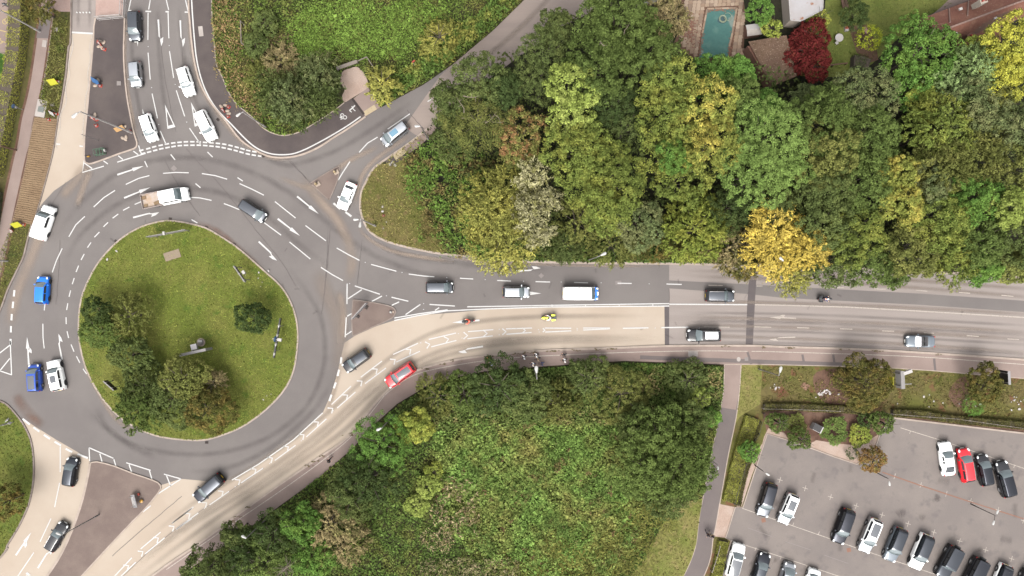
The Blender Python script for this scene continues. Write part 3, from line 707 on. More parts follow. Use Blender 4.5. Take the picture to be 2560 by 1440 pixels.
# arrows
def arrow(p0, p1, kind='s', w=1.0, bend=0, mat=None, branch=None, z=ZM):
    a, b_ = Vector(p0), Vector(p1)
    d = b_ - a; L = d.length; d.normalize(); n_ = Vector((-d.y, d.x))
    def P(t, u): v = a + d * (t * L) + n_ * u; return (v.x, v.y)
    m = MB()
    def q(pts): m.add([G(*p) + Vector((0, 0, z)) for p in pts], [list(range(len(pts)))])
    if kind == 's':
        q([P(0, -2.3 * w), P(.6, -1.5 * w), P(.6, 1.5 * w), P(0, 2.3 * w)])
        q([P(.58, -4.6 * w), P(1, 0), P(.58, 4.6 * w)])
    else:
        s_ = bend
        q([P(0, -2.2 * w), P(.64, -1.6 * w), P(.64, 1.6 * w), P(0, 2.2 * w)])
        q([P(.60, -1.6 * w), P(.76, s_ * 3.0 * w), P(.80, s_ * 6.0 * w), P(.60, 1.8 * w)])
        q([P(.66, s_ * 10 * w), P(.74, s_ * 1.5 * w), P(1, s_ * 3.5 * w), P(.84, s_ * 8.5 * w)])
    if branch:
        s_ = branch
        q([P(.36, 0), P(.50, s_ * 5 * w), P(.56, s_ * 5 * w), P(.50, 0)])
        q([P(.40, s_ * 9 * w), P(.46, s_ * 3.5 * w), P(.62, s_ * 5 * w), P(.52, s_ * 9.5 * w)])
    me = m.mesh('arrow_marking')
    bm = bmesh.new(); bm.from_mesh(me)
    for f in bm.faces:
        f.normal_update()
        if f.normal.z < 0: f.normal_flip()
    for i, f in enumerate(bm.faces):
        for v in f.verts: v.co.z += .0012 * i
    bm.to_mesh(me); bm.free()
    link('arrow_marking', me, mat or M_WHITE, PAR)
arrow((293.5, 437), (360, 414.8)); arrow((310.6, 495), (377, 468)); arrow((333, 544), (398, 527), 'b', bend=1)
arrow((743, 491), (797, 535)); arrow((694.6, 547), (750, 589.6)); arrow((647, 604), (695.5, 649), 'b', bend=1)
arrow((396, 49), (400, 116), 'b', bend=-1); arrow((451, 51), (454, 118), 'b', bend=-1); arrow((344, 60), (344.5, 116))
arrow((1286, 678), (1352, 674), 'b', bend=-1); arrow((1286, 733), (1353, 733.5)); arrow((1198.6, 800.6), (1131, 806.5)); arrow((1207.5, 866), (1145, 876), 'b', bend=-1)
arrow((1990, 795.5), (1923, 793), branch=1, mat=M_WORN, w=.8); arrow((1988, 842.6), (1922, 845), 'b', bend=-1, mat=M_WORN, w=.8)
arrow((72.5, 912), (68, 842), branch=1); arrow((155.7, 899), (143, 835), 'b', bend=1)
arrow((40, 1388), (79, 1330), branch=1); arrow((95, 1420), (131, 1362), 'b', bend=1)
for tri in (((412.5, 261), (419, 322.5), (439, 317.5)), ((477.5, 255), (487, 317), (508, 310)), ((356, 272), (361, 333), (382, 329))):
    t3 = [Vector(p) for p in tri]
    ce = (t3[0] + t3[1] + t3[2]) / 3
    inn = [t3[0].lerp(ce, .42), t3[1].lerp(ce, .36), t3[2].lerp(ce, .36)]
    m = MB().add([G(p.x, p.y) + Vector((0, 0, ZM)) for p in t3 + inn], [[0, 1, 4, 3], [1, 2, 5, 4], [2, 0, 3, 5]])
    m.build('give_way_triangle', M_WHITE, ROAD)
# writing on the exit lane
fc = bpy.data.curves.new('lettering', 'FONT'); fc.body = 'TURN'; fc.size = 1.0
fo = bpy.data.objects.new('lettering_source', fc); COL.objects.link(fo)
bpy.context.view_layer.update()
me = bpy.data.meshes.new_from_object(fo.evaluated_get(bpy.context.evaluated_depsgraph_get()))
bpy.data.objects.remove(fo)
ta = math.atan2(1389 - 1330, 79 - 40) - math.pi / 2
lt = link('lettering', me, M_WHITE, ROAD)
lt.rotation_euler = (0, 0, ta - R(6)); lt.scale = (.92, 4.0, 1)
o_ = G(66, 1424, 0); lt.location = o_ + Vector((math.sin(ta) * 2.9, -math.cos(ta) * 2.9, ZM + .004))
# lines on the pavement, cycle track and car park
mk('edge_line', cr([(417, 1423), (493, 1370), (600, 1296), (700, 1228), (800, 1156), (877, 1093), (937, 1020), (972, 979), (1042, 935), (1155, 910), (1273, 895), (1414, 887), (1560, 881), (1736, 877), (1868, 878)], 4), 1.8, ZK + .005, M_WORN, PAVE)
mk('edge_line', cr([(1878, 878), (1960, 880), (2280, 891), (2560, 911), (2900, 935)], 4), 1.8, ZK + .005, M_WORN, PAVE)
mk('edge_line', cr([(480, -60), (480, 0), (487, 100), (495, 162), (512, 220), (540, 270), (575, 307), (629, 361), (671, 383), (716, 387), (754, 378), (810, 350), (866, 317), (902, 292)], 5), 3.2, ZK + .008, M_WHITE, TRACK)
for q in (((2005, 886), (2010, 912)), ((2082, 886), (2086, 914)), ((2334, 896), (2337, 927)), ((1868, 880), (1878, 912))): mk('trench_patch', q, 6, ZK + .004, M_PATH, PAVE)
poly_mark('cover_slab', [(1720, 878), (1744, 878), (1744, 891), (1720, 891)], ZK + .006, M_COVW, PAVE)
mk('tar_seam', [(1600, 893), (1760, 899), (1960, 906), (2200, 914)], 10, ZK + .003, M_PATH, PAVE)
poly_mark('cover_slab', [(1846 + 5 * math.cos(a), 898 + 6 * math.sin(a)) for a in [i * .52 for i in range(12)]], ZK + .008, M_COVW, PAVE)
poly_mark('cover_slab', [(1861, 893), (1870, 893), (1870, 902), (1861, 902)], ZK + .008, M_COVER, PAVE)
poly_mark('cover_slab', [(496, 67), (507, 66), (510, 91), (499, 92)], ZK + .01, M_COVW, TRACK)
def ring(c, r, w=1.8, n=14): return [(c[0] + r * math.cos(2 * math.pi * i / n), c[1] + r * math.sin(2 * math.pi * i / n)) for i in range(n + 1)]
for c in ((856, 289), (863, 294)): mk('cycle_symbol', ring(c, 4.2), 2.0, ZK + .01, M_WHITE, TRACK)
mk('cycle_symbol', [(850, 293), (858, 298), (852, 299)], 2.2, ZK + .012, M_WHITE, TRACK); mk('cycle_symbol', [(856, 289), (853, 297)], 2, ZK + .014, M_WHITE, TRACK)
mk('walker_symbol', [(874, 277), (882, 270), (888, 264)], 3, ZK + .01, M_WHITE, TRACK); mk('walker_symbol', [(880, 266), (884, 274), (889, 278)], 2, ZK + .012, M_WHITE, TRACK); mk('walker_symbol', [(874, 277), (880, 281)], 2, ZK + .012, M_WHITE, TRACK)
mk('cycle_symbol', [(974, 411), (982, 406)], 3, ZK + .014, M_WHITE, TP2); mk('cycle_symbol', [(972, 408), (976, 414)], 2.4, ZK + .016, M_WHITE, TP2); mk('cycle_symbol', [(981, 403), (985, 409)], 2.4, ZK + .016, M_WHITE, TP2); mk('cycle_symbol', ring((988, 414), 2.2), 1.6, ZK + .016, M_WHITE, TP2)
BAY = bpy.data.objects['bay_tarmac']
for q in (((5, 27), (48, 37)), ((-40, 66), (0, 76), (44, 87))): mk('bay_line', q, 2, Z4 + .005, M_YEL, BAY)
for cx, cy in ((15, 55), (4, 103)):
    mk('wheelchair_symbol', ring((cx - 1, cy), 6)[:12], 1.7, Z4 + .006, M_YEL, BAY); mk('wheelchair_symbol', [(cx - 4, cy - 6), (cx + 2, cy + 2), (cx + 9, cy + 3), (cx + 13, cy + 5)], 1.7, Z4 + .008, M_YEL, BAY)
for x, y in ((1949, 1199), (2012, 1220), (2075.5, 1242), (2139.5, 1264), (2204, 1286.5), (2269, 1308.5), (2333.6, 1330), (2397.7, 1351.5), (2462.5, 1374), (2527.5, 1396), (2235.5, 1190), (2300.5, 1211.6), (2364.6, 1233.6), (2425, 1252), (2493.7, 1274), (2557, 1301)):
    mk('bay_cross', [(x - 6.5, y - 2), (x + 6.5, y + 2)], 1.3, Z4 + .006, M_WORN, CARP); mk('bay_cross', [(x + 2, y - 7), (x - 2, y + 7)], 1.3, Z4 + .008, M_WORN, CARP)
for q in (((1855, 1270), (2140, 1369), (2346, 1438), (2500, 1490)), ((1826, 1350), (1963, 1395), (2097, 1440), (2200, 1476)), ((2250, 1069), (2350, 1100), (2560, 1171), (2700, 1218))): mk('bay_line', q, 1.6, Z4 + .006, M_WORN, CARP)
for x, y in ((1888, 1372), (1951, 1394), (2015, 1416), (1982, 1310), (2046, 1332), (2274, 1080), (2340, 1104), (2405, 1127), (2534, 1165)): mk('bay_tick', [(x + 1.5, y - 4), (x - 1.5, y + 4)], 1.4, Z4 + .008, M_WORN, CARP)
for q in (((1869, 1319), (1930, 1341)), ((1963, 1353), (2026, 1374)), ((2060, 1387), (2120, 1408))): mk('lane_dash', q, 1.2, Z4 + .006, M_COVER, CARP)
mk('drain_channel', [(2205, 1180), (2300, 1213), (2440, 1259), (2560, 1297), (2700, 1342)], 2.6, Z4 + .012, M_COVR, CARP)
for x, y in ((1908, 1300), (2121, 1374)): poly_mark('inspection_cover', [(x - 6, y - 4), (x + 4, y - 6), (x + 6, y + 4), (x - 4, y + 6)], Z4 + .01, M_COVR, CARP)
for x, y, s_ in ((435, 421, 8), (1353, 689, 7), (1158, 646, 3)): poly_mark('manhole_cover', [(x, y - s_), (x + s_, y), (x, y + s_), (x - s_, y)], ZM, M_COVER)
for x, y, a in ((658, 390, .2), (426, 547, .1), (516, 568, .5), (586, 610, .6), (290, 603, .7), (545, 299, .8), (517, 1106, 0), (695, 1216, -.6), (617, 1269, -.6), (1018, 938, -.5)):
    d = Vector((math.cos(a), math.sin(a))) * 4; n_ = Vector((-d.y, d.x)) * .75
    poly_mark('drain_grate', [(x - d.x - n_.x, y - d.y - n_.y), (x + d.x - n_.x, y + d.y - n_.y), (x + d.x + n_.x, y + d.y + n_.y), (x - d.x + n_.x, y - d.y + n_.y)], .040, M_IRON)
poly_mark('faded_patch', [(1538, 702), (1553, 701), (1553, 712), (1539, 712)], ZM - .002, M_COVER)
mk('edge_wave', cr([(178, 84), (183, 110), (180, 130), (172, 158), (174, 190), (164, 220), (166, 255), (152, 285), (150, 320), (140, 352), (142, 372)], 4), 2.6, ZM, M_WORN)
mk('edge_wave', cr([(231, 86), (224, 120), (226, 150), (220, 180), (221, 214), (214, 245), (212, 280), (208, 315), (207, 348)], 4), 2.2, ZM, M_WORN)
for q in (((141, 360), (151, 361)), ((199, 365), (208, 366))): mk('bar_marking', q, 3.4, ZM + .002)
for i in range(5): mk('bar_marking', [(191 + i * 8, 30), (194 + i * 8, 33)], 3, ZM)
# weeds growing in the kerb line
for k in range(48):
    t = rng.uniform(.1, .98)
    x, y = along(kb, t)
    if not 0 < x < 2560: continue
    m = MB()
    for j in range(6):
        c = G(x + rng.normal() * 6, y + 2.5 + rng.normal() * 1.2, ZK + .03)
        m.add([c + Vector((math.cos(a) * rng.uniform(.08, .25), math.sin(a) * rng.uniform(.03, .1), rng.uniform(0, .06))) for a in (0, 1.5, 3, 4.6)], [[0, 1, 2, 3]])
    tag(m.build('kerb_weeds', M_DIRT, PAVE), kind='stuff')
# ------------------------------------------------------------------ vegetation
def unit(v): return v / np.maximum(np.linalg.norm(v, axis=-1, keepdims=True), 1e-9)
def leaf_quads(C, N, size, elong=.65, A=None, fold=.12):
    """diamond leaves: centres C, normals N, lengths size; A = preferred long direction"""
    n = len(C)
    N = unit(N)
    if A is None: A = rng.normal(size=(n, 3))
    T = unit(A - (A * N).sum(1, keepdims=True) * N)
    B = np.cross(N, T)
    s = np.broadcast_to(np.asarray(size), (n,))[:, None]
    w = s * elong * .5
    up = N * s * fold
    return np.stack([C + T * s * .5, C + B * w + up, C - T * s * .5, C - B * w + up], axis=1)

def sphere_dirs(n, zmin=-.15):
    z = rng.uniform(zmin, 1, n)
    a = rng.uniform(0, 2 * np.pi, n)
    q = np.sqrt(1 - z * z)
    return np.stack([q * np.cos(a), q * np.sin(a), z], 1)

def lobes(r, hz, kind):
    """sub-crowns (centre, radius) that make up an uneven crown of radius r and height hz"""
    L = []
    if kind in ('shrub', 'spray'):
        m = 5
        L.append((np.array([0, 0, hz * .35]), r * .62))
        for i in range(m):
            a = 2 * math.pi * (i + rng.uniform(-.3, .3)) / m
            d = r * rng.uniform(.40, .62)
            L.append((np.array([d * math.cos(a), d * math.sin(a), hz * rng.uniform(.15, .4)]), r * rng.uniform(.34, .46)))
    else:
        m = max(6, int(r * 2.4))
        for i in range(m):
            a = 2 * math.pi * (i + rng.uniform(-.35, .35)) / m
            d = r * rng.uniform(.52, .74)
            L.append((np.array([d * math.cos(a), d * math.sin(a), hz * rng.uniform(.12, .38)]), r * rng.uniform(.25, .38)))
        m2 = max(3, int(r * 1.1))
        for i in range(m2):
            a = 2 * math.pi * (i + rng.uniform(-.35, .35)) / m2 + .5
            d = r * rng.uniform(.22, .40)
            L.append((np.array([d * math.cos(a), d * math.sin(a), hz * rng.uniform(.45, .65)]), r * rng.uniform(.26, .38)))
        L.append((np.array([0, 0, hz * .62]), r * .34))
    return L

CROWN = {}
def crown_mesh(kind, r, seed=0):
    key = (kind, round(r * 2) / 2, seed)
    if key in CROWN: return CROWN[key]
    r = key[1]
    hz = r * {'oak': .95, 'dome': .9, 'willow': 1.0, 'shrub': .9, 'spray': .8, 'conifer': 1.1, 'ball': 1.0, 'pine': .7}[kind]
    L = lobes(r, hz, kind)
    if kind == 'ball': L = [(np.array([0, 0, r * .7]), r)]
    per_m2 = {'oak': 1.45, 'dome': 2.1, 'willow': 3.0, 'shrub': 3.4, 'spray': 3.4, 'conifer': 3.6, 'ball': 9, 'pine': 2.6}[kind] * (1.9 if 3.2 <= r < 5.2 and kind == 'shrub' else 2.3 if r < 3.2 and kind in ('oak', 'dome', 'shrub') else 1.35 if r < 3.2 else 1.0)
    TC, TN = [], []
    for ci, (c, rl) in enumerate(L):
        n = int(2 * math.pi * rl * rl * 1.15 * per_m2)
        d = sphere_dirs(n, -.25)
        p = c + d * rl * np.array([1, 1, .85]) * rng.uniform(.80, 1.12, (n, 1))
        keep = np.ones(n, bool)
        for cj, (c2, r2) in enumerate(L):
            if cj != ci: keep &= np.linalg.norm((p - c2) / np.array([1, 1, .85]), axis=1) > r2 * .80
        TC.append(p[keep]); TN.append(d[keep])
    TC, TN = np.concatenate(TC), np.concatenate(TN)
    nl, tr, sz, el, upw = {'oak': (46, .56, .23, .72, .35), 'dome': (36, .46, .17, .7, .35), 'willow': (20, .50, .38, .30, .3), 'shrub': (20, .34, .20, .66, .4),
                           'spray': (26, .40, .32, .30, .4), 'conifer': (28, .36, .30, .36, .4), 'ball': (9, .16, .13, .6, .8), 'pine': (20, .45, .27, .22, .6)}[kind]
    n = len(TC)
    off = rng.normal(size=(n, nl, 3)) * tr * .55
    if kind in ('willow', 'spray', 'conifer'):                # shoots that run outwards
        out_d = unit(TN * np.array([1, 1, .5]) + rng.normal(size=(n, 3)) * .3)
        t = rng.uniform(-.3, 1.15, (n, nl, 1))
        off = out_d[:, None, :] * t * tr * 1.7 + rng.normal(size=(n, nl, 3)) * tr * .2
        if kind == 'willow': off[..., 2] -= (np.clip(t[..., 0], 0, 2) ** 2) * tr * .5
    on = TN[:, None, :] * .6
    if kind in ('oak', 'dome', 'shrub'):                      # little domes of leaves with gaps between them
        sd = unit(rng.normal(size=(n, nl, 3)) + np.array([0, 0, .75]) + TN[:, None, :] * .35)
        cs = rng.uniform(.65, 1.25, (n, 1, 1)) * (.8 if r < 3.2 else 1)
        off = sd * tr * cs * rng.uniform(.72, 1.0, (n, nl, 1)) * np.array([1, 1, .8])
        on = sd * 1.0
    C = (TC[:, None, :] + off).reshape(-1, 3)
    N = (on + np.array([0, 0, upw]) + rng.normal(size=(n, nl, 3)) * .42).reshape(-1, 3)
    A = None
    if kind in ('willow', 'spray', 'conifer'):
        A = (np.repeat(out_d[:, None, :], nl, 1) + rng.normal(size=(n, nl, 3)) * .45).reshape(-1, 3)
    keep = C[:, 2] > -hz * .3
    C, N = C[keep], N[keep]
    if A is not None: A = A[keep]
    Q = leaf_quads(C, N, sz * rng.uniform(.7, 1.25, len(C)), el, A)
    me = quads_np(kind + '_crown', Q)
    CROWN[key] = me
    return me

TRUNKS = {}
def trunk_mesh(r, h):
    key = (round(r), round(h / 2))
    if key in TRUNKS: return TRUNKS[key]
    m = MB()
    t = max(.07, .05 * r)
    hb = h * .5
    m.tube((0, 0, 0), (0, 0, hb), t * 1.35, t, 9)
    k = 7
    for i in range(k):
        a = 2 * math.pi * i / k + rng.uniform(-.2, .2)
        q = Vector((math.cos(a) * r * .55, math.sin(a) * r * .55, h * rng.uniform(.68, .85)))
        mid = Vector((q.x * .45, q.y * .45, hb + (q.z - hb) * .6))
        m.tube((0, 0, hb * rng.uniform(.75, 1)), mid, t * .55, t * .34, 6)
        m.tube(mid, q, t * .34, t * .1, 5)
    TRUNKS[key] = m.mesh('trunk', True, 60)
    return TRUNKS[key]

M_TRUNK = plain('bark', (112, 98, 84), .95, scale=6, wear=.35)
M_DEAD = plain('dead_wood', (172, 156, 136), .95, scale=6, wear=.2)
LEAF = {
    'dark': leaf_mat('leaf_dark', (76, 90, 46), (90, 102, 52)),
    'deep': leaf_mat('leaf_deep', (58, 74, 38), (70, 84, 42)),
    'oak': leaf_mat('leaf_oak', (86, 104, 48), (74, 92, 42)),
    'oakyel': leaf_mat('leaf_oak_turning', (118, 128, 52), (164, 152, 60)),
    'oakyel2': leaf_mat('leaf_oak_yellowing', (100, 116, 48), (124, 132, 52)),
    'bright': leaf_mat('leaf_bright', (108, 134, 62), (96, 122, 54), var=.38),
    'green': leaf_mat('leaf_green', (82, 118, 46), (98, 130, 50)),
    'lime': leaf_mat('leaf_lime', (136, 156, 66), (148, 164, 76), k=1.45),
    'red': leaf_mat('leaf_reddening', (118, 124, 60), (146, 104, 68), k=1.7, patch=.8),
    'willow': leaf_mat('leaf_willow', (134, 138, 62), (164, 158, 68), patch=.4),
    'silver': leaf_mat('leaf_silver', (196, 190, 140), (148, 146, 80), k=1.5, patch=1.2),
    'yellow': leaf_mat('leaf_yellow', (226, 198, 74), (214, 190, 80), k=1.55, var=.25, patch=.5),
    'olive': leaf_mat('leaf_olive', (98, 106, 50), (112, 116, 56)),
    'grey': leaf_mat('leaf_grey', (90, 104, 62), (108, 114, 70)),
    'bluish': leaf_mat('leaf_bluish', (132, 158, 94), (116, 144, 78), var=.35),
    'crimson': leaf_mat('leaf_crimson', (126, 50, 48), (128, 76, 54), k=1.1, patch=1.5, split=(.55, .7)),
    'brown': leaf_mat('leaf_brown', (150, 134, 92), (124, 120, 70), patch=.6),
    'topiary': leaf_mat('leaf_topiary', (186, 204, 24), (170, 190, 20), k=1.3),
    'gold': leaf_mat('leaf_gold', (172, 174, 50), (152, 160, 54), k=1.5, patch=.5),
    'bronze': leaf_mat('leaf_bronze', (86, 88, 42), (116, 100, 48), patch=.8),
    'rust': leaf_mat('leaf_rust', (156, 120, 68), (130, 124, 62), k=1.5, patch=.9),
    'ygreen': leaf_mat('leaf_yellow_green', (122, 138, 52), (140, 146, 54)),
    'hedge': leaf_mat('leaf_hedge', (146, 148, 52), (130, 136, 48), k=2.3, patch=.8),
    'hedged': leaf_mat('leaf_low_hedge', (98, 96, 52), (112, 102, 58), k=1.5, patch=.8),
    'mow': leaf_mat('leaf_clipped', (150, 156, 64), (140, 138, 60), k=1.3, patch=.5),
}
TREES = []
def tree(px, py, rp, h, kind, leaf, label, name='tree', cat='tree', seed=None, squash=(1, 1), group=None, dead=0):
    zc = h * (.72 if h > 3 else .5)
    r = rp * S * (H - zc) / H * (1.17 if rp < 62 else 1.08)
    c = G(px, py, zc)
    me = crown_mesh(kind, r, (seed if seed is not None else len(TREES) % 2))
    rr = round(r * 2) / 2
    k = r / rr
    hz = rr * .95
    t = thing(name, label, cat, (c.x, c.y, ZK), rng.uniform(0, 6.28), group)
    o = link('crown', me, LEAF[leaf], t)
    o.scale = (k * squash[0], k * squash[1], k * min(1.0, h * .8 / max(hz * 1.3, .1)) if h < 3 else k)
    topz = hz * 1.0 * o.scale[2]
    o.location = (0, 0, max(h - topz - .1, .05))
    if h >= 2.0:
        tk = link('trunk', trunk_mesh(r, h), M_TRUNK, t)
        tk.rotation_euler = (0, 0, rng.uniform(0, 6))
    for i in range(dead):                     # bare pale limbs showing above the leaves
        a = rng.uniform(0, 6.28); d0 = r * rng.uniform(.1, .6)
        p = Vector((math.cos(a) * d0, math.sin(a) * d0, h * rng.uniform(.82, .96)))
        m = MB()
        dr = Vector((rng.normal(), rng.normal(), .1)).normalized()
        for s_ in range(4):
            q = p + dr * .55
            m.tube(p, q, .075 - .015 * s_, .06 - .015 * s_, 5)
            if s_ in (1, 2): m.tube(q, q + Vector((-dr.y, dr.x, .3)) * .6 * (1 if s_ == 1 else -1), .035, .012, 4)
            p = q; dr = (dr + Vector((rng.normal(), rng.normal(), rng.normal() * .3)) * .45).normalized()
        m.build('dead_branch', M_DEAD, t)
    TREES.append(t)
    return t
W = 'trees of the roadside wood'
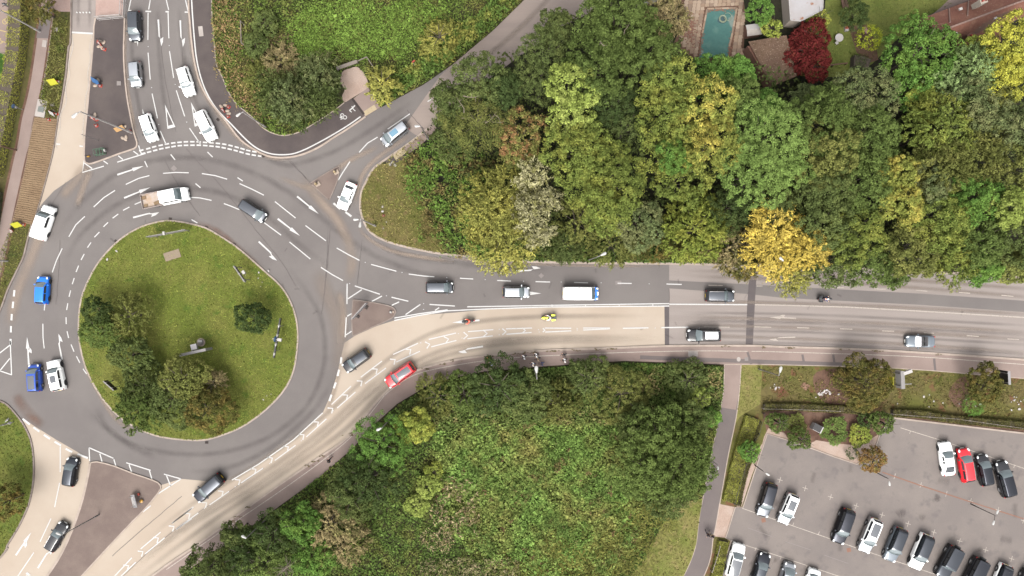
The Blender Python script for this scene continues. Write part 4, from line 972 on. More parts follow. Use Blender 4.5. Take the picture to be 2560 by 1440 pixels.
wood = [
 (1192, 205, 62, 13, 'oak', 'dark', 'dark green oak at the corner of the wood by the side road'),
 (1128, 258, 46, 12, 'oak', 'dark', 'dark green tree overhanging the side road beside the lamp post'),
 (1190, 295, 84, 13, 'pine', 'olive', 'olive pine with bare brown limbs showing, near the side road lamp'),
 (1130, 345, 55, 9, 'oak', 'dark', 'dark bushy tree below the olive pine'),
 (1255, 225, 50, 12, 'oak', 'deep', 'deep green tree between the olive pine and the round grey-green crowns'),
 (1384, 82, 46, 10, 'oak', 'dark', 'small dark tree leaning over the upper end of the side road'),
 (1362, 140, 60, 12, 'dome', 'dark', 'dark dense rounded crown along the side road'),
 (1350, 205, 54, 12, 'dome', 'dark', 'grey-green dense crown above the lime coloured tree'),
 (1545, 70, 98, 15, 'oak', 'oak', 'large mid green oak with dead pale limbs below the white roof'),
 (1500, 165, 92, 15, 'oak', 'oak', 'large mid green oak with twisted dead limbs above the lime coloured tree'),
 (1618, 130, 74, 15, 'oak', 'oak', 'mid green oak beside the pool terrace'),
 (1668, 200, 60, 14, 'oak', 'oakyel2', 'yellow-tipped oak below the pool terrace'),
 (1420, 225, 58, 14, 'oak', 'lime', 'pale lime green tree standing out of the dark wood, upper part'),
 (1425, 300, 60, 13, 'oak', 'lime', 'pale lime green tree standing out of the dark wood, lower part'),
 (1300, 350, 58, 11, 'oak', 'red', 'reddening maple with orange brown leaves'),
 (1535, 265, 66, 12, 'dome', 'deep', 'deep green smooth crown beside the lime tree'),
 (1560, 330, 56, 11, 'dome', 'dark', 'dense dark green crown above the small hole in the canopy'),
 (1445, 385, 82, 14, 'oak', 'oakyel2', 'yellowish green oak below the lime tree'),
 (1520, 455, 95, 14, 'oak', 'oakyel2', 'big yellowish oak in the middle of the wood'),
 (1505, 530, 58, 12, 'oak', 'oakyel2', 'lower oak with yellowish clusters over a dark gap'),
 (1660, 290, 80, 14, 'oak', 'oakyel2', 'broad oak turning yellow between the pool and the big yellow oaks'),
 (1755, 275, 74, 14, 'oak', 'oakyel', 'yellow turning oak below the green garden trees'),
 (1770, 375, 76, 15, 'oak', 'oakyel', 'most strongly yellowed oak beside the bright green crown'),
 (1665, 385, 62, 13, 'oak', 'oakyel2', 'yellow-green oak with a smooth green crown under it'),
 (1690, 455, 64, 12, 'oak', 'oakyel2', 'oak with yellow clusters above the dark bushes'),
 (1675, 400, 40, 14, 'dome', 'green', 'small smooth green crown inside the yellow oaks'),
 (1905, 345, 96, 15, 'dome', 'bright', 'large bright green smooth crown'),
 (1880, 440, 84, 15, 'dome', 'bright', 'bright green smooth crown joined below the largest one'),
 (1950, 420, 62, 14, 'dome', 'bright', 'bright green crown bordering the dark olive trees'),
 (1772, 200, 52, 10, 'oak', 'green', 'fresh green tree at the lower end of the swimming pool'),
 (1836, 190, 46, 9, 'oak', 'green', 'fresh green tree beside the brown tiled shed'),
 (1830, 250, 56, 12, 'oak', 'oak', 'green tree between the shed and the yellow oaks'),
 (1898, 285, 48, 12, 'dome', 'green', 'green smooth crown below the tiled shed'),
 (1830, 520, 66, 10, 'dome', 'deep', 'dark green dense crown above the bright yellow tree'),
 (1940, 520, 50, 10, 'dome', 'dark', 'dark grey-green crown under the bright green crowns'),
 (1245, 520, 90, 11, 'willow', 'willow', 'yellowish willow above the main road, upper crown'),
 (1258, 588, 82, 11, 'willow', 'willow', 'yellowish willow overhanging the main road'),
 (1328, 446, 34, 11, 'willow', 'silver', 'whitish seeding shrub at the top of the yellowish willow'),
 (1318, 528, 40, 12, 'willow', 'silver', 'whitish seeding crown against the yellowish willow'),
 (1362, 508, 30, 11, 'willow', 'silver', 'whitish seeding clump on the dark side of the willow'),
 (1344, 585, 30, 11, 'willow', 'silver', 'whitish seeding clump low on the willow'),
 (1300, 400, 42, 9, 'oak', 'olive', 'olive bush between the reddening maple and the willow'),
 (1440, 555, 56, 6, 'spray', 'olive', 'pale tipped shrub at the foot of the yellowish oaks'),
 (1410, 610, 46, 5, 'spray', 'dark', 'dark shrub between the willow and the roadside lamp'),
 (1590, 560, 66, 8, 'shrub', 'grey', 'grey-green bush in the middle of the road edge'),
 (1650, 600, 50, 5, 'spray', 'bronze', 'brownish bramble bush by the main road'),
 (1530, 615, 52, 5, 'spray', 'olive', 'olive straggly bush above the roadside lamp'),
 (1745, 570, 82, 9, 'conifer', 'ygreen', 'yellow-green feathery tree beside the bright yellow one'),
 (1825, 620, 52, 7, 'spray', 'brown', 'pale brown seeding shrub beside the bright yellow tree'),
 (1855, 655, 44, 6, 'spray', 'bronze', 'bronze shrub hanging over the kerb by the yellow tree'),
 (1930, 575, 62, 11, 'willow', 'yellow', 'bright yellow autumn tree, main crown'),
 (1925, 625, 60, 11, 'willow', 'yellow', 'bright yellow autumn crown next to the lamp head'),
 (2010, 620, 46, 11, 'willow', 'yellow', 'bright yellow autumn crown bordering the dark green trees'),
 (1975, 685, 46, 8, 'willow', 'willow', 'yellow-olive tree drooping over the main road'),
 (2050, 300, 88, 14, 'oak', 'oak', 'dark olive tree behind the crimson tree'),
 (2070, 385, 88, 14, 'oak', 'olive', 'olive tree in the east of the wood with dense foliage'),
 (2150, 250, 80, 13, 'dome', 'grey', 'grey-green fine leaved tree near the clipped yellow bush'),
 (2160, 345, 84, 14, 'oak', 'oak', 'mid green tree between the olive ones'),
 (2060, 470, 76, 13, 'oak', 'dark', 'dark tree above the group of yellow-tipped ones'),
 (2150, 450, 80, 13, 'oak', 'oak', 'green tree with soft round clusters in the east wood'),
 (2235, 440, 50, 13, 'oak', 'oakyel', 'narrow yellow-tinted tree in the east wood'),
 (2240, 515, 52, 13, 'oak', 'oakyel', 'yellow flecked tree above the road in the east wood'),
 (2000, 252, 34, 8, 'dome', 'grey', 'small grey bush at the lower corner of the tiled shed'),
 (2060, 560, 70, 12, 'oak', 'dark', 'dark green tree next to the bright yellow one'),
 (2130, 590, 80, 12, 'oak', 'oakyel2', 'green and yellow tree by the main road'),
 (2080, 660, 66, 9, 'oak', 'dark', 'dark green tree overhanging the road by the motorcycle'),
 (2175, 655, 62, 9, 'oak', 'oak', 'green tree whose twigs hang over the lane dashes'),
 (2340, 330, 82, 13, 'conifer', 'oakyel2', 'yellowish feathery tree in the east wood'),
 (2410, 290, 84, 13, 'oak', 'grey', 'grey-green tree below the bluish conifer'),
 (2330, 420, 76, 13, 'conifer', 'olive', 'olive feathery tree in the middle of the east wood'),
 (2305, 470, 54, 13, 'oak', 'grey', 'bluish grey tree in the middle of the east wood'),
 (2430, 390, 80, 13, 'willow', 'olive', 'olive streaky tree in the east wood'),
 (2510, 330, 76, 13, 'oak', 'grey', 'grey-green tree below the golden tree'),
 (2340, 545, 78, 13, 'oak', 'oakyel2', 'yellow-green tree over the straight road'),
 (2420, 500, 70, 13, 'oak', 'green', 'green tree beside the lime patch in the east wood'),
 (2500, 520, 46, 13, 'oak', 'lime', 'lime yellow tree among the green trees over the straight road'),
 (2540, 430, 72, 13, 'oak', 'olive', 'olive tree at the eastern edge of the picture'),
 (2270, 620, 72, 11, 'oak', 'olive', 'olive tree hanging over the straight road'),
 (2360, 640, 70, 10, 'willow', 'oakyel2', 'yellowish tree hanging over the straight road'),
 (2440, 600, 66, 11, 'oak', 'oak', 'green tree between the olive tree and the edge trees'),
 (2530, 590, 74, 11, 'oak', 'dark', 'dark tree at the far end of the road edge'),
 (2450, 665, 50, 8, 'oak', 'green', 'low green tree over the road kerb'),
 (2530, 655, 50, 8, 'oak', 'olive', 'low olive tree beside the end of the kerb line'),
 (2230, 690, 34, 6, 'oak', 'oak', 'small twiggy bush over the kerb'),
 (2300, 135, 88, 11, 'oak', 'green', 'broad bright green garden tree beside the tiled house'),
 (2285, 215, 58, 10, 'oak', 'green', 'green tree below the broad garden tree'),
 (2300, 255, 48, 10, 'oak', 'ygreen', 'yellow-green bush below the bluish conifer'),
 (2420, 190, 66, 11, 'conifer', 'bluish', 'bluish green feathery conifer, upper'),
 (2365, 235, 62, 11, 'conifer', 'bluish', 'bluish green feathery conifer, lower'),
 (2530, 125, 78, 13, 'oak', 'gold', 'golden yellow tree below the tiled house'),
 (2510, 195, 66, 12, 'oak', 'gold', 'golden yellow tree at the picture edge, lower crown'),
 (2440, 125, 40, 9, 'oak', 'ygreen', 'yellow-green bush between the house and the golden trees'),
 (2470, 265, 56, 11, 'oak', 'olive', 'olive tree under the golden ones'),
 (2140, 36, 36, 5, 'dome', 'deep', 'dark green rounded bush on the lawn'),
 (2020, 125, 52, 5, 'shrub', 'crimson', 'crimson tree beside the tiled shed, main crown'),
 (2034, 84, 40, 5, 'shrub', 'crimson', 'crimson tree beside the tiled shed, upper crown'),
 (2040, 162, 40, 5, 'shrub', 'crimson', 'crimson tree beside the tiled shed, lower crown'),
 (1676, 45, 46, 7, 'spray', 'brown', 'pale brown half bare tree beside the pool'),
 (1650, 20, 44, 7, 'spray', 'brown', 'grey brown bare tree by the white roof'),
 (1902, 28, 34, 5, 'shrub', 'green', 'green bush between the pool and the white flat roof'),
 (1928, 72, 25, 4, 'shrub', 'ygreen', 'yellowish bush next to the pump house'),
 (2040, 50, 30, 3, 'shrub', 'ygreen', 'yellow-green bush at the end of the white flat roof'),
]
for px, py, rp, h, kind, leaf, lab in wood:
    tree(px, py, rp, h, kind, leaf, lab, group=W if py > 200 or px < 1740 else 'garden trees', dead=1 if leaf == 'oak' and px < 1700 else (5 if kind == 'pine' else 0),
         name={'pine': 'pine_tree', 'willow': 'tree'}.get(kind, 'tree') if h >= 6.5 else 'shrub', cat='tree' if h >= 6.5 else 'shrub')
I_ = 'trees on the roundabout'
for row in [
 (240, 778, 36, 5, 'shrub', 'deep', 'dark green small tree at the edge of the roundabout island'),
 (248, 828, 44, 5, 'shrub', 'oak', 'mid green round bush on the roundabout island'),
 (318, 790, 54, 5, 'spray', 'olive', 'airy olive tree on the roundabout island'),
 (322, 890, 48, 5, 'shrub', 'dark', 'dark green bush above the big trees of the roundabout'),
 (352, 970, 56, 5, 'shrub', 'dark', 'dark green round tree in the dark group on the roundabout'),
 (345, 1022, 54, 5, 'conifer', 'oak', 'feathery green tree overhanging the roundabout kerb'),
 (425, 1008, 72, 6, 'shrub', 'dark', 'largest dark green tree in the middle of the roundabout group'),
 (455, 945, 56, 7, 'shrub', 'olive', 'greyish seeding tree below the roundabout sign'),
 (510, 1025, 70, 6, 'shrub', 'bronze', 'bronze-green round tree on the roundabout'),
 (540, 955, 26, 3, 'spray', 'brown', 'small brown bush next to the greyish tree'),
 (632, 797, 42, 5, 'shrub', 'deep', 'single dark round tree beside the chevron sign'),
 (5, 1258, 48, 6, 'shrub', 'bronze', 'bronze-green tree on the mown verge of the exit lane')]:
    tree(*row, group=I_ if row[0] > 100 else None)
for row in [
 (688, 228, 46, 6, 'willow', 'dark', 'grey-green willow bush next to the meadow, outer'),
 (795, 188, 50, 6, 'willow', 'grey', 'grey-green willow bush beside the grey board fence'),
 (724, 252, 48, 7, 'willow', 'grey', 'tall grey-green willow bush in the middle of the clump'),
 (796, 250, 44, 6, 'willow', 'dark', 'dark willow bush beside the gravel patch'),
 (748, 284, 32, 5, 'willow', 'deep', 'deep green willow bush next to the cycle track'),
 (957, 212, 40, 4, 'conifer', 'willow', 'yellowish feathery bush beside the gravel patch'),
 (700, 160, 40, 2.4, 'spray', 'brown', 'bare brown shrub in the meadow'),
 (650, 190, 32, 2.2, 'spray', 'olive', 'low olive shrub by the bare brown one'),
 (665, 60, 30, 2, 'shrub', 'dark', 'low dark green scrub by the wooden rail'),
 (640, 110, 32, 2, 'shrub', 'dark', 'low dark green scrub at the rail corner'),
 (1100, 100, 46, 3, 'spray', 'willow', 'straw yellow bush in the roadside hedge')]:
    tree(*row, name='shrub', cat='shrub', group='willow bushes and scrub of the meadow')
B_ = 'trees and bushes of the lower meadow'
for row in [
 (950, 1110, 76, 8, 'dome', 'green', 'round green tree with a lamp head in front'),
 (1040, 1062, 46, 6, 'oak', 'ygreen', 'yellow-green small tree by the pavement bend'),
 (925, 1200, 76, 8, 'oak', 'deep', 'deep green tree below the round green tree'),
 (880, 1240, 60, 7, 'oak', 'dark', 'dark green tree along the pavement'),
 (820, 1310, 66, 6, 'spray', 'brown', 'pale brown seeding bush'),
 (850, 1350, 66, 5, 'spray', 'brown', 'pale brown bush at the lower picture edge'),
 (750, 1310, 46, 7, 'oak', 'green', 'fresh green tree between the brown bush and the dark trees'),
 (685, 1335, 54, 7, 'oak', 'deep', 'deep green tree by the pavement lamp head'),
 (610, 1385, 54, 7, 'oak', 'deep', 'deep green tree beside the ghost island road'),
 (660, 1410, 54, 7, 'oak', 'oak', 'olive green tree near the bare dead bush'),
 (520, 1425, 58, 6, 'oak', 'dark', 'dark bush at the bottom edge beside the road'),
 (590, 1335, 34, 6, 'oak', 'dark', 'small dark bush on the pavement edge'),
 (780, 1400, 50, 6, 'oak', 'green', 'green bush at the bottom edge under the brown ones'),
 (1245, 965, 78, 7, 'oak', 'deep', 'deep green tree hanging over the pavement by the walkers'),
 (1315, 985, 66, 6, 'oak', 'dark', 'dark tree below the lamp head by the walkers'),
 (1160, 985, 48, 4, 'shrub', 'oak', 'green bush between the walkers and the yellow-green tree'),
 (1095, 990, 50, 3.5, 'spray', 'olive', 'olive thicket at the pavement bend'),
 (1390, 1010, 46, 4, 'conifer', 'olive', 'feathery olive shrub in the thicket'),
 (1470, 945, 54, 4, 'shrub', 'dark', 'dark scrub along the pavement'),
 (1555, 985, 74, 5, 'dome', 'olive', 'broad olive bush above the big meadow oak'),
 (1745, 995, 24, 3, 'oak', 'lime', 'small lime yellow bush near the footpath'),
 (1715, 945, 50, 3, 'shrub', 'dark', 'dark scrub at the footpath corner'),
 (1660, 1100, 86, 9, 'oak', 'oak', 'big meadow oak beside the footpath, upper crown'),
 (1620, 1170, 84, 9, 'oak', 'oak', 'big meadow oak beside the footpath, meadow side'),
 (1700, 1170, 88, 10, 'oak', 'oak', 'big meadow oak overhanging the footpath'),
 (1680, 1235, 64, 7, 'oak', 'dark', 'big meadow oak, lowest crown above the dry grass'),
 (1610, 1085, 60, 7, 'oak', 'dark', 'dark crown at the meadow side of the big oak'),
 (1725, 1070, 50, 6, 'oak', 'dark', 'dark crown between the big oak and the footpath'),
 (1780, 1040, 20, 3, 'oak', 'green', 'small green bush at the footpath edge'),
 (1072, 1215, 28, 2.5, 'shrub', 'lime', 'lime green creeper mound in the meadow'),
 (1045, 1260, 30, 2.2, 'shrub', 'lime', 'lime green creeper mound below the first'),
 (1085, 1180, 24, 2, 'shrub', 'ygreen', 'yellow-green creeper mound near the dark trees')]:
    tree(*row, group=B_, name='tree' if row[3] >= 6 else 'shrub', cat='tree' if row[3] >= 6 else 'shrub')
for row in [
 (2168, 955, 72, 6, 'shrub', 'bronze', 'big bronze-green tree on the littered verge'),
 (2468, 965, 48, 5, 'shrub', 'bronze', 'smaller bronze-green tree beside the black sign'),
 (1942, 1054, 26, 3, 'shrub', 'oak', 'green bush in the corner of the planting bed'),
 (1994, 1096, 27, 3, 'shrub', 'oak', 'dark green bush at the car park kerb'),
 (1986, 1058, 26, 1.2, 'shrub', 'olive', 'low olive ground cover between the two bushes'),
 (2085, 1075, 34, 1.5, 'shrub', 'oak', 'broad low green bush beside the black and white box'),
 (2148, 1086, 28, 1.6, 'shrub', 'ygreen', 'yellowish low bush in the planting bed'),
 (2162, 1050, 20, 1.5, 'shrub', 'deep', 'dark low bush behind the yellowish one'),
 (2210, 1058, 29, 3.2, 'shrub', 'oak', 'green tree at the top corner of the car park'),
 (2182, 1150, 34, 3.5, 'shrub', 'rust', 'rust coloured tree on the car park island'),
 (1874, 1128, 27, 3.2, 'shrub', 'green', 'round green tree between the hedge and the car park'),
 (2126, 1131, 13, .9, 'ball', 'deep', 'small dark dome bush on the gravel'),
 (2430, 1012, 22, .8, 'ball', 'green', 'low green mound beside the hedge of the verge')]:
    tree(*row, group='trees and bushes round the car park', name='tree' if row[3] >= 3 else 'shrub', cat='tree' if row[3] >= 3 else 'shrub')
tree(2163, 102, 25, 2.6, 'ball', 'topiary', 'clipped round yellow-green bush in the garden bed', name='shrub', cat='shrub')
tree(95, 20, 34, 5, 'spray', 'bronze', 'bronze tree at the top of the old footpath hedge')
# the bare dead bush
t = thing('dead_bush', 'bare white dead bush among the green trees at the bottom', 'shrub', G(722, 1410, 5))
t.location.z = ZK
m = MB()
for i in range(26):
    a = rng.uniform(0, 6.28)
    p = Vector((0, 0, rng.uniform(5, 7)))
    d = Vector((math.cos(a), math.sin(a), rng.uniform(.1, .8))).normalized()
    q = p + d * rng.uniform(.6, 1.3)
    m.tube(p, q, .05, .025, 4); m.tube(q, q + (d + Vector((rng.normal(), rng.normal(), .3)) * .6) * .5, .025, .01, 4)
m.tube((0, 0, 0), (0, 0, 6.4), .12, .05, 6)
m.build('branches', M_DEAD, t)

# hedges
def hedge(px, w, h, leaf, label, base=ZK, dens=95, sz=.13, n=4, jitter=.06):
    pts = [G(*p) for p in cr(px, n)]
    cum = [0]
    for a, b_ in zip(pts, pts[1:]): cum.append(cum[-1] + (b_ - a).length)
    cum = np.array(cum); tot = cum[-1]
    PX = np.array([p[:2] for p in pts])
    N = int(tot * (w + 2 * h) * dens)
    s_ = rng.uniform(0, tot, N)
    X, Y = np.interp(s_, cum, PX[:, 0]), np.interp(s_, cum, PX[:, 1])
    dx, dy = np.gradient(PX[:, 0], cum), np.gradient(PX[:, 1], cum)
    tx, ty = np.interp(s_, cum, dx), np.interp(s_, cum, dy)
    nrm = np.stack([-ty, tx], 1); nrm /= np.linalg.norm(nrm, axis=1, keepdims=True)
    v = rng.uniform(-(w / 2 + h), w / 2 + h, N)
    bumpy = .12 * h * np.sin(s_ * 2.1) + .08 * h * np.sin(s_ * 5.3 + 1)
    top = np.abs(v) < w / 2
    u = np.where(top, v, np.sign(v) * w / 2)
    z = np.where(top, h, h - (np.abs(v) - w / 2)) + np.where(top, bumpy, 0)
    C = np.stack([X + nrm[:, 0] * u, Y + nrm[:, 1] * u, base + z], 1) + rng.normal(size=(N, 3)) * jitter
    NN = np.where(top[:, None], np.array([0, 0, 1.0]), np.concatenate([nrm * np.sign(v)[:, None], np.full((N, 1), .4)], 1)) + rng.normal(size=(N, 3)) * .5
    Q = leaf_quads(C, NN, sz * rng.uniform(.7, 1.3, N), .6)
    t = thing('hedge', label, 'hedge', (0, 0, 0))
    link('foliage', quads_np('hedge_foliage', Q), LEAF[leaf], t)
    core = ribbon('branches', cr(px, n), (w - .12) / S, base + h - .12, M_TRUNK, depth=h - .1)
    core.parent = t
    return t
hedge([(62, -60), (58, 0), (56, 80), (50, 150), (36, 225), (22, 300), (10, 360), (-6, 440)], 1.9, 1.7, 'hedge', 'tall yellow-green hedge beside the old footpath')
hedge([(-4, 480), (-12, 560), (-30, 640)], 1.6, 2.0, 'deep', 'dark end of the tall hedge at the picture edge')
hedge([(1878, 1042), (1862, 1090), (1845, 1150), (1832, 1205), (1822, 1252)], 2.0, .55, 'mow', 'low clipped yellow-green hedge strip beside the footpath', n=5, sz=.15, dens=260, jitter=.04)
hedge([(1894, 1052), (1880, 1100), (1868, 1150), (1852, 1210), (1842, 1262)], .9, .35, 'hedged', 'low dull hedge between the thin fence and the car park', sz=.14, dens=240, jitter=.04)
hedge([(1806, 1350), (1799, 1390), (1788, 1440), (1778, 1480)], 1.5, .55, 'mow', 'second clipped hedge strip at the bottom by the footpath', sz=.15, dens=260, jitter=.04)
hedge([(1906, 1016), (1960, 1015), (2010, 1017), (2060, 1020), (2110, 1022), (2150, 1026)], .9, .7, 'hedged', 'low olive hedge along the littered verge, near part', dens=200, sz=.16)
hedge([(2225, 1030), (2290, 1033), (2350, 1042), (2420, 1050), (2490, 1056), (2580, 1064)], 1.0, .8, 'hedged', 'low olive hedge above the car park, far part', dens=200, sz=.16)
hedge([(2124, 158), (2140, 160), (2162, 168)], 1.6, 1.4, 'deep', 'clipped dark green hedge block in the garden')

# ground cover nobody could count
def inside(poly, X, Y):
    r_ = np.zeros(len(X), bool)
    n = len(poly)
    for i in range(n):
        x1, y1 = poly[i]; x2, y2 = poly[(i + 1) % n]
        c = ((y1 > Y) != (y2 > Y)) & (X < (x2 - x1) * (Y - y1) / (y2 - y1 + 1e-12) + x1)
        r_ ^= c
    return r_
def nse(X, Y, f, s=0):
    return (np.sin(X * f + 1.3 * s + 1.7 * np.sin(Y * f * .8 + s)) + np.sin(Y * f * 1.13 + 2.1 * s + 1.9 * np.sin(X * f * .7 + 2 * s)) + .6 * np.sin((X + Y) * f * 2.3 + s) + .6 * np.sin((X - Y) * f * 2.9 + 3 * s)) / 3.2
def scatter(name, px, dens, size, mat, label, hmin=.02, hmax=.3, elong=.6, upw=1.0, tilt=.5, thr=-2, f=.5, seed=1, base=ZK, cat='ground cover', soft=0.0, tall=.25, edge=0.0):
    poly = [tuple(G(*p)[:2]) for p in px]
    A = np.array(poly)
    lo, hi = A.min(0), A.max(0)
    n = int((hi[0] - lo[0]) * (hi[1] - lo[1]) * dens)
    X, Y = rng.uniform(lo[0], hi[0], n), rng.uniform(lo[1], hi[1], n)
    wob = edge
    k = inside(poly, X + wob * (nse(X, Y, .9, seed + 11) + rng.normal(size=n) * .5), Y + wob * (nse(Y, X, .8, seed + 7) + rng.normal(size=n) * .5)) & (np.abs(X) < 78) & (np.abs(Y) < 45)
    if thr > -2: k &= nse(X, Y, f, seed) + rng.normal(size=n) * soft > thr
    X, Y = X[k], Y[k]
    hh = np.clip(.5 + .32 * nse(X, Y, 1.7, seed + 3) + .38 * nse(X, Y, .38, seed + 5), 0, 1.15)
    Z = base + hmin + (hmax - hmin) * (hh * (1 - tall) + rng.uniform(0, 1, len(X)) * tall)
    C = np.stack([X, Y, Z], 1)
    N = np.array([0, 0, upw]) + rng.normal(size=(len(X), 3)) * tilt
    Q = leaf_quads(C, N, size * np.exp(rng.normal(size=len(X)) * .38), elong)
    o = link(name, quads_np(name, Q), mat)
    return tag(o, label, cat, kind='stuff')
def gm(name, c, c2=None, **k): return leaf_mat(name, c, c2, **k)
lower = [(1808, 915), (1560, 906), (1367, 919), (1206, 933), (1131, 948), (1072, 965), (992, 1014), (880, 1126), (700, 1268), (560, 1368), (430, 1456), (1560, 1456), (1608, 1400), (1655, 1310), (1690, 1262), (1757, 1240), (1784, 1106), (1794, 1055), (1806, 977)]
scatter('undergrowth', lower, 60, .22, gm('meadow_green', (90, 116, 50), (110, 120, 56), k=1.5, patch=.3, var=.55), 'mixed green undergrowth of the lower meadow', hmax=.55, f=.45)
ivy = cr([(1095, 1075), (1250, 1060), (1420, 1045), (1560, 1060), (1600, 1130), (1590, 1210), (1600, 1280), (1520, 1370), (1400, 1440), (1270, 1400), (1180, 1330), (1110, 1240), (1095, 1150)], 4, True)
scatter('creeper_leaves', ivy, 95, .235, gm('creeper_green', (106, 138, 60), (128, 130, 66), k=1.5, patch=.16, var=.6, split=(.42, .66)), 'bright green creeper leaves covering the lower meadow', edge=3.0, hmin=.1, hmax=1.3, thr=-.68, f=1.9, elong=.8, tilt=.5, soft=.12)
scatter('rough_grass_blades', cr([(1350, 1380), (1480, 1310), (1600, 1250), (1690, 1262), (1655, 1310), (1608, 1400), (1570, 1456), (1250, 1456)], 3, True), 60, .42, gm('rough_blades', (130, 134, 62), (112, 114, 54), k=1.75, patch=.4), 'olive rough grass at the bottom of the meadow', edge=2.4, hmin=.4, hmax=1.0, elong=.16, tilt=.8)
scatter('bramble_mounds', cr([(1110, 1090), (1500, 1060), (1590, 1200), (1560, 1400), (1300, 1430), (1130, 1300)], 4, True), 60, .2, gm('mound_green', (92, 118, 54), (120, 104, 66), k=1.5, patch=.5, split=(.52, .62)), 'bramble mounds rising out of the creepers of the lower meadow', edge=2.0, hmin=.6, hmax=1.7, thr=.42, f=.62, tilt=.7, seed=4, soft=.1)
scatter('dry_plumes', cr([(1120, 1180), (1180, 1230), (1200, 1300), (1150, 1340), (1110, 1380), (1050, 1350), (1100, 1280)], 3, True), 34, .30, gm('dry_plume', (188, 166, 128), (150, 134, 88), k=1.5, patch=.9), 'pale dry seed plumes between the creepers and the trees', edge=1.6, hmin=.7, hmax=1.6, elong=.3, tilt=.8, thr=-.2, f=1.2)
scatter('brown_patches', cr([(1110, 1090), (1500, 1060), (1600, 1200), (1640, 1300), (1500, 1420), (1300, 1440), (1130, 1300)], 4, True), 40, .2, gm('dead_bramble', (132, 100, 74), (112, 96, 62), k=1.4, patch=1), 'small brown dead patches among the creepers', edge=1.0, hmin=.6, hmax=1.3, thr=.72, f=1.05, tilt=.8, seed=8)
scatter('dry_plumes', cr([(1060, 1400), (1200, 1390), (1300, 1420), (1250, 1470), (1080, 1470)], 3, True), 40, .28, gm('dry_plume_b', (170, 156, 116), (132, 130, 76), k=1.5, patch=.6), 'pale dry seed heads at the bottom picture edge', edge=1.6, hmin=.5, hmax=1.3, elong=.3, tilt=.8)
scatter('brambles', [(1020, 1000), (1200, 940), (1400, 925), (1600, 912), (1800, 916), (1798, 1050), (1600, 1060), (1400, 1060), (1120, 1080), (1000, 1030)], 36, .26, gm('bramble_green', (100, 120, 58), (134, 122, 76), k=1.9, patch=.28, split=(.5, .62)), 'tangled brambles along the pavement', hmin=.2, hmax=1.3, thr=-.5, f=.9, tilt=.6)
scatter('weedy_edge', [(1367, 919), (1560, 906), (1800, 914), (1800, 934), (1560, 926), (1380, 938)], 60, .2, gm('edge_green', (102, 148, 54), (88, 126, 52), k=1.6), 'fresh green weeds along the pavement edge', hmax=.4)
mead = track_out[1:-1] + [(857, 175), (893, 166), (925, 205), (950, 262)] + arm_left[:-1] + [(1307, -10), (530, -10)]
scatter('undergrowth', mead, 60, .21, gm('meadow_green_b', (96, 118, 48), (116, 116, 58), k=1.45, patch=.3, var=.55), 'mixed green undergrowth of the upper meadow', hmax=.5)
scatter('bright_creepers', cr([(730, 60), (800, 20), (900, 10), (1010, 20), (1110, 0), (1120, 50), (1040, 110), (960, 150), (880, 150), (760, 150), (720, 110)], 3, True), 85, .2, gm('meadow_bright', (112, 144, 54), (104, 130, 50), k=1.35, patch=.6, var=.5), 'bright green low creepers in the upper meadow', edge=2.4, hmin=.2, hmax=.6, tilt=.45)
scatter('dry_scrub', cr([(535, 0), (590, 0), (600, 100), (610, 150), (650, 180), (690, 140), (700, 200), (640, 240), (680, 300), (640, 285), (590, 245), (555, 180), (540, 100)], 3, True), 42, .26, gm('dry_scrub', (146, 130, 78), (156, 124, 88), k=1.75, patch=.5), 'dry brownish scrub beside the cycle track', edge=1.1, hmax=.7, tilt=.8, elong=.4)
scatter('brown_stems', cr([(640, 120), (720, 90), (740, 150), (700, 190), (650, 180)], 3, True), 30, .4, gm('brown_stem', (140, 108, 92), (110, 84, 66), k=1.4), 'brown dry stems in the upper meadow', edge=1.1, hmin=.3, hmax=1.2, elong=.1, tilt=.9)
scatter('roadside_brambles', [(960, 262), (1060, 206), (1132, 156), (1184, 112), (1234, 70), (1307, -2), (1250, -10), (1190, 40), (1120, 90), (1060, 150), (990, 190), (950, 230)], 60, .27, gm('bramble_green_b', (88, 116, 48), (132, 134, 58), k=1.75, patch=.4), 'thick brambles along the side road', hmin=.2, hmax=1.9, tilt=.6)
nosep = cr(nose, 3)[6:]
scatter('rough_grass_blades', nosep + [(1140, 610), (1090, 480), (1050, 400)], 48, .2, gm('nose_grass', (152, 140, 82), (126, 132, 60), k=1.5, patch=.35), 'dry grass on the nose of the wood', hmax=.18, tilt=.8, elong=.3)
scatter('brambles', cr([(1040, 380), (1090, 350), (1170, 390), (1240, 420), (1230, 640), (1150, 630), (1060, 590), (1050, 500), (1010, 450)], 3, True), 52, .27, gm('nose_bramble', (94, 124, 48), (120, 106, 62), k=1.75, patch=.35, split=(.5, .6)), 'green brambles between the grass and the wood', edge=1.1, hmin=.2, hmax=1.6, thr=-.7, f=.8, tilt=.6)
scatter('brambles', [(1180, 650), (1330, 652), (1556, 655), (1675, 656), (1842, 658), (1842, 600), (1600, 590), (1400, 590), (1250, 600)], 50, .28, gm('edge_bramble', (92, 116, 52), (130, 122, 64), k=1.7, patch=.35), 'brambles along the main road under the wood', hmin=.2, hmax=1.5, tilt=.6)
scatter('weedy_edge', [(1180, 651), (1556, 656), (1842, 660), (1842, 646), (1556, 640), (1330, 640)], 60, .2, gm('edge_green_b', (98, 136, 54), (82, 112, 48), k=1.5), 'green grass fringe along the wood kerb', hmax=.3)
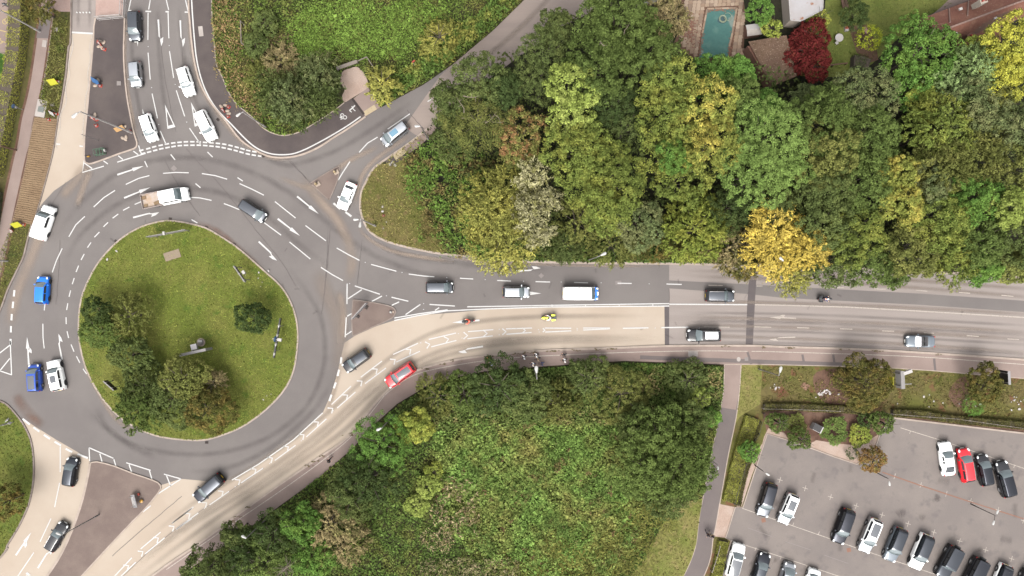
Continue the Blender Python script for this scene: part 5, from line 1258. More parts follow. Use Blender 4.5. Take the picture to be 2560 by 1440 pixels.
scatter('undergrowth', arm_right[:6][::-1] + nosep[:2] + [(1180, 640)] + wood_s[:7] + [(2560, 690), (2560, 20), (2300, 200), (2050, 200), (1900, 150), (1640, 150)], 9, .30, gm('wood_green', (70, 82, 42), (58, 66, 34), k=1.3), 'dark undergrowth on the floor of the wood', hmax=1.0, tilt=.6)
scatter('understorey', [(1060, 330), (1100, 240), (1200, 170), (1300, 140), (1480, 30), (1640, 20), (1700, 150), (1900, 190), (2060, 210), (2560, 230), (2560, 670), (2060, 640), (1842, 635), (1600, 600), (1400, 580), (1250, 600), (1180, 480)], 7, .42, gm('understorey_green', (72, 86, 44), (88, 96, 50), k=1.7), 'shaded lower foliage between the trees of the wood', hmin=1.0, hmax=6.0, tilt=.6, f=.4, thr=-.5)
scatter('short_grass', ISL, 60, .15, gm('island_blades', (128, 146, 54), (150, 155, 72), k=1.38, patch=.2, trans=.1, var=.42), 'short mown grass of the roundabout island', hmax=.06, elong=.35, tilt=.7, cat='grass')
scatter('short_grass', bl[1:-2], 50, .14, gm('verge_blades', (112, 130, 52), (134, 134, 64), k=.85, patch=.2, trans=.1), 'short mown grass of the exit lane verge', hmax=.06, elong=.35, tilt=.7, cat='grass')
scatter('short_grass', [(-10, 140), (35, 142), (28, 200), (10, 270), (-10, 330)], 50, .14, gm('lawn_blades', (98, 138, 48), (88, 126, 44), k=.85, trans=.1), 'green lawn behind the tall hedge', hmax=.06, elong=.35, tilt=.7, cat='grass')
vg = gm('weed_blades', (120, 122, 62), (100, 112, 50), k=1.7, patch=.5)
scatter('weeds', [(134, 46), (172, 46), (169, 120), (162, 190), (151, 268), (144, 294), (122, 292), (100, 250), (112, 200), (124, 130), (130, 80)], 90, .2, vg, 'weedy grass between the old footpath and the buff lane', hmax=.3, tilt=.8, elong=.4)
scatter('weeds', [(34, 556), (78, 564), (58, 636), (44, 670), (18, 722), (0, 775), (-5, 780), (-5, 650), (15, 600)], 70, .16, vg, 'grass at the edge of the roundabout below the straw strip', hmax=.15, tilt=.8, elong=.4)
scatter('verge_weeds', [(1905, 916), (2232, 924), (2407, 937), (2560, 950), (2560, 1062), (2420, 1040), (2300, 1028), (2110, 1014), (1905, 1008)], 34, .19, gm('verge_weed', (142, 128, 74), (112, 126, 52), k=1.35, patch=.4), 'patchy weeds and dry grass of the littered verge', hmax=.18, tilt=.8, elong=.4, thr=-.4, f=.8)
scatter('verge_weeds', [(1853, 914), (1903, 914), (1900, 1008), (1850, 1038), (1842, 1030), (1848, 980)], 60, .13, gm('mown_weed', (160, 160, 82), (134, 148, 62), k=.85, trans=.1), 'mown yellowish grass beside the footpath', hmax=.06, tilt=.7, elong=.35)
scatter('dry_grass_blades', [(1570, 1460), (1608, 1400), (1655, 1310), (1690, 1260), (1755, 1246), (1746, 1300), (1738, 1358), (1726, 1397), (1706, 1440), (1696, 1456)], 45, .2, gm('dry_blade', (182, 174, 104), (146, 160, 74), k=.85, patch=.5, trans=.1), 'dry yellow grass beside the footpath', hmax=.12, tilt=.8, elong=.3, cat='grass')
scatter('garden_grass_blades', [(2085, -10), (2330, -10), (2378, 10), (2291, 54), (2230, 100), (2175, 150), (2125, 185), (2060, 190), (2010, 180), (2060, 40)], 40, .13, gm('garden_blade', (154, 160, 82), (128, 146, 62), k=.85, trans=.1), 'mown garden lawn grass', hmax=.06, tilt=.7, elong=.35, cat='grass')
# ------------------------------------------------------------------ vehicles
def car_paint(name, c, metal=0.0, rough=.28, coat=.3, k=1.0):
    m, t, b = nt(name)
    b.inputs['Base Color'].default_value = tuple(min(.85, v * k) for v in lin(c)) + (1,)
    b.inputs['Metallic'].default_value = metal
    b.inputs['Roughness'].default_value = rough
    b.inputs['Coat Weight'].default_value = coat
    b.inputs['Specular IOR Level'].default_value = .42
    b.inputs['Coat Roughness'].default_value = .03
    return m
PAINT = {
    'pale': car_paint('pale_silver_paint', (168, 170, 173), 1.0, .3, .0), 'gun': car_paint('gunmetal_paint', (88, 90, 94), 1.0, .28, .0),
    'white': car_paint('white_paint', (206, 206, 204), 0, .3, .0), 'silver': car_paint('silver_paint', (118, 120, 124), .6, .28, .2),
    'grey': car_paint('grey_paint', (60, 62, 66), 1.0, .28, .0), 'dark': car_paint('dark_grey_paint', (50, 51, 55), 1.0, .28, .0),
    'black': car_paint('black_paint', (20, 20, 23), .0, .25, .0), 'red': car_paint('red_paint', (158, 16, 26), .0, .3, .2),
    'blue': car_paint('blue_paint', (18, 88, 172), .2, .3, .2), 'navy': car_paint('deep_blue_paint', (30, 58, 128), .3, .3, .2), 'slate': car_paint('slate_blue_paint', (80, 86, 92), .4, .3, .1),
}
def solid(name, c, rough=.5, metal=0.0, spec=.5):
    m, t, b = nt(name)
    b.inputs['Base Color'].default_value = lin(c) + (1,)
    b.inputs['Roughness'].default_value = rough
    b.inputs['Metallic'].default_value = metal
    b.inputs['Specular IOR Level'].default_value = spec
    return m
M_GLASS = solid('tinted_glass', (30, 33, 36), .06, 0, .6)
M_SCREEN = solid('windscreen_glass', (62, 70, 72), .05, 0, .8)
M_ROOFG = solid('roof_glass', (52, 54, 58), .08, 0, .9)
M_BLUEG = solid('blue_roof_glass', (66, 94, 110), .08, 0, .9)
M_TYRE = solid('tyre_rubber_black', (28, 27, 28), .85)
M_RIM = solid('alloy_rim', (120, 118, 118), .35, .8)
M_RIMD = solid('dark_rim', (40, 40, 42), .4, .6)
M_LAMP = solid('headlamp', (170, 172, 172), .1)
M_TAIL = solid('tail_lamp', (120, 14, 18), .2)
M_BLK = solid('black_plastic', (26, 26, 28), .55)
M_PLATE_W = solid('white_plate', (190, 190, 186), .5)
M_PLATE_Y = solid('yellow_plate', (190, 160, 40), .5)
M_CHROME = solid('chrome', (200, 200, 200), .2, 1.0)
M_SEAT = solid('seat_cloth', (46, 44, 46), .9)

TYPES = {  # L, W, H, rear base, roof rear, roof front, windscreen base (from -.5 rear to .5 front), belt, deck, hood at screen, hood at nose, roof half width share, wheel radius
    'hatch':  (4.0, 1.76, 1.47, -.485, -.38, .08, .27, .93, .93, .99, .74, .72, .31),
    'suv':    (4.5, 1.88, 1.66, -.485, -.415, .07, .235, 1.06, 1.06, 1.10, .92, .74, .36),
    'mpv':    (4.4, 1.80, 1.62, -.488, -.43, .15, .345, 1.00, 1.0, 1.02, .76, .74, .32),
    'estate': (4.5, 1.80, 1.46, -.485, -.39, .03, .21, .93, .93, .99, .76, .72, .32),
    'saloon': (4.4, 1.80, 1.42, -.365, -.20, .03, .215, .93, .99, .98, .74, .70, .32),
    'coupe':  (4.5, 1.84, 1.36, -.42, -.12, .02, .21, .91, .95, .96, .72, .68, .34),
    'jeep':   (4.2, 1.90, 1.84, -.485, -.47, .12, .175, 1.10, 1.10, 1.14, 1.04, .86, .40),
    'cabrio': (4.0, 1.75, 1.30, -.27, -.20, .03, .185, .88, .92, .95, .74, .74, .32),
    'van':    (5.0, 1.95, 1.95, -.49, -.475, .26, .395, 1.05, 1.05, 1.12, .88, .88, .33),
    'smallvan': (4.8, 1.85, 1.84, -.49, -.475, .14, .30, 1.02, 1.02, 1.08, .80, .86, .32),
    'cab':    (6.3, 2.0, 2.05, -.09, -.07, .26, .37, 1.15, 1.15, 1.2, .95, .84, .35),
}
def sm(a, b_, x):
    t = max(0.0, min(1.0, (x - a) / (b_ - a)))
    return t * t * (3 - 2 * t)
MESHES = {}
def car_meshes(ty):
    if ty in MESHES: return MESHES[ty]
    L, W, Hh, xD, xC, xB, xA, zb, zd, hA, hF, wr, wrad = TYPES[ty]
    xD, xC, xB, xA = xD * L, xC * L, xB * L, xA * L
    boxy = ty in ('jeep', 'van', 'smallvan', 'cab')
    fx, rx = .325 * L, -.295 * L
    if ty == 'cab': fx, rx = .36 * L, -.27 * L
    def hw(x):
        t = 2 * x / L
        e = (.10 if t < 0 else .17) * (.6 if boxy else 1.0)
        return W / 2 * (1 - e * abs(t) ** 7 - .05 * max(0, abs(t) - .4) ** 1.5)
    x_rear = -.5 * L if ty != 'cab' else -.10 * L
    def zt(x):
        if x >= xA: z = hA + (hF - hA) * ((x - xA) / (.5 * L - xA)) ** (1.5 if not boxy else 2.5)
        elif x <= xD: z = zd + (zb - .02 - zd) * sm(x_rear, xD, x) * 0
        else: z = zb + (hA - zb) * sm(xD, xA, x)
        z -= .22 * (1 - sm(0, .16, .5 * L - x)) + .14 * (1 - sm(0, .12, x - x_rear))
        return z
    n = 44
    xs = [x_rear + (0.5 * L - x_rear) * (.5 - .5 * math.cos(math.pi * i / (n - 1))) * .35 + (0.5 * L - x_rear) * (i / (n - 1)) * .65 for i in range(n)]
    V, Fc = [], []
    m = 17
    for x in xs:
        w, z = hw(x), zt(x)
        bot = .22
        for xw in (fx, rx):
            d = wrad * 1.22
            if abs(x - xw) < d: bot = max(bot, wrad + math.sqrt(d * d - (x - xw) ** 2))
        zs = lambda k: max(k, bot + .015)
        half = [(0, z + .035), (.38 * w, z + .03), (.66 * w, z + .012), (.84 * w, z - .02), (.945 * w, z - .09), (.99 * w, zs(.70 * z)), (1.0 * w, zs(.5 * z)), (.985 * w, zs(.36)), (.95 * w, bot)]
        V += [(x, y, zz) for y, zz in half[::-1]] + [(x, -y, zz) for y, zz in half[1:]]
    for i in range(n - 1):
        for j in range(m - 1):
            Fc.append([i * m + j, (i + 1) * m + j, (i + 1) * m + j + 1, i * m + j + 1])
        Fc.append([i * m + m - 1, (i + 1) * m + m - 1, (i + 1) * m, i * m])
    Fc.append(list(range(m))); Fc.append(list(range((n - 1) * m, n * m))[::-1])
    D = {'body': me_from('body', V, Fc, True, 50)}
    bm = bmesh.new(); bm.from_mesh(D['body']); bmesh.ops.recalc_face_normals(bm, faces=bm.faces); bm.to_mesh(D['body']); bm.free()
    # cabin surface
    def hgt(x):
        if x < xC: return zb + (Hh - .03 - zb) * math.sin(math.pi / 2 * max(0, (x - xD) / (xC - xD))) ** .85
        if x > xB:
            t = (xA - x) / (xA - xB)
            return hA - .01 + (Hh - .02 - hA) * (math.sin(math.pi / 2 * max(0, t)) ** .95)
        return Hh - .03 + .03 * math.sin(math.pi * (x - xC) / (xB - xC))
    def P(x, s_, off=0.0):
        w = hw(x); h = hgt(x)
        zbase = zb - .05 if x < xB else zb - .05 + (hA - zb) * sm(xB, xA, x)
        k = max(0.0, min(1.0, (h - zbase) / (Hh - zbase)))
        wb = .95 * w; wt = wb - (wb - wr * w) * k
        a = abs(s_)
        if a <= .7: y, z = wt * (a / .7), h + .05 * k * (1 - (a / .7) ** 2)
        else:
            q = (a - .7) / .3
            y, z = wt + (wb - wt) * q ** 1.15, h + (zbase - h) * q
        bul = (.16 if not boxy else .08) * sm(xB - .3 * (xA - xB), xA, x) - .07 * (1 - sm(xD, xC + .15, x))
        return Vector((x + bul * (1 - (y / W * 2) ** 2), math.copysign(y, s_) if s_ else 0, z))
    def surf(x0, x1, s0, s1, nx, ns, off, name):
        Vv = []
        for i in range(nx + 1):
            for j in range(ns + 1):
                x, s_ = x0 + (x1 - x0) * i / nx, s0 + (s1 - s0) * j / ns
                p = P(x, s_)
                if off:
                    e = .012
                    du = P(x + e, s_) - P(x - e, s_); dv = P(x, s_ + e) - P(x, s_ - e)
                    nn = du.cross(dv)
                    if nn.length > 1e-9: nn.normalize()
                    if nn.dot(Vector((0, math.copysign(.6, s_) if abs(s_) > .7 else 0, .8))) < 0: nn = -nn
                    p = p + nn * off
                Vv.append(p)
        Ff = [[i * (ns + 1) + j, (i + 1) * (ns + 1) + j, (i + 1) * (ns + 1) + j + 1, i * (ns + 1) + j + 1] for i in range(nx) for j in range(ns)]
        return me_from(name, Vv, Ff, True, 50)
    if ty != 'cabrio':
        D['cabin'] = surf(xD, xA, -1, 1, 30, 28, 0, 'cabin')
        if not boxy or ty in ('jeep', 'cab'): D['rear_window'] = surf(xD + (xC - xD) * .12, xD + (xC - xD) * .72, -.60, .60, 4, 8, .012, 'rear_window')
        dA = xA - xB
        D['windscreen'] = surf(xB + dA * .10, xA - dA * .03, -.66, .66, 6, 10, .012, 'windscreen')
        sw = []
        xm = xB - .42 * (xB - xC)
        ranges = [(xm + .06, xB + dA * .42)]
        if ty not in ('van', 'smallvan'): ranges.append((xC + (.10 if boxy else .02) * L * .3, xm - .06))
        for a, b_ in ranges:
            for s_ in (1, -1):
                sw.append(surf(a, b_, s_ * .735, s_ * .90, 5, 3, .012, 'side_window'))
        D['side_windows'] = sw
    else:
        dA = xA - xB
        D['windscreen'] = surf(xB + dA * .10, xA - dA * .03, -.7, .7, 6, 10, .012, 'windscreen')
    D['P'], D['surf'] = P, surf
    D['dim'] = (L, W, Hh, xD, xC, xB, xA, zb, hA, hF, wrad, fx, rx, hw, zt)
    mb = MB()
    pr = [(wrad * .62, -.11), (wrad * .95, -.115), (wrad, -.09), (wrad, .09), (wrad * .95, .115), (wrad * .62, .11)]
    D['wheel'] = mb.lathe(pr, 18, M=Matrix.Rotation(R(90), 3, 'X')).mesh('wheel', True, 40)
    mb = MB().lathe([(wrad * .16, -.10), (wrad * .64, -.085), (wrad * .64, .085), (wrad * .16, .10)], 14, M=Matrix.Rotation(R(90), 3, 'X'))
    for k in range(5):
        a = 2 * math.pi * k / 5
        for s_ in (-1, 1):
            mb.tube((0, s_ * .10, 0), (math.cos(a) * wrad * .62, s_ * .098, math.sin(a) * wrad * .62), .03, n=4)
    D['rim'] = mb.mesh('rim', True, 40)
    def blob(sx, sy, sz, name):
        return MB().lathe([(.25, -.5), (.45, -.3), (.5, 0), (.42, .35), (.2, .5)], 10).mesh(name, True, 60), (sx, sy, sz)
    D['lamp'] = MB().lathe([(.28, -.5), (.46, -.32), (.5, 0), (.42, .32), (.2, .5)], 10).mesh('lamp', True, 60)
    D['plate'] = MB().box((0, 0, 0), (.03, .52, .11)).mesh('plate')
    mm = MB().box((0, 0, 0), (.16, .22, .13)).box((.02, -.13, -.05), (.06, .12, .04))
    D['mirror'] = mm.mesh('mirror')
    D['grille'] = MB().box((0, 0, 0), (.05, W * .52, .16)).box((0, 0, -.2), (.05, W * .62, .1)).mesh('grille')
    D['aerial'] = MB().add([(0, -.03, 0), (0, .03, 0), (-.16, .02, 0), (-.16, -.02, 0), (-.15, 0, .07)], [[0, 1, 4], [1, 2, 4], [2, 3, 4], [3, 0, 4], [3, 2, 1, 0]]).mesh('aerial')
    D['wiper'] = MB().tube((0, 0, 0), (-.1, .55, .06), .012, n=4).mesh('wiper')
    MESHES[ty] = D
    return D

def car(front, rear, ty, color, label, roof=None, rim=M_RIM, glassroof=None, cat='car', name='car', rails=False, roof_color=None, lit_tail=False, group='vehicles on the road', z=0.0, hood=None, white_lamps=True):
    f, r = G(*front, .8), G(*rear, .8)
    D = car_meshes(ty)
    L, W, Hh, xD, xC, xB, xA, zb, hA, hF, wrad, fx, rx, hw, zt = D['dim']
    d = f - r
    c = (f + r) / 2
    t = thing(name, label, cat, (c.x, c.y, z), math.atan2(d.y, d.x), group)
    ln = d.length / L
    t.scale = (ln, 1 + (ln - 1) * .35, 1 + (ln - 1) * .2)
    paint = PAINT[color]
    link('body', D['body'], paint, t)
    if 'cabin' in D:
        link('cabin', D['cabin'], PAINT[roof_color] if roof_color else paint, t)
        for w in D['side_windows']: link('side_window', w, M_GLASS, t)
        if 'rear_window' in D: link('rear_window', D['rear_window'], M_GLASS, t)
    ws = link('windscreen', D['windscreen'], M_SCREEN, t)
    for s_ in (-.5, .1):
        w = link('wiper', D['wiper'], M_BLK, ws)
        p = D['P'](xA - .08, s_)
        w.location = p + Vector((0, 0, .03)); w.scale = (1, .9, 1)
    for xw in (fx, rx):
        for s_ in (1, -1):
            wh = link('wheel', D['wheel'], M_TYRE, t)
            wh.location = (xw, s_ * (hw(xw) - .125), wrad)
            rm = link('rim', D['rim'], rim, wh)
            rm.location = (0, s_ * .018, 0)
    for s_ in (1, -1):
        x = .5 * L - .20
        h = link('headlight', D['lamp'], M_LAMP if white_lamps else M_ROOFG, t)
        h.location = (x, s_ * hw(x) * .78, zt(x) - .035); h.scale = (.42, .30, .16); h.rotation_euler = (0, R(24), -s_ * R(28))
        if ty != 'cab':
            x = -.5 * L + .10
            h = link('tail_light', D['lamp'], M_TAIL, t)
            h.location = (x, s_ * hw(x) * .84, zt(-.5 * L + .25) - .10); h.scale = (.26, .26, .22)
        mo = link('mirror', D['mirror'], M_BLK if color in ('white', 'red') and ty in ('hatch', 'van', 'smallvan', 'cab') else paint, t)
        xm_ = xA - .30 if ty not in ('van', 'cab', 'smallvan') else xA - .1
        mo.location = (xm_, s_ * (hw(xm_) + .09), zb + .06); mo.scale = (1, s_, 1)
    g = link('grille', D['grille'], M_BLK, t); g.location = (.5 * L - .005, 0, .52)
    p = link('number_plate', D['plate'], M_PLATE_W, t); p.location = (.5 * L + .03, 0, .42)
    if ty != 'cab':
        p = link('number_plate', D['plate'], M_PLATE_Y, t); p.location = (-.5 * L - .01, 0, .62)
    if glassroof and 'cabin' in D:
        x0, x1, s0, mat = glassroof
        link('sunroof', D['surf'](xC + (xB - xC) * x0, xC + (xB - xC) * x1, -s0, s0, 6, 6, .014, 'sunroof'), mat, t)
    if roof and 'cabin' in D:
        link('roof_panel', D['surf'](xC + (xB - xC) * .08, xC + (xB - xC) * .86, -.5, .5, 8, 8, .012, 'roof_panel'), roof, t)
    if hood:
        pass
    if rails and 'cabin' in D:
        for s_ in (1, -1):
            mb = MB()
            pts = [D['P'](xC + (xB - xC) * k / 6, s_ * .62) + Vector((0, 0, .05)) for k in range(7)]
            for a, b_ in zip(pts, pts[1:]): mb.tube(a, b_, .025, n=5)
            mb.build('roof_rail', M_RIM, t)
    if 'cabin' in D and ty in ('hatch', 'suv', 'mpv', 'estate'):
        a = link('aerial', D['aerial'], M_BLK, t); a.location = D['P'](xC + .22, 0) + Vector((0, 0, -.01))
    return t, D

Q_ = 'vehicles queuing on the upper approach'
car((337, 102), (335, 28), 'hatch', 'gun', 'dark sided grey hatchback stopped at the top of the kerb lane', roof_color='gun', group=Q_)
car((341, 217), (336, 154), 'hatch', 'pale', 'small pale hatchback second in the kerb lane beside the tarmac island', group=Q_, rim=M_RIMD)
car((475, 238), (453, 168), 'estate', 'white', 'white estate car with dark roof edge beside the cycle track', rails=True, group=Q_)
car((382, 352), (360, 286), 'hatch', 'white', 'white hatchback on the give way line beside the tarmac island', group=Q_, rim=M_RIMD)
car((531, 349), (498, 279), 'suv', 'white', 'bulky white car at the give way line covering a painted triangle', group=Q_)
car((957, 358), (1016, 312), 'mpv', 'silver', 'silver car with a blue glass roof on the side road', glassroof=(.50, .96, .42, M_BLUEG), rails=True, roof_color='pale')
car((853, 522), (880, 457), 'saloon', 'white', 'white saloon waiting beside the small triangular island')
t, D = car((470, 483), (361, 505), 'cab', 'white', 'white tipper pickup truck with a dusty load bed above the roundabout island', cat='pickup truck', name='pickup_truck')
M_BEDF = ground_mat('dusty_bed', (255, 240, 230), (246, 214, 184), big=.9, fine=8, contrast=.12)
M_BEDR = plain('bed_rail', (226, 206, 198), .5)
mb = MB().box((-2.0 + .05, 0, .95), (2.75, 2.02, .08)); mb.build('load_bed', M_BEDF, t)
for y in (1.02, -1.02): MB().box((-1.95, y, 1.13), (2.8, .06, .36)).build('side_board', M_BEDR, t)
MB().box((-3.33, 0, 1.13), (.06, 2.0, .36)).build('tailboard', M_BEDR, t)
MB().box((-.55, 0, 1.45), (.06, 1.96, .9)).build('headboard', M_BEDR, t)
MB().box((-1.9, 0, .62), (2.7, .8, .22)).build('chassis', M_BLK, t)
for x, y, sx, sy in ((-3.0, .55, .6, .5), (-1.3, -.5, .9, .5), (-2.9, -.6, .5, .4)):
    MB().box((x, y, 1.03), (sx, sy, .09), rng.uniform(-.3, .3)).build('board', M_RIB, t)
car((662, 547), (602, 508), 'mpv', 'gun', 'grey people carrier circling just above the roundabout island')
t, D = car((124, 516), (96, 598), 'smallvan', 'white', 'white panel van beside the straw strip', cat='van', name='van', rim=M_RIMD)
car((107, 691), (103, 760), 'hatch', 'blue', 'bright blue hatchback circling beside the kerb', rim=M_RIMD)
car((84, 911), (88, 979), 'mpv', 'navy', 'deep blue boxy car with a panoramic roof waiting by a painted arrow', glassroof=(.06, .92, .52, M_ROOFG))
car((132, 901), (148, 976), 'suv', 'white', 'white crossover car with a square sunroof next to the deep blue one', glassroof=(.40, .88, .42, M_ROOFG), rim=M_RIMD)
car((181, 1145), (170, 1215), 'hatch', 'grey', 'grey hatchback at the give way line of the buff exit lane')
car((160, 1309), (122, 1375), 'estate', 'black', 'black car passing under the lamp arm beside the reddish island', rails=True)
car((489, 1248), (554, 1192), 'suv', 'dark', 'dark grey car crossing onto the chevron strip below the roundabout', roof_color='grey')
car((861, 923), (921, 880), 'suv', 'black', 'black car with white light patches beside the stained splitter island', roof=PAINT['grey'])
car((967, 961), (1033, 914), 'suv', 'red', 'red car with a long dark glass roof beside the pavement bend', glassroof=(.08, .96, .46, M_ROOFG), rails=True)
car((1133, 719), (1065, 719), 'mpv', 'gun', 'silver grey people carrier with red tail lamps leaving along the main road')
car((1324, 731), (1257, 730), 'hatch', 'pale', 'pale silver hatchback over a painted arrow head on the main road')
t, D = car((1496, 734), (1407, 733), 'van', 'white', 'white van with a bright blue nose on the main road', cat='van', name='van', rim=M_RIMD)
L = TYPES['van'][0]
Dm = D['dim']
V, Fc = [], []
xs = [Dm[6] - .02 + (.5 * L - .03 - Dm[6] + .02) * i / 8 for i in range(9)]
for x in xs:
    for j in range(13):
        y = -1 + j / 6
        V.append((x, y * Dm[13](x) * .995, Dm[14](x) + .05 - .11 * abs(y) ** 4))
for i in range(8):
    for j in range(12): Fc.append([i * 13 + j, (i + 1) * 13 + j, (i + 1) * 13 + j + 1, i * 13 + j + 1])
bl_ = link('bonnet', me_from('bonnet', V, Fc, True, 60), PAINT['blue'], t)
MB().box((.5 * L - .16, 0, Dm[14](.5 * L - .16) + .07), (.20, .5, .02)).build('badge_panel', PAINT['white'], t)
for k in range(4):
    MB().box((-1.9 + k * .8, 0, 2.03), (.04, 1.5, .04)).build('roof_bar', M_CHROME, t)
for y in (.62, -.62): MB().box((-.7, y, 2.06), (2.7, .05, .04)).build('roof_bar', M_CHROME, t)
car((1836, 740), (1764, 739), 'suv', 'gun', 'silver estate car on the older paler surfacing of the main road', rails=True)
car((1718, 838), (1801, 838), 'suv', 'black', 'black estate car with a bright white roof panel on the lower carriageway', roof=PAINT['white'], rails=True)
# open car
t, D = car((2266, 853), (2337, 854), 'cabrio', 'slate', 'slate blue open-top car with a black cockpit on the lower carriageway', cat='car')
Dm = D['dim']
mb = MB()
cp = [(-.95, .62), (-.95, -.62), (-.5, -.72), (.35, -.72), (.55, -.5), (.58, 0), (.55, .5), (.35, .72), (-.5, .72)]
mb.prism(cp, .80, 1.005); mb.build('cockpit', M_SEAT, t)
for y in (.36, -.36):
    s_ = MB().box((-.15, y, 1.04), (.5, .46, .10)).box((-.42, y, 1.16), (.14, .44, .34)).build('seat', M_BLK, t)
MB().tube((-.78, -.62, 1.0), (-.78, .62, 1.0), .12, n=8).build('folded_hood', M_SEAT, t)
MB().lathe([(.16, -.02), (.19, 0), (.16, .02)], 12, c=(.3, -.36, 1.02), M=Matrix.Rotation(R(70), 3, 'Y')).build('steering_wheel', M_BLK, t)
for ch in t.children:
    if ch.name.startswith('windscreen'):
        ch.material_slots[0].link = 'OBJECT'; ch.material_slots[0].material = solid('glare_windscreen', (186, 184, 188), .1)  # glare and the pale dashboard behind are painted into the glass colour
# parked cars
K_ = 'cars in the car park'
def parked(*a, **k): return car(*a, group=K_, z=Z4, **k)
parked((1903, 1290), (1928, 1208), 'suv', 'gun', 'black parked car with a pale bonnet nearest the corner of the car park', roof_color='dark')
parked((1954, 1308), (1984, 1235), 'suv', 'pale', 'dark sided parked car with a white roof and glass panel, next to the corner one', roof_color='white', glassroof=(.2, .82, .5, M_ROOFG))
parked((2092, 1357), (2122, 1273), 'suv', 'dark', 'dark grey parked car standing apart on the bay line', roof_color='dark')
parked((2156, 1379), (2190, 1297), 'suv', 'pale', 'parked car with a white roof frame round a big glass roof, in the lower row', roof_color='white', glassroof=(.04, .8, .54, M_ROOFG))
parked((2220, 1401), (2253, 1320), 'suv', 'slate', 'navy parked car with a grey roof and pale blue bonnet', roof_color='grey')
parked((2284, 1420), (2319, 1337), 'suv', 'white', 'white parked car with a grey roof in the lower row', roof_color='grey', rim=M_RIMD)
def spare(t, D):
    L = D['dim'][0]
    w = link('spare_wheel', D['wheel'], M_TYRE, t); w.location = (-.5 * L - .12, 0, 1.05); w.rotation_euler = (0, 0, R(90)); w.scale = (.95, .95, .95)
t, D = parked((2350, 1442), (2389, 1367), 'jeep', 'grey', 'boxy black off-roader with a pale bonnet and a spare wheel behind', roof_color='grey'); spare(t, D)
t, D = parked((2414, 1474), (2452, 1396), 'jeep', 'black', 'boxy black off-roader with a dark bonnet cut by the picture edge', roof_color='dark'); spare(t, D)
parked((2484, 1492), (2517, 1412), 'hatch', 'white', 'white hatchback with a black roof at the end of the lower row', roof_color='dark')
parked((2542, 1508), (2576, 1426), 'suv', 'black', 'black car at the corner of the picture of which only a wheel shows')
parked((1849, 1359), (1827, 1441), 'suv', 'white', 'white parked car with a long black glass roof beside the clipped hedge', glassroof=(.02, .98, .66, M_ROOFG))
parked((1914, 1383), (1888, 1464), 'estate', 'dark', 'dark grey parked car with silver window trim at the bottom edge', roof_color='grey', rails=True)
parked((1976, 1407), (1952, 1486), 'mpv', 'silver', 'pale silver parked car half cut by the bottom edge')
parked((2038, 1423), (2014, 1502), 'mpv', 'white', 'white parked car of which only the nose shows at the bottom edge')
G_ = 'cars in the upper row of the car park'
def parked2(*a, **k): return car(*a, group=G_, z=Z4, **k)
parked2((2361, 1105), (2372, 1188), 'coupe', 'white', 'white sports coupe first in the upper row of the car park', rim=M_RIMD)
parked2((2407, 1121), (2421, 1204), 'hatch', 'red', 'red parked hatchback with chrome window trim', rails=True, rim=M_RIMD)
parked2((2453, 1137), (2468, 1213), 'hatch', 'black', 'black parked hatchback between the red car and the big black one', roof_color='dark', rim=M_RIMD)
parked2((2499, 1153), (2522, 1240), 'suv', 'black', 'large black parked car with silver wheels last in the upper row', roof_color='dark')

# ------------------------------------------------------------------ people and motorcycles
M_SKIN = solid('skin', (198, 150, 124), .6)
CLOTH = {k: solid(k + '_cloth', c, .9) for k, c in dict(white=(214, 214, 214), black=(30, 29, 33), navy=(40, 46, 78), orange=(206, 142, 84), ltblue=(150, 164, 196), khaki=(128, 116, 96), denim=(60, 66, 92), red=(206, 70, 52), hivis=(200, 214, 70)).items()}
M_HAIR = {k: solid(k + '_hair', c, .8) for k, c in dict(dark=(36, 28, 26), brown=(84, 60, 44), fair=(170, 140, 96)).items()}
DG = None
def skin_mesh(name, joints, edges, root=0, sub=1):
    me = bpy.data.meshes.new(name)
    me.from_pydata([j[0] for j in joints], edges, [])
    o = bpy.data.objects.new(name, me); COL.objects.link(o)
    md = o.modifiers.new('skin', 'SKIN'); md.use_smooth_shade = True
    for i, j in enumerate(joints):
        v = me.skin_vertices[0].data[i]
        r = j[1]
        v.radius = r if isinstance(r, tuple) else (r, r)
        v.use_root = (i == root)
    o.modifiers.new('sub', 'SUBSURF').levels = sub
    bpy.context.view_layer.update()
    res = bpy.data.meshes.new_from_object(o.evaluated_get(bpy.context.evaluated_depsgraph_get()))
    bpy.data.objects.remove(o)
    res.name = name
    return res
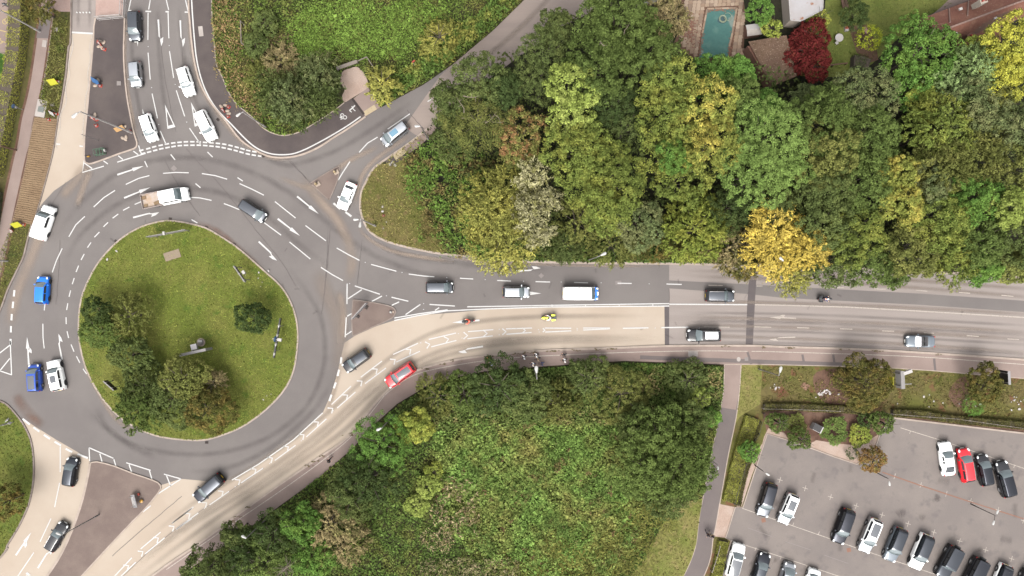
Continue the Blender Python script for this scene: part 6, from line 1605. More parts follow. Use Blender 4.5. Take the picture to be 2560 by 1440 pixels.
def figure(pose):
    """joints of a person facing +X; returns body, shirt, trousers, shoes and hair meshes"""
    if pose == 'ride':
        hip, chest, neck, head = (0, 0, .86), (.16, 0, 1.26), (.24, 0, 1.42), (.30, 0, 1.56)
        kn = [(.38, s * .24, .78) for s in (1, -1)]; an = [(.12, s * .24, .36) for s in (1, -1)]; to = [(.30, s * .25, .32) for s in (1, -1)]
        sh = [(.20, s * .20, 1.36) for s in (1, -1)]; el = [(.36, s * .34, 1.14) for s in (1, -1)]; ha = [(.60, s * .33, 1.06) for s in (1, -1)]
    else:
        st = .26 if pose == 'walk' else .14
        hip, chest, neck, head = (0, 0, .94), (.02, 0, 1.28), (.03, 0, 1.47), (.06, 0, 1.62)
        kn = [(st * .8 * s + .04, s * .10, .50) for s in (1, -1)]; an = [(st * 1.2 * s - (.06 if s < 0 else 0), s * .10, .08 + (.06 if s < 0 else 0)) for s in (1, -1)]
        to = [(a[0] + .17, a[1], .04) for a in an]
        sh = [(.02, s * .19, 1.41) for s in (1, -1)]; el = [(-st * .5 * s, s * .25, 1.15) for s in (1, -1)]; ha = [(-st * .6 * s + .12, s * .25, .92) for s in (1, -1)]
    J = [(hip, (.15, .11)), (chest, (.16, .11)), (neck, .055), (head, (.085, .10)), ((head[0] + .01, 0, head[2] + .10), (.075, .085))]
    E = [(0, 1), (1, 2), (2, 3), (3, 4)]
    for i in range(2):
        n = len(J)
        hj = (hip[0], (1, -1)[i] * .09, hip[2] - .06)
        J += [(hj, .095), (kn[i], .06), (an[i], .04), (to[i], (.045, .03)), (sh[i], .055), (el[i], .042), (ha[i], .03)]
        E += [(0, n), (n, n + 1), (n + 1, n + 2), (n + 2, n + 3), (1, n + 4), (n + 4, n + 5), (n + 5, n + 6)]
    body = skin_mesh('body', J, E)
    # fingers, nose and ears join the body mesh
    bm = bmesh.new(); bm.from_mesh(body)
    mb = MB()
    for i in range(2):
        s = (1, -1)[i]
        hv, ev = Vector(ha[i]), Vector(el[i])
        dr = (hv - ev).normalized()
        side = Vector((1, 0, 0)) if abs(dr.z) > .6 else Vector((0, 1, 0))
        mb.tube(hv, hv + dr * .09, .036, .034, 6)
        for k in range(4):
            b0 = hv + dr * .085 + side * (.018 * (k - 1.5))
            l_ = (.055, .068, .072, .06)[k]
            b1 = b0 + dr * l_ * .6; mb.tube(b0, b1, .0095, .009, 5); mb.tube(b1, b1 + (dr + Vector((0, -s * .6, -.1))).normalized() * l_ * .5, .009, .007, 5)
        b0 = hv + dr * .03 + side * .03
        mb.tube(b0, b0 + (dr * .5 + side).normalized() * .05, .012, .009, 5)
    hd = Vector(head)
    mb.tube(hd + Vector((.08, 0, .05)), hd + Vector((.115, 0, .025)), .01, .018, 5)
    for s in (1, -1):
        mb.box(hd + Vector((0, s * .088, .04)), (.04, .02, .06)); mb.box(hd + Vector((.088, s * .035, .06)), (.012, .025, .014))
    mb.box(hd + Vector((.09, 0, -.01)), (.012, .045, .014))
    me2 = mb.mesh('tmp'); bm.from_mesh(me2); bm.to_mesh(body); bm.free()
    hip_, chest_ = Vector(hip), Vector(chest)
    Js = [(tuple(hip_ + Vector((0, 0, -.02))), (.175, .135)), (chest, (.19, .135)), (tuple(chest_.lerp(Vector(neck), .8)), (.085, .085))]
    Es = [(0, 1), (1, 2)]
    for i in range(2):
        n = len(Js)
        Js += [(sh[i], .075), (el[i], .06), (tuple(Vector(el[i]).lerp(Vector(ha[i]), .8)), .045)]
        Es += [(1, n), (n, n + 1), (n + 1, n + 2)]
    shirt = skin_mesh('shirt', Js, Es)
    Jt = [(tuple(hip_), (.165, .125))]
    Et = []
    for i in range(2):
        n = len(Jt)
        Jt += [((hip[0], (1, -1)[i] * .095, hip[2] - .07), .11), (kn[i], .078), (an[i], .06)]
        Et += [(0, n), (n, n + 1), (n + 1, n + 2)]
    trou = skin_mesh('trousers', Jt, Et)
    mb = MB()
    for i in range(2):
        a, b_ = Vector(an[i]), Vector(to[i])
        mb.tube(a + Vector((-.06, 0, -.03)), b_ + Vector((.05, 0, 0)), .058, .042, 8)
    shoes = mb.mesh('shoes', True, 60)
    mb = MB().lathe([(.03, .13), (.075, .11), (.102, .055), (.106, -.01), (.095, -.07), (.06, -.09)], 12, c=hd + Vector((-.02, 0, .06)))
    hair = mb.mesh('hair', True, 60)
    mb = MB().lathe([(.02, .16), (.085, .13), (.128, .06), (.138, -.02), (.125, -.10), (.09, -.12)], 14, c=hd + Vector((0, 0, .05)))
    helm = mb.mesh('helmet', True, 60)
    return dict(body=body, shirt=shirt, trousers=trou, shoes=shoes, hair=hair, helmet=helm)
FIG = {k: figure(k) for k in ('walk', 'stand', 'ride')}
def person(x, y, head_px, pose, shirt, trou, hair, label, z=ZK + .004, helmet=None, group='people walking on the pavement', s=1.0):
    c = G(x, y, z + .9); c.z = z
    t = thing('person', label, 'person', c, math.atan2(-head_px[1], head_px[0]), group)
    t.scale = (s, s, s)
    f = FIG[pose]
    link('body', f['body'], M_SKIN, t); link('shirt', f['shirt'], CLOTH[shirt], t); link('trousers', f['trousers'], CLOTH[trou], t)
    link('shoes', f['shoes'], CLOTH['black'], t)
    if helmet: link('helmet', f['helmet'], helmet, t)
    else: link('hair', f['hair'], M_HAIR[hair], t)
    return t
person(1221, 898, (-1, .2), 'walk', 'orange', 'black', 'brown', 'person in an orange top walking beside one in pale blue')
person(1229, 909, (-1, .2), 'walk', 'ltblue', 'denim', 'brown', 'person in a pale blue top at the hedge edge of the pavement')
person(1310, 893, (-1, .1), 'walk', 'white', 'black', 'dark', 'person in a white top walking alone along the white line')
person(1341, 888, (-1, 0), 'walk', 'white', 'black', 'dark', 'person in a white top on the kerb side of the group')
person(1345, 898, (-1, .1), 'walk', 'khaki', 'black', 'brown', 'person in a khaki top in the middle of the group')
person(1333, 911, (-1, -.2), 'walk', 'white', 'denim', 'fair', 'person in a white top beside the tree and the lamp head')
person(1355, 909, (-1, 0), 'walk', 'navy', 'denim', 'dark', 'person in navy at the hedge edge of the pavement')
person(1411, 888, (-1, 0), 'walk', 'black', 'black', 'dark', 'person in black on the white line of the pavement')
person(1412, 901, (-1, 0), 'walk', 'white', 'black', 'dark', 'person in a wide white top beside the one in black')
person(822, 1152, (1, -.6), 'walk', 'black', 'black', 'dark', 'person in black walking alone past the deep green tree')
person(1770, 1336, (.2, 1), 'walk', 'black', 'black', 'dark', 'person in black on the footpath beside the gravel', group='people walking on the footpath')
person(1780, 1339, (.2, 1), 'walk', 'black', 'khaki', 'dark', 'second person on the footpath, with pale trousers', group='people walking on the footpath')

M_BIKEB = car_paint('bike_black', (26, 26, 28), .3); M_BIKEY = car_paint('bike_yellow', (206, 216, 60)); M_BIKEW = car_paint('bike_white', (214, 214, 214))
def motorbike(front, rear, label, fair, pann=None, z=0.0, group='motorcycles on the main road'):
    f, r = G(*front, .6), G(*rear, .6)
    d = f - r; c = (f + r) / 2
    t = thing('motorcycle', label, 'motorcycle', (c.x, c.y, z), math.atan2(d.y, d.x), group)
    k = d.length / 2.1
    t.scale = (k, 1, 1)
    RX = Matrix.Rotation(R(90), 3, 'X')
    for x in (.72, -.70):
        w = MB().lathe([(.20, -.05), (.29, -.07), (.315, 0), (.29, .07), (.20, .05)], 16, c=(x, 0, .315), M=RX).build('wheel', M_TYRE, t, True)
        MB().lathe([(.03, -.05), (.2, -.03), (.2, .03), (.03, .05)], 10, c=(x, 0, .315), M=RX).build('rim', M_RIM, w)
    MB().box((0, 0, .45), (.62, .30, .36)).tube((.2, 0, .75), (-.6, 0, .62), .07).build('engine', M_BLK, t)
    MB().lathe([(.05, -.34), (.15, -.24), (.19, 0), (.16, .22), (.06, .3)], 12, c=(.14, 0, .86), M=Matrix.Rotation(R(84), 3, 'Y')).build('fuel_tank', fair, t, True)
    MB().lathe([(.04, -.42), (.14, -.32), (.17, 0), (.13, .3), (.04, .4)], 10, c=(-.42, 0, .84), M=Matrix.Rotation(R(94), 3, 'Y')).build('seat', M_BLK, t, True)
    mb = MB().lathe([(.03, .42), (.12, .34), (.22, .1), (.2, -.1)], 12, c=(.62, 0, .82), M=Matrix.Rotation(R(65), 3, 'Y')); mb.build('fairing', fair, t, True)
    MB().tube((.48, -.38, 1.06), (.55, 0, 1.0), .02).tube((.55, 0, 1.0), (.48, .38, 1.06), .02).build('handlebar', M_BLK, t)
    for s in (1, -1):
        MB().tube((.55, s * .1, 1.0), (.72, s * .1, .32), .03).build('fork', M_CHROME, t)
        MB().box((.56, s * .44, 1.14), (.05, .14, .08)).tube((.5, s * .36, 1.06), (.56, s * .42, 1.12), .012).build('mirror', M_BLK, t)
        if pann: MB().box((-.62, s * .34, .72), (.52, .24, .40), s * .12).build('pannier', pann, t)
    MB().box((-.92, 0, .72), (.16, .18, .12)).build('tail_light', M_TAIL, t)
    if pann: MB().box((-.85, 0, 1.02), (.38, .42, .28)).build('top_box', M_BLK, t)
    MB().box((.78, 0, .92), (.1, .2, .14)).build('headlight', M_LAMP, t)
    return t, c, math.atan2(d.y, d.x)
def rider(c, rz, label, jacket, helmet, dx=-.25):
    t = thing('person', label, 'person', (c.x + math.cos(rz) * dx, c.y + math.sin(rz) * dx, .02), rz, 'motorcycle riders')
    f = FIG['ride']
    link('body', f['body'], M_SKIN, t); link('shirt', f['shirt'], CLOTH[jacket], t); link('trousers', f['trousers'], CLOTH['black'], t); link('shoes', f['shoes'], CLOTH['black'], t)
    link('helmet', f['helmet'], helmet, t)
    return t
t, c, a = motorbike((1154, 805), (1188, 801), 'black motorcycle with a red tail on the buff lane', M_BIKEB); rider(c, a, 'rider in black with a red panel, on the motorcycle over the long arrow', 'red', M_BIKEB)
t, c, a = motorbike((1353, 795), (1391, 794), 'yellow and white motorcycle with bulging panniers on the buff lane', M_BIKEY, M_BIKEY); rider(c, a, 'rider in a white jacket on the yellow motorcycle', 'white', M_BIKEB)
t, c, a = motorbike((2078, 747), (2044, 748), 'dark motorcycle below the overhanging tree on the main road', M_BIKEB, M_BIKEB); rider(c, a, 'rider in navy on the dark motorcycle below the overhanging tree', 'navy', M_BIKEW)
motorbike((10, 12), (40, 18), 'black parked motorcycle in the corner parking bays', M_BIKEB, z=Z4 + .004, group='parked motorcycles')
motorbike((116, 16), (131, 27), 'black motorcycle parked on the pink blocks', M_BIKEB, z=ZK + .012, group='parked motorcycles')
# ------------------------------------------------------------------ lamp posts, signs and street furniture
M_GALV = plain('galvanised_steel', (196, 190, 188), .5, .3, wear=.08)
M_POLEW = plain('pale_pole', (232, 224, 220), .5, wear=.08)
M_POLED = plain('dark_pole', (74, 66, 64), .6, wear=.1)
M_HEAD = plain('lamp_housing', (250, 248, 244), .4, wear=.05)
M_SIGNG = plain('sign_back_grey', (206, 202, 204), .5, .2, wear=.06)
M_SIGNW = plain('sign_white', (246, 240, 236), .45, wear=.05)
M_SIGNB = plain('sign_blue', (64, 132, 200), .45, wear=.06)
M_SIGNY = plain('sign_yellow', (240, 236, 40), .45, wear=.05)
M_SIGNO = plain('sign_orange', (236, 182, 110), .5, wear=.08)
M_AMBER = plain('amber_plastic', (232, 170, 40), .4, wear=.08)
M_CONER = plain('cone_red', (228, 84, 64), .5, wear=.1)
M_CONEW = plain('cone_white', (252, 244, 238), .5, wear=.05)
M_BLACKS = plain('sign_black', (38, 34, 36), .5, wear=.1)
M_SAND = plain('sandbag', (228, 206, 186), .9, wear=.1)
M_GREENM = plain('green_metal', (110, 158, 124), .5, wear=.1)
M_WOOD = plain('weathered_wood', (178, 164, 150), .8, wear=.2, scale=8)
M_WOODB = plain('brown_wood', (136, 98, 74), .8, wear=.2, scale=8)

def pole_h(base, top):
    b_, t = math.dist(base, (1280, 720)), math.dist(top, (1280, 720))
    return H * (1 - b_ / t)
def lamp(base, top, heads, label, mat=None, head=1.0, h=None, hs=1.0, group='street lamps', r=.085, dark=False):
    h = h or pole_h(base, top)
    g = G(*base)
    t = thing('street_lamp', label, 'street lamp', (g.x, g.y, .05), 0, group)
    mat = mat or M_POLEW
    MB().tube((0, 0, 0), (0, 0, 1.2), r * 1.5, r * 1.45, 10).tube((0, 0, 1.2), (0, 0, h), r * 1.1, r * .7, 10).build('pole', mat, t, True)
    tp = Vector(((base[0] - 1280) * H / (H - h) + 1280, (base[1] - 720) * H / (H - h) + 720))
    for hd in heads:
        k = S * (H - h) / H
        v = Vector(((hd[0] - tp.x) * k, -(hd[1] - tp.y) * k, 0))
        if v.length < .25: v = v.normalized() * .25 if v.length > 1e-6 else Vector((.25, 0, 0))
        n_ = v.normalized()
        if v.length > .6: MB().tube((0, 0, h - .05), v * .8 + Vector((0, 0, h + .12)), r * .6, r * .5, 8).build('arm', mat, t, True)
        a = math.atan2(n_.y, n_.x)
        M = Matrix.Rotation(a, 3, 'Z')
        prof = [(-.35, .09), (-.1, .14), (.2, .19), (.42, .17), (.5, .08)]
        V = []
        for x, w in prof:
            for y, z in ((-w, 0), (-w * .7, .09), (0, .13), (w * .7, .09), (w, 0), (0, -.05)):
                V.append(M @ Vector((x * hs * .85, y * hs, z)) + v + Vector((0, 0, h + .1)))
        Fc = [[i * 6 + j, i * 6 + (j + 1) % 6, (i + 1) * 6 + (j + 1) % 6, (i + 1) * 6 + j] for i in range(4) for j in range(6)] + [list(range(6))[::-1], list(range(24, 30))]
        lh = link('lamp_head', me_from('lamp_head', V, Fc, True, 50), M_HEAD, t)
    return t
lamp((330, 332), (196, 290), [(190, 288)], 'tall street lamp leaning over the tarmac island with roadworks signs', r=.12, hs=1.3)
lamp((665, 318), (603, 287), [(598, 287)], 'street lamp at the bend of the cycle track', r=.1)
lamp((1072, 351), (1047, 319), [(1045, 316)], 'street lamp at the kerb of the side road beside the wood', M_GALV)
lamp((939, 565), (900, 554), [(892, 549), (901, 561)], 'double headed street lamp on the nose of the wood', r=.11)
lamp((249, 1286), (154, 1332), [(150, 1334)], 'thin street lamp on the reddish triangular island', M_GALV, r=.08)
lamp((676, 1288), (640, 1330), [(614, 1343)], 'street lamp rising through the deep green trees by the lower pavement', M_GALV, h=9)
lamp((986, 1036), (960, 1066), [(949, 1072)], 'street lamp in front of the round green tree', M_GALV, h=9.5)
lamp((1336, 924), (1342, 944), [(1341, 925)], 'street lamp head over the pavement beside the walkers', M_GALV, h=10.3, hs=1.3)
lamp((1472, 650), (1494, 641), [(1507, 636)], 'street lamp above the willow side of the straight road', M_GALV, h=10.5, hs=1.1)
lamp((1885, 660), (1952, 655), [(1953, 648)], 'street lamp head among the bright yellow leaves', M_GALV, h=10.8, hs=1.0)
lamp((1896, 922), (1946, 942), [(1950, 925)], 'street lamp on the mown grass by the footpath corner', M_GALV, hs=1.2)
lamp((1886, 1162), (1908, 1179), [(1917, 1184)], 'short dark lamp post at the corner of the car park', M_POLED, r=.06, hs=.9, group='car park lamps')
lamp((2184, 1178), (2220, 1198), [(2222, 1207)], 'dark lamp post under the rust coloured tree', M_POLED, r=.06, hs=.9, group='car park lamps')
lamp((2425, 1259), (2486, 1292), [(2491, 1280), (2482, 1305)], 'double headed dark lamp post on the drain line of the car park', M_POLED, r=.06, hs=.9, group='car park lamps')
lamp((1770, 1142), (1791, 1166), [(1794, 1168)], 'small lamp head at the edge of the big meadow oak', M_GALV, r=.05, hs=.7)
lamp((101, 80), (-4, 24), [(-20, 16)], 'tall white lamp post reaching over the parking bays', r=.11)
lamp((21, 653), (-6, 651), [(-14, 650)], 'lamp post at the picture edge beside the roundabout')
lamp((22, 1058), (-4, 1066), [(-14, 1068)], 'lamp post on the mown verge of the exit lane')
# blue topped post, wooden pole, thin post
def post(base, top, label, mat, name='post', cat='post', r=.05, h=None):
    h = h or pole_h(base, top)
    g = G(*base)
    t = thing(name, label, cat, (g.x, g.y, .05))
    MB().tube((0, 0, 0), (0, 0, h), r, r * .9, 10).build('pole', mat, t, True)
    return t, h
t, h = post((60, 275), (31, 265), 'pole with a round blue sign beside the old footpath', M_GALV, 'road_sign', 'road sign')
d = G(31, 265, h) - G(1280, 720, h); d.z = 0; d.normalize()
RY = Matrix.Rotation(math.atan2(d.y, d.x), 3, 'Z') @ Matrix.Rotation(R(90), 3, 'Y')
MB().lathe([(.30, -.015), (.30, .015)], 18, c=(0, 0, h - .2), M=RY).build('sign_plate', M_SIGNB, t)
MB().box((-.08, 0, h * .62), (.08, .34, .3), math.atan2(d.y, d.x)).build('small_plate', M_SIGNW, t)
post((43, 376), (0, 367), 'dark brown wooden pole in the tall hedge', M_WOODB, 'telegraph_pole', 'pole', r=.13)
post((248, 352), (203, 338), 'thin grey post leaning across the edge of the tarmac island', M_GALV, r=.045)
t, h = post((1038, 167), (1053, 156), 'short marker post with an orange top in the roadside brambles', M_POLEW, 'marker_post', 'marker post', h=2.4)
MB().box((.1, 0, 2.3), (.5, .16, .3), .6).build('top_panel', M_CONER, t)
t, h = post((32, 1046), (30, 1045), 'white flat sign on the mown verge', M_GALV, 'road_sign', 'road sign', h=1.2)
MB().box((0, 0, 1.1), (.55, .06, .5), .6, Matrix.Rotation(R(35), 3, 'X')).build('sign_plate', M_SIGNW, t)
t, h = post((36, 1054), (33, 1053), 'second white flat sign on the mown verge', M_GALV, 'road_sign', 'road sign', h=1.0)
MB().box((0, 0, .9), (.5, .06, .4), -.3, Matrix.Rotation(R(35), 3, 'X')).build('sign_plate', M_SIGNW, t)

def board(p0, p1, ztop, hgt, label, mat, thick=.08, posts=(.2, .8), pmat=None, name='direction_sign', lean=0.0):
    """upright sign board whose top edge runs between two photo points"""
    a, b_ = G(*p0, ztop), G(*p1, ztop)
    c = (a + b_) / 2
    ang = math.atan2(b_.y - a.y, b_.x - a.x)
    t = thing(name, label, 'road sign', (c.x, c.y, ZK), ang)
    L = (b_ - a).length
    MB().box((0, 0, ztop - ZK - hgt / 2), (L, thick, hgt)).build('sign_panel', mat, t)
    MB().box((0, .0, ztop - ZK + .02), (L + .02, thick + .03, .04)).build('sign_edge', pmat or M_GALV, t)
    for k in posts:
        MB().tube(((k - .5) * L, thick / 2 + .06, 0), ((k - .5) * L, thick / 2 + .06, ztop - ZK), .055, n=8).build('post', pmat or M_GALV, t)
    return t, L, ang
t, L, a = board((447, 889), (514, 874), 3.2, 2.2, 'grey direction sign seen on edge above the dark trees of the roundabout', M_SIGNG, thick=.36, posts=(.5,))
MB().box((.25, .75, 2.6), (.85, .8, .45)).build('equipment_box', M_SIGNG, t)
t, L, a = board((365, 592), (462, 574), 2.6, 1.2, 'very long thin sign seen on edge at the top of the roundabout', M_GALV, thick=.06, posts=(.08, .47, .92))
MB().box((-.15, 0, 2.62), (.28, .5, .24)).build('lamp_box', M_SIGNW, t)
t, L, a = board((584, 665), (611, 704), 2.4, .7, 'small black and white sign seen on edge near the roundabout kerb', M_GALV, thick=.10, posts=(.1, .5, .9))
for k, m_ in ((-.42, M_SIGNW), (-.22, M_BLACKS), (.0, M_SIGNW), (.22, M_BLACKS), (.42, M_SIGNW)): MB().box((k * L, -.02, 2.0), (L * .18, .14, .62)).build('striped_panel', m_, t)
MB().box((.1, .55, 1.9), (.5, .4, .3)).build('backing_box', M_SIGNW, t)
# chevron board: black with white chevrons
a0, b0 = G(700, 796, 1.9), G(686, 894, 1.5)
c = (a0 + b0) / 2; ang = math.atan2(b0.y - a0.y, b0.x - a0.x)
t = thing('chevron_sign', 'long black and white chevron sign beside the single round tree', 'road sign', (c.x, c.y, ZK), ang)
L = (b0 - a0).length
tilt = Matrix.Rotation(R(-8), 3, 'X')
MB().box((0, 0, 1.35), (L, .06, .80), 0, tilt).build('sign_board', M_BLACKS, t)
MB().box((0, 0, 1.77), (L, .20, .03), 0).build('top_rail', M_BLACKS, t)
for i in range(4):
    x = -L / 2 + L * (.20 + .235 * i)
    V = [(x - .30, 0, .40), (x, 0, .40), (x + .30, 0, 0), (x, 0, -.40), (x - .30, 0, -.40), (x, 0, 0)]
    for off, nm in ((-.045, 'chevron'), (.045, 'chevron')):
        m = MB().add([tilt @ Vector((vx, off, vz)) + Vector((0, 0, 1.35)) for vx, _, vz in V], [[0, 1, 2, 5], [5, 2, 3, 4]])
        m.build(nm, M_SIGNW, t)
    m = MB().add([(x - .30, -.11, 1.79), (x, -.11, 1.79), (x + .30, .0, 1.79), (x, .11, 1.79), (x - .30, .11, 1.79), (x, 0, 1.79)], [[0, 5, 2, 1], [5, 4, 3, 2]])
    m.build('chevron', M_SIGNW, t)
for k in (-.3, .05, .32): MB().tube((k * L, .1, 0), (k * L, .1, 1.7), .05, n=8).build('post', M_GALV, t)
MB().lathe([(.42, -.02), (.42, .02)], 18, c=(.1, -.05, 2.25), M=Matrix.Rotation(R(90), 3, 'X')).build('blue_disc', M_SIGNB, t)
MB().box((.16, .45, 1.8), (.42, .6, .34)).build('lamp_box', M_SIGNW, t)
MB().tube((.15, -.6, 1.9), (.15, .2, 1.9), .05, n=6).build('lamp_arm', M_SIGNW, t)
# other signs
t, L, a = board((878, 798), (914, 758), 3.0, 1.6, 'grey two post direction sign on the stained splitter island', M_SIGNG, thick=.10, posts=())
ia, ib = G(916, 767), G(896, 791)
M_ = t.matrix_basis.to_quaternion().to_matrix() if False else Matrix.Rotation(-a, 3, 'Z')
for q, sz in ((ia, .62), (ib, .46)):
    v = M_ @ (q - Vector((t.location.x, t.location.y, 0))); v.z = 0
    MB().box((v.x, v.y, .015), (sz, sz, .03), R(10)).build('base_cover', M_IRON, t)
    MB().tube((v.x, v.y, 0), (v.x, v.y, 2.0), .06, n=8).tube((v.x, v.y, 2.0), (v.x * .9, .08, 2.2), .05, n=6).build('post', M_SIGNG, t)
t, L, a = board((2258, 972), (2256, 928), 3.6, 1.4, 'white sign board on the littered verge with a yellow sheet behind it', M_SIGNW, thick=.5, posts=(.15, .85))
MB().box((L * .42, -.75, 3.3), (.45, 1.3, .5), .3).build('side_panel', M_SIGNW, t)
MB().box((-.5, .6, 1.4), (1.5, .08, 1.4)).build('yellow_sheet', M_SIGNY, t)
MB().tube((-.6, -1.2, 3.5), (-.6, .3, 3.45), .06, n=6).build('bracket', M_SIGNG, t)
t, L, a = board((2522, 962), (2520, 928), 3.0, 2.2, 'dark sign board next to the smaller verge tree', M_BLACKS, thick=.10, posts=(.15, .85))
MB().box((0, -.12, 2.9), (L, .35, .06)).build('top_rail', M_SIGNG, t)
t, L, a = board((258, 953), (284, 976), 2.0, 1.0, 'small dark grey sign seen on edge at the lower kerb of the roundabout', M_POLED, thick=.12, posts=(.2, .8))
# portable road sign with an amber lamp on the reddish island
c = G(337, 1252, .7)
t = thing('road_sign', 'grey and white portable sign with an amber lamp on the reddish island', 'road sign', (c.x, c.y, ZK), R(14))
tl = Matrix.Rotation(R(-32), 3, 'Y')
MB().box((-.05, 0, .75), (1.05, 1.9, .05), 0, tl).build('sign_panel', M_SIGNG, t)
for k, (x, y, w, l) in enumerate(((-.36, -.1, .20, 1.45), (-.06, 0, .17, 1.3), (.2, -.35, .10, .7))):
    p = tl @ Vector((x, y, .035)); MB().box((p.x - .05, p.y, p.z + .75), (w, l, .012), 0, tl).build('printed_line', M_SIGNW, t)
    p = tl @ Vector((x, y - l / 2 - .03, .042)); MB().lathe([(w * .5, 0), (w * .1, .02)], 3, c=(p.x - .05, p.y, p.z + .75)).build('arrow_print', M_BLACKS, t)
MB().lathe([(.1, -.1), (.24, -.05), (.26, .05), (.12, .14)], 12, c=(.72, -.35, .25)).build('amber_lamp', M_AMBER, t, True)
MB().box((.55, .72, .2), (.24, .34, .25)).build('foot_block', M_CONER, t)
for y in (-.7, .7): MB().tube((-.5, y, 1.05), (.5, y, .1), .03).tube((-.4, y, 1.0), (-.7, y, .02), .03).build('leg', M_GALV, t)

# ------------------------------------------------------------------ roadworks
def cone(px, py, label, s=1.0, z=ZK, group='traffic cones of the roadworks', rz=0.0):
    g = G(px, py, z + .3); g.z = z
    t = thing('traffic_cone', label, 'traffic cone', g, rz or rng.uniform(0, 3), group)
    t.scale = (s, s, s)
    MB().box((0, 0, .03), (.46, .46, .06)).build('base', M_CONER, t)
    MB().lathe([(.18, .06), (.135, .24)], 14).build('cone_foot', M_CONER, t, True)
    MB().lathe([(.136, .24), (.09, .44)], 14).build('white_sleeve', M_CONEW, t, True)
    MB().lathe([(.09, .44), (.075, .54), (.03, .74), (.02, .75)], 14).build('cone_tip', M_CONER, t, True)
    return t
def bags(pts, label):
    pts = sorted(pts, key=lambda p: p[1])
    for i, (x, y) in enumerate(pts):
        lab = label if len(pts) == 1 else label + (', uppermost', ', second down', ', third down', ', fourth down', ', lowest')[i if i < len(pts) - 1 else 4]
        g = G(x, y, ZK + .1); g.z = ZK
        o = MB().lathe([(.12, 0), (.26, .03), (.28, .09), (.2, .16), (.06, .18)], 10).build('sandbag', M_SAND, None, True)
        o.location = g; o.scale = (1.25, .8, 1); o.rotation_euler = (0, 0, rng.uniform(0, 3))
        tag(o, lab, 'sandbag', 'sandbags of the roadworks')
def asign(px, py, w, h, rz, mat, label, lean=20, face=None, tri=False, z=ZK, legs=M_BLACKS):
    g = G(px, py, z + h * .6); g.z = z
    t = thing('roadworks_sign', label, 'roadworks sign', g, rz, None)
    tl = Matrix.Rotation(R(-lean), 3, 'X')
    P = lambda x, y, zz: tl @ Vector((x, y, zz)) + Vector((0, 0, .12))
    if tri:
        V = [P(-w / 2, 0, 0), P(w / 2, 0, 0), P(0, 0, h), P(-w / 2, .04, 0), P(w / 2, .04, 0), P(0, .04, h)]
        MB().add(V, [[0, 1, 2], [5, 4, 3], [0, 3, 4, 1], [1, 4, 5, 2], [2, 5, 3, 0]]).build('sign_panel', mat, t)
        V = [P(-w * .3, -.012, h * .12), P(w * .3, -.012, h * .12), P(0, -.012, h * .72)]
        MB().add(V, [[0, 1, 2]]).build('sign_face', face or M_SIGNW, t)
    else:
        c_ = P(0, 0, h / 2)
        MB().box(c_, (w, .04, h), 0, tl).build('sign_panel', mat, t)
        if face:
            c2 = P(0, -.03, h / 2); MB().box(c2, (w * .8, .012, h * .8), 0, tl).build('sign_face', face, t)
    for x in (-w * .4, w * .4):
        MB().tube(P(x, .03, h * .9), (x, .75, .02), .025, n=6).tube(P(x, 0, 0), (x, -.1, .02), .025, n=6).build('leg', legs, t)
    return t
# facing the lane that runs past them: towards the lower right
FA = R(58)
asign(131, 210, 1.2, 1.1, R(10), M_SIGNY, 'bright yellow sign in the weedy grass beside the buff lane', lean=34)
cone(146, 203, 'traffic cone beside the bright yellow sign'); bags([(136, 203)], 'pale sandbag behind the bright yellow sign')
asign(235, 207, 1.3, 1.1, R(-30), M_SIGNB, 'blue sign on the tarmac island beside the buff lane', lean=30); cone(249, 213, 'traffic cone beside the blue sign')
bags([(245, 201), (238, 214)], 'dark stained sandbag holding the blue sign')
asign(243, 108, 1.0, 1.0, R(-35), M_CONER, 'red and white sign at the top of the tarmac island', lean=26, face=M_SIGNW, tri=True); cone(259, 122, 'traffic cone at the top of the tarmac island')
bags([(251, 104), (259, 106), (247, 116), (254, 119)], 'pale sandbag beside the red and white sign at the top')
asign(227, 297, 1.0, 1.0, R(-30), M_CONER, 'red and white triangular sign under the tall lamp pole', lean=26, face=M_SIGNW, tri=True)
cone(239, 298, 'traffic cone just above the tall lamp pole'); cone(239, 313, 'traffic cone just below the tall lamp pole'); bags([(237, 287)], 'pale sandbag above the tall lamp pole')
asign(299, 325, 1.35, .75, R(22), M_SIGNO, 'orange sign lying against the foot of the tall lamp', lean=38); cone(323, 328, 'traffic cone at the foot of the tall lamp')
bags([(305, 317), (311, 317), (307, 345), (313, 348), (315, 343)], 'pale sandbag near the foot of the tall lamp')
asign(41, 567, 1.2, 1.0, R(15), M_SIGNY, 'yellow sign at the lower end of the straw strip', lean=34); cone(57, 561, 'traffic cone at the lower end of the straw strip')
bags([(50, 559), (27, 577)], 'pale sandbag beside the yellow sign at the straw strip'); asign(27, 578, .6, .5, R(-20), M_CONER, 'small red and white panel on the edge of the old footpath', lean=30, face=M_SIGNW)
asign(123, 282, 1.0, .9, R(-35), M_CONER, 'red and white sign beside the concrete cover', lean=24, face=M_SIGNW, tri=True); asign(127, 287, .8, .8, R(-28), M_SIGNW, 'round white sign leaning beside the concrete cover', lean=30)
cone(139, 284, 'traffic cone on the kerb above the straw strip'); cone(120, 298, 'traffic cone on the straw strip'); bags([(134, 278)], 'pale sandbag above the straw strip')
asign(554, 276, .9, .9, R(-40), M_CONER, 'red and white sign on the white line of the cycle track', lean=26, face=M_SIGNW, tri=True)
cone(570, 266, 'traffic cone on the cycle track, farther from the road'); cone(569, 290, 'traffic cone on the cycle track, nearer the road'); bags([(553, 266), (563, 263), (568, 277), (572, 284)], 'pale sandbag beside the signs on the cycle track')
cone(958, 538, 'small red cone lying in the dry grass on the nose of the wood', s=.8)
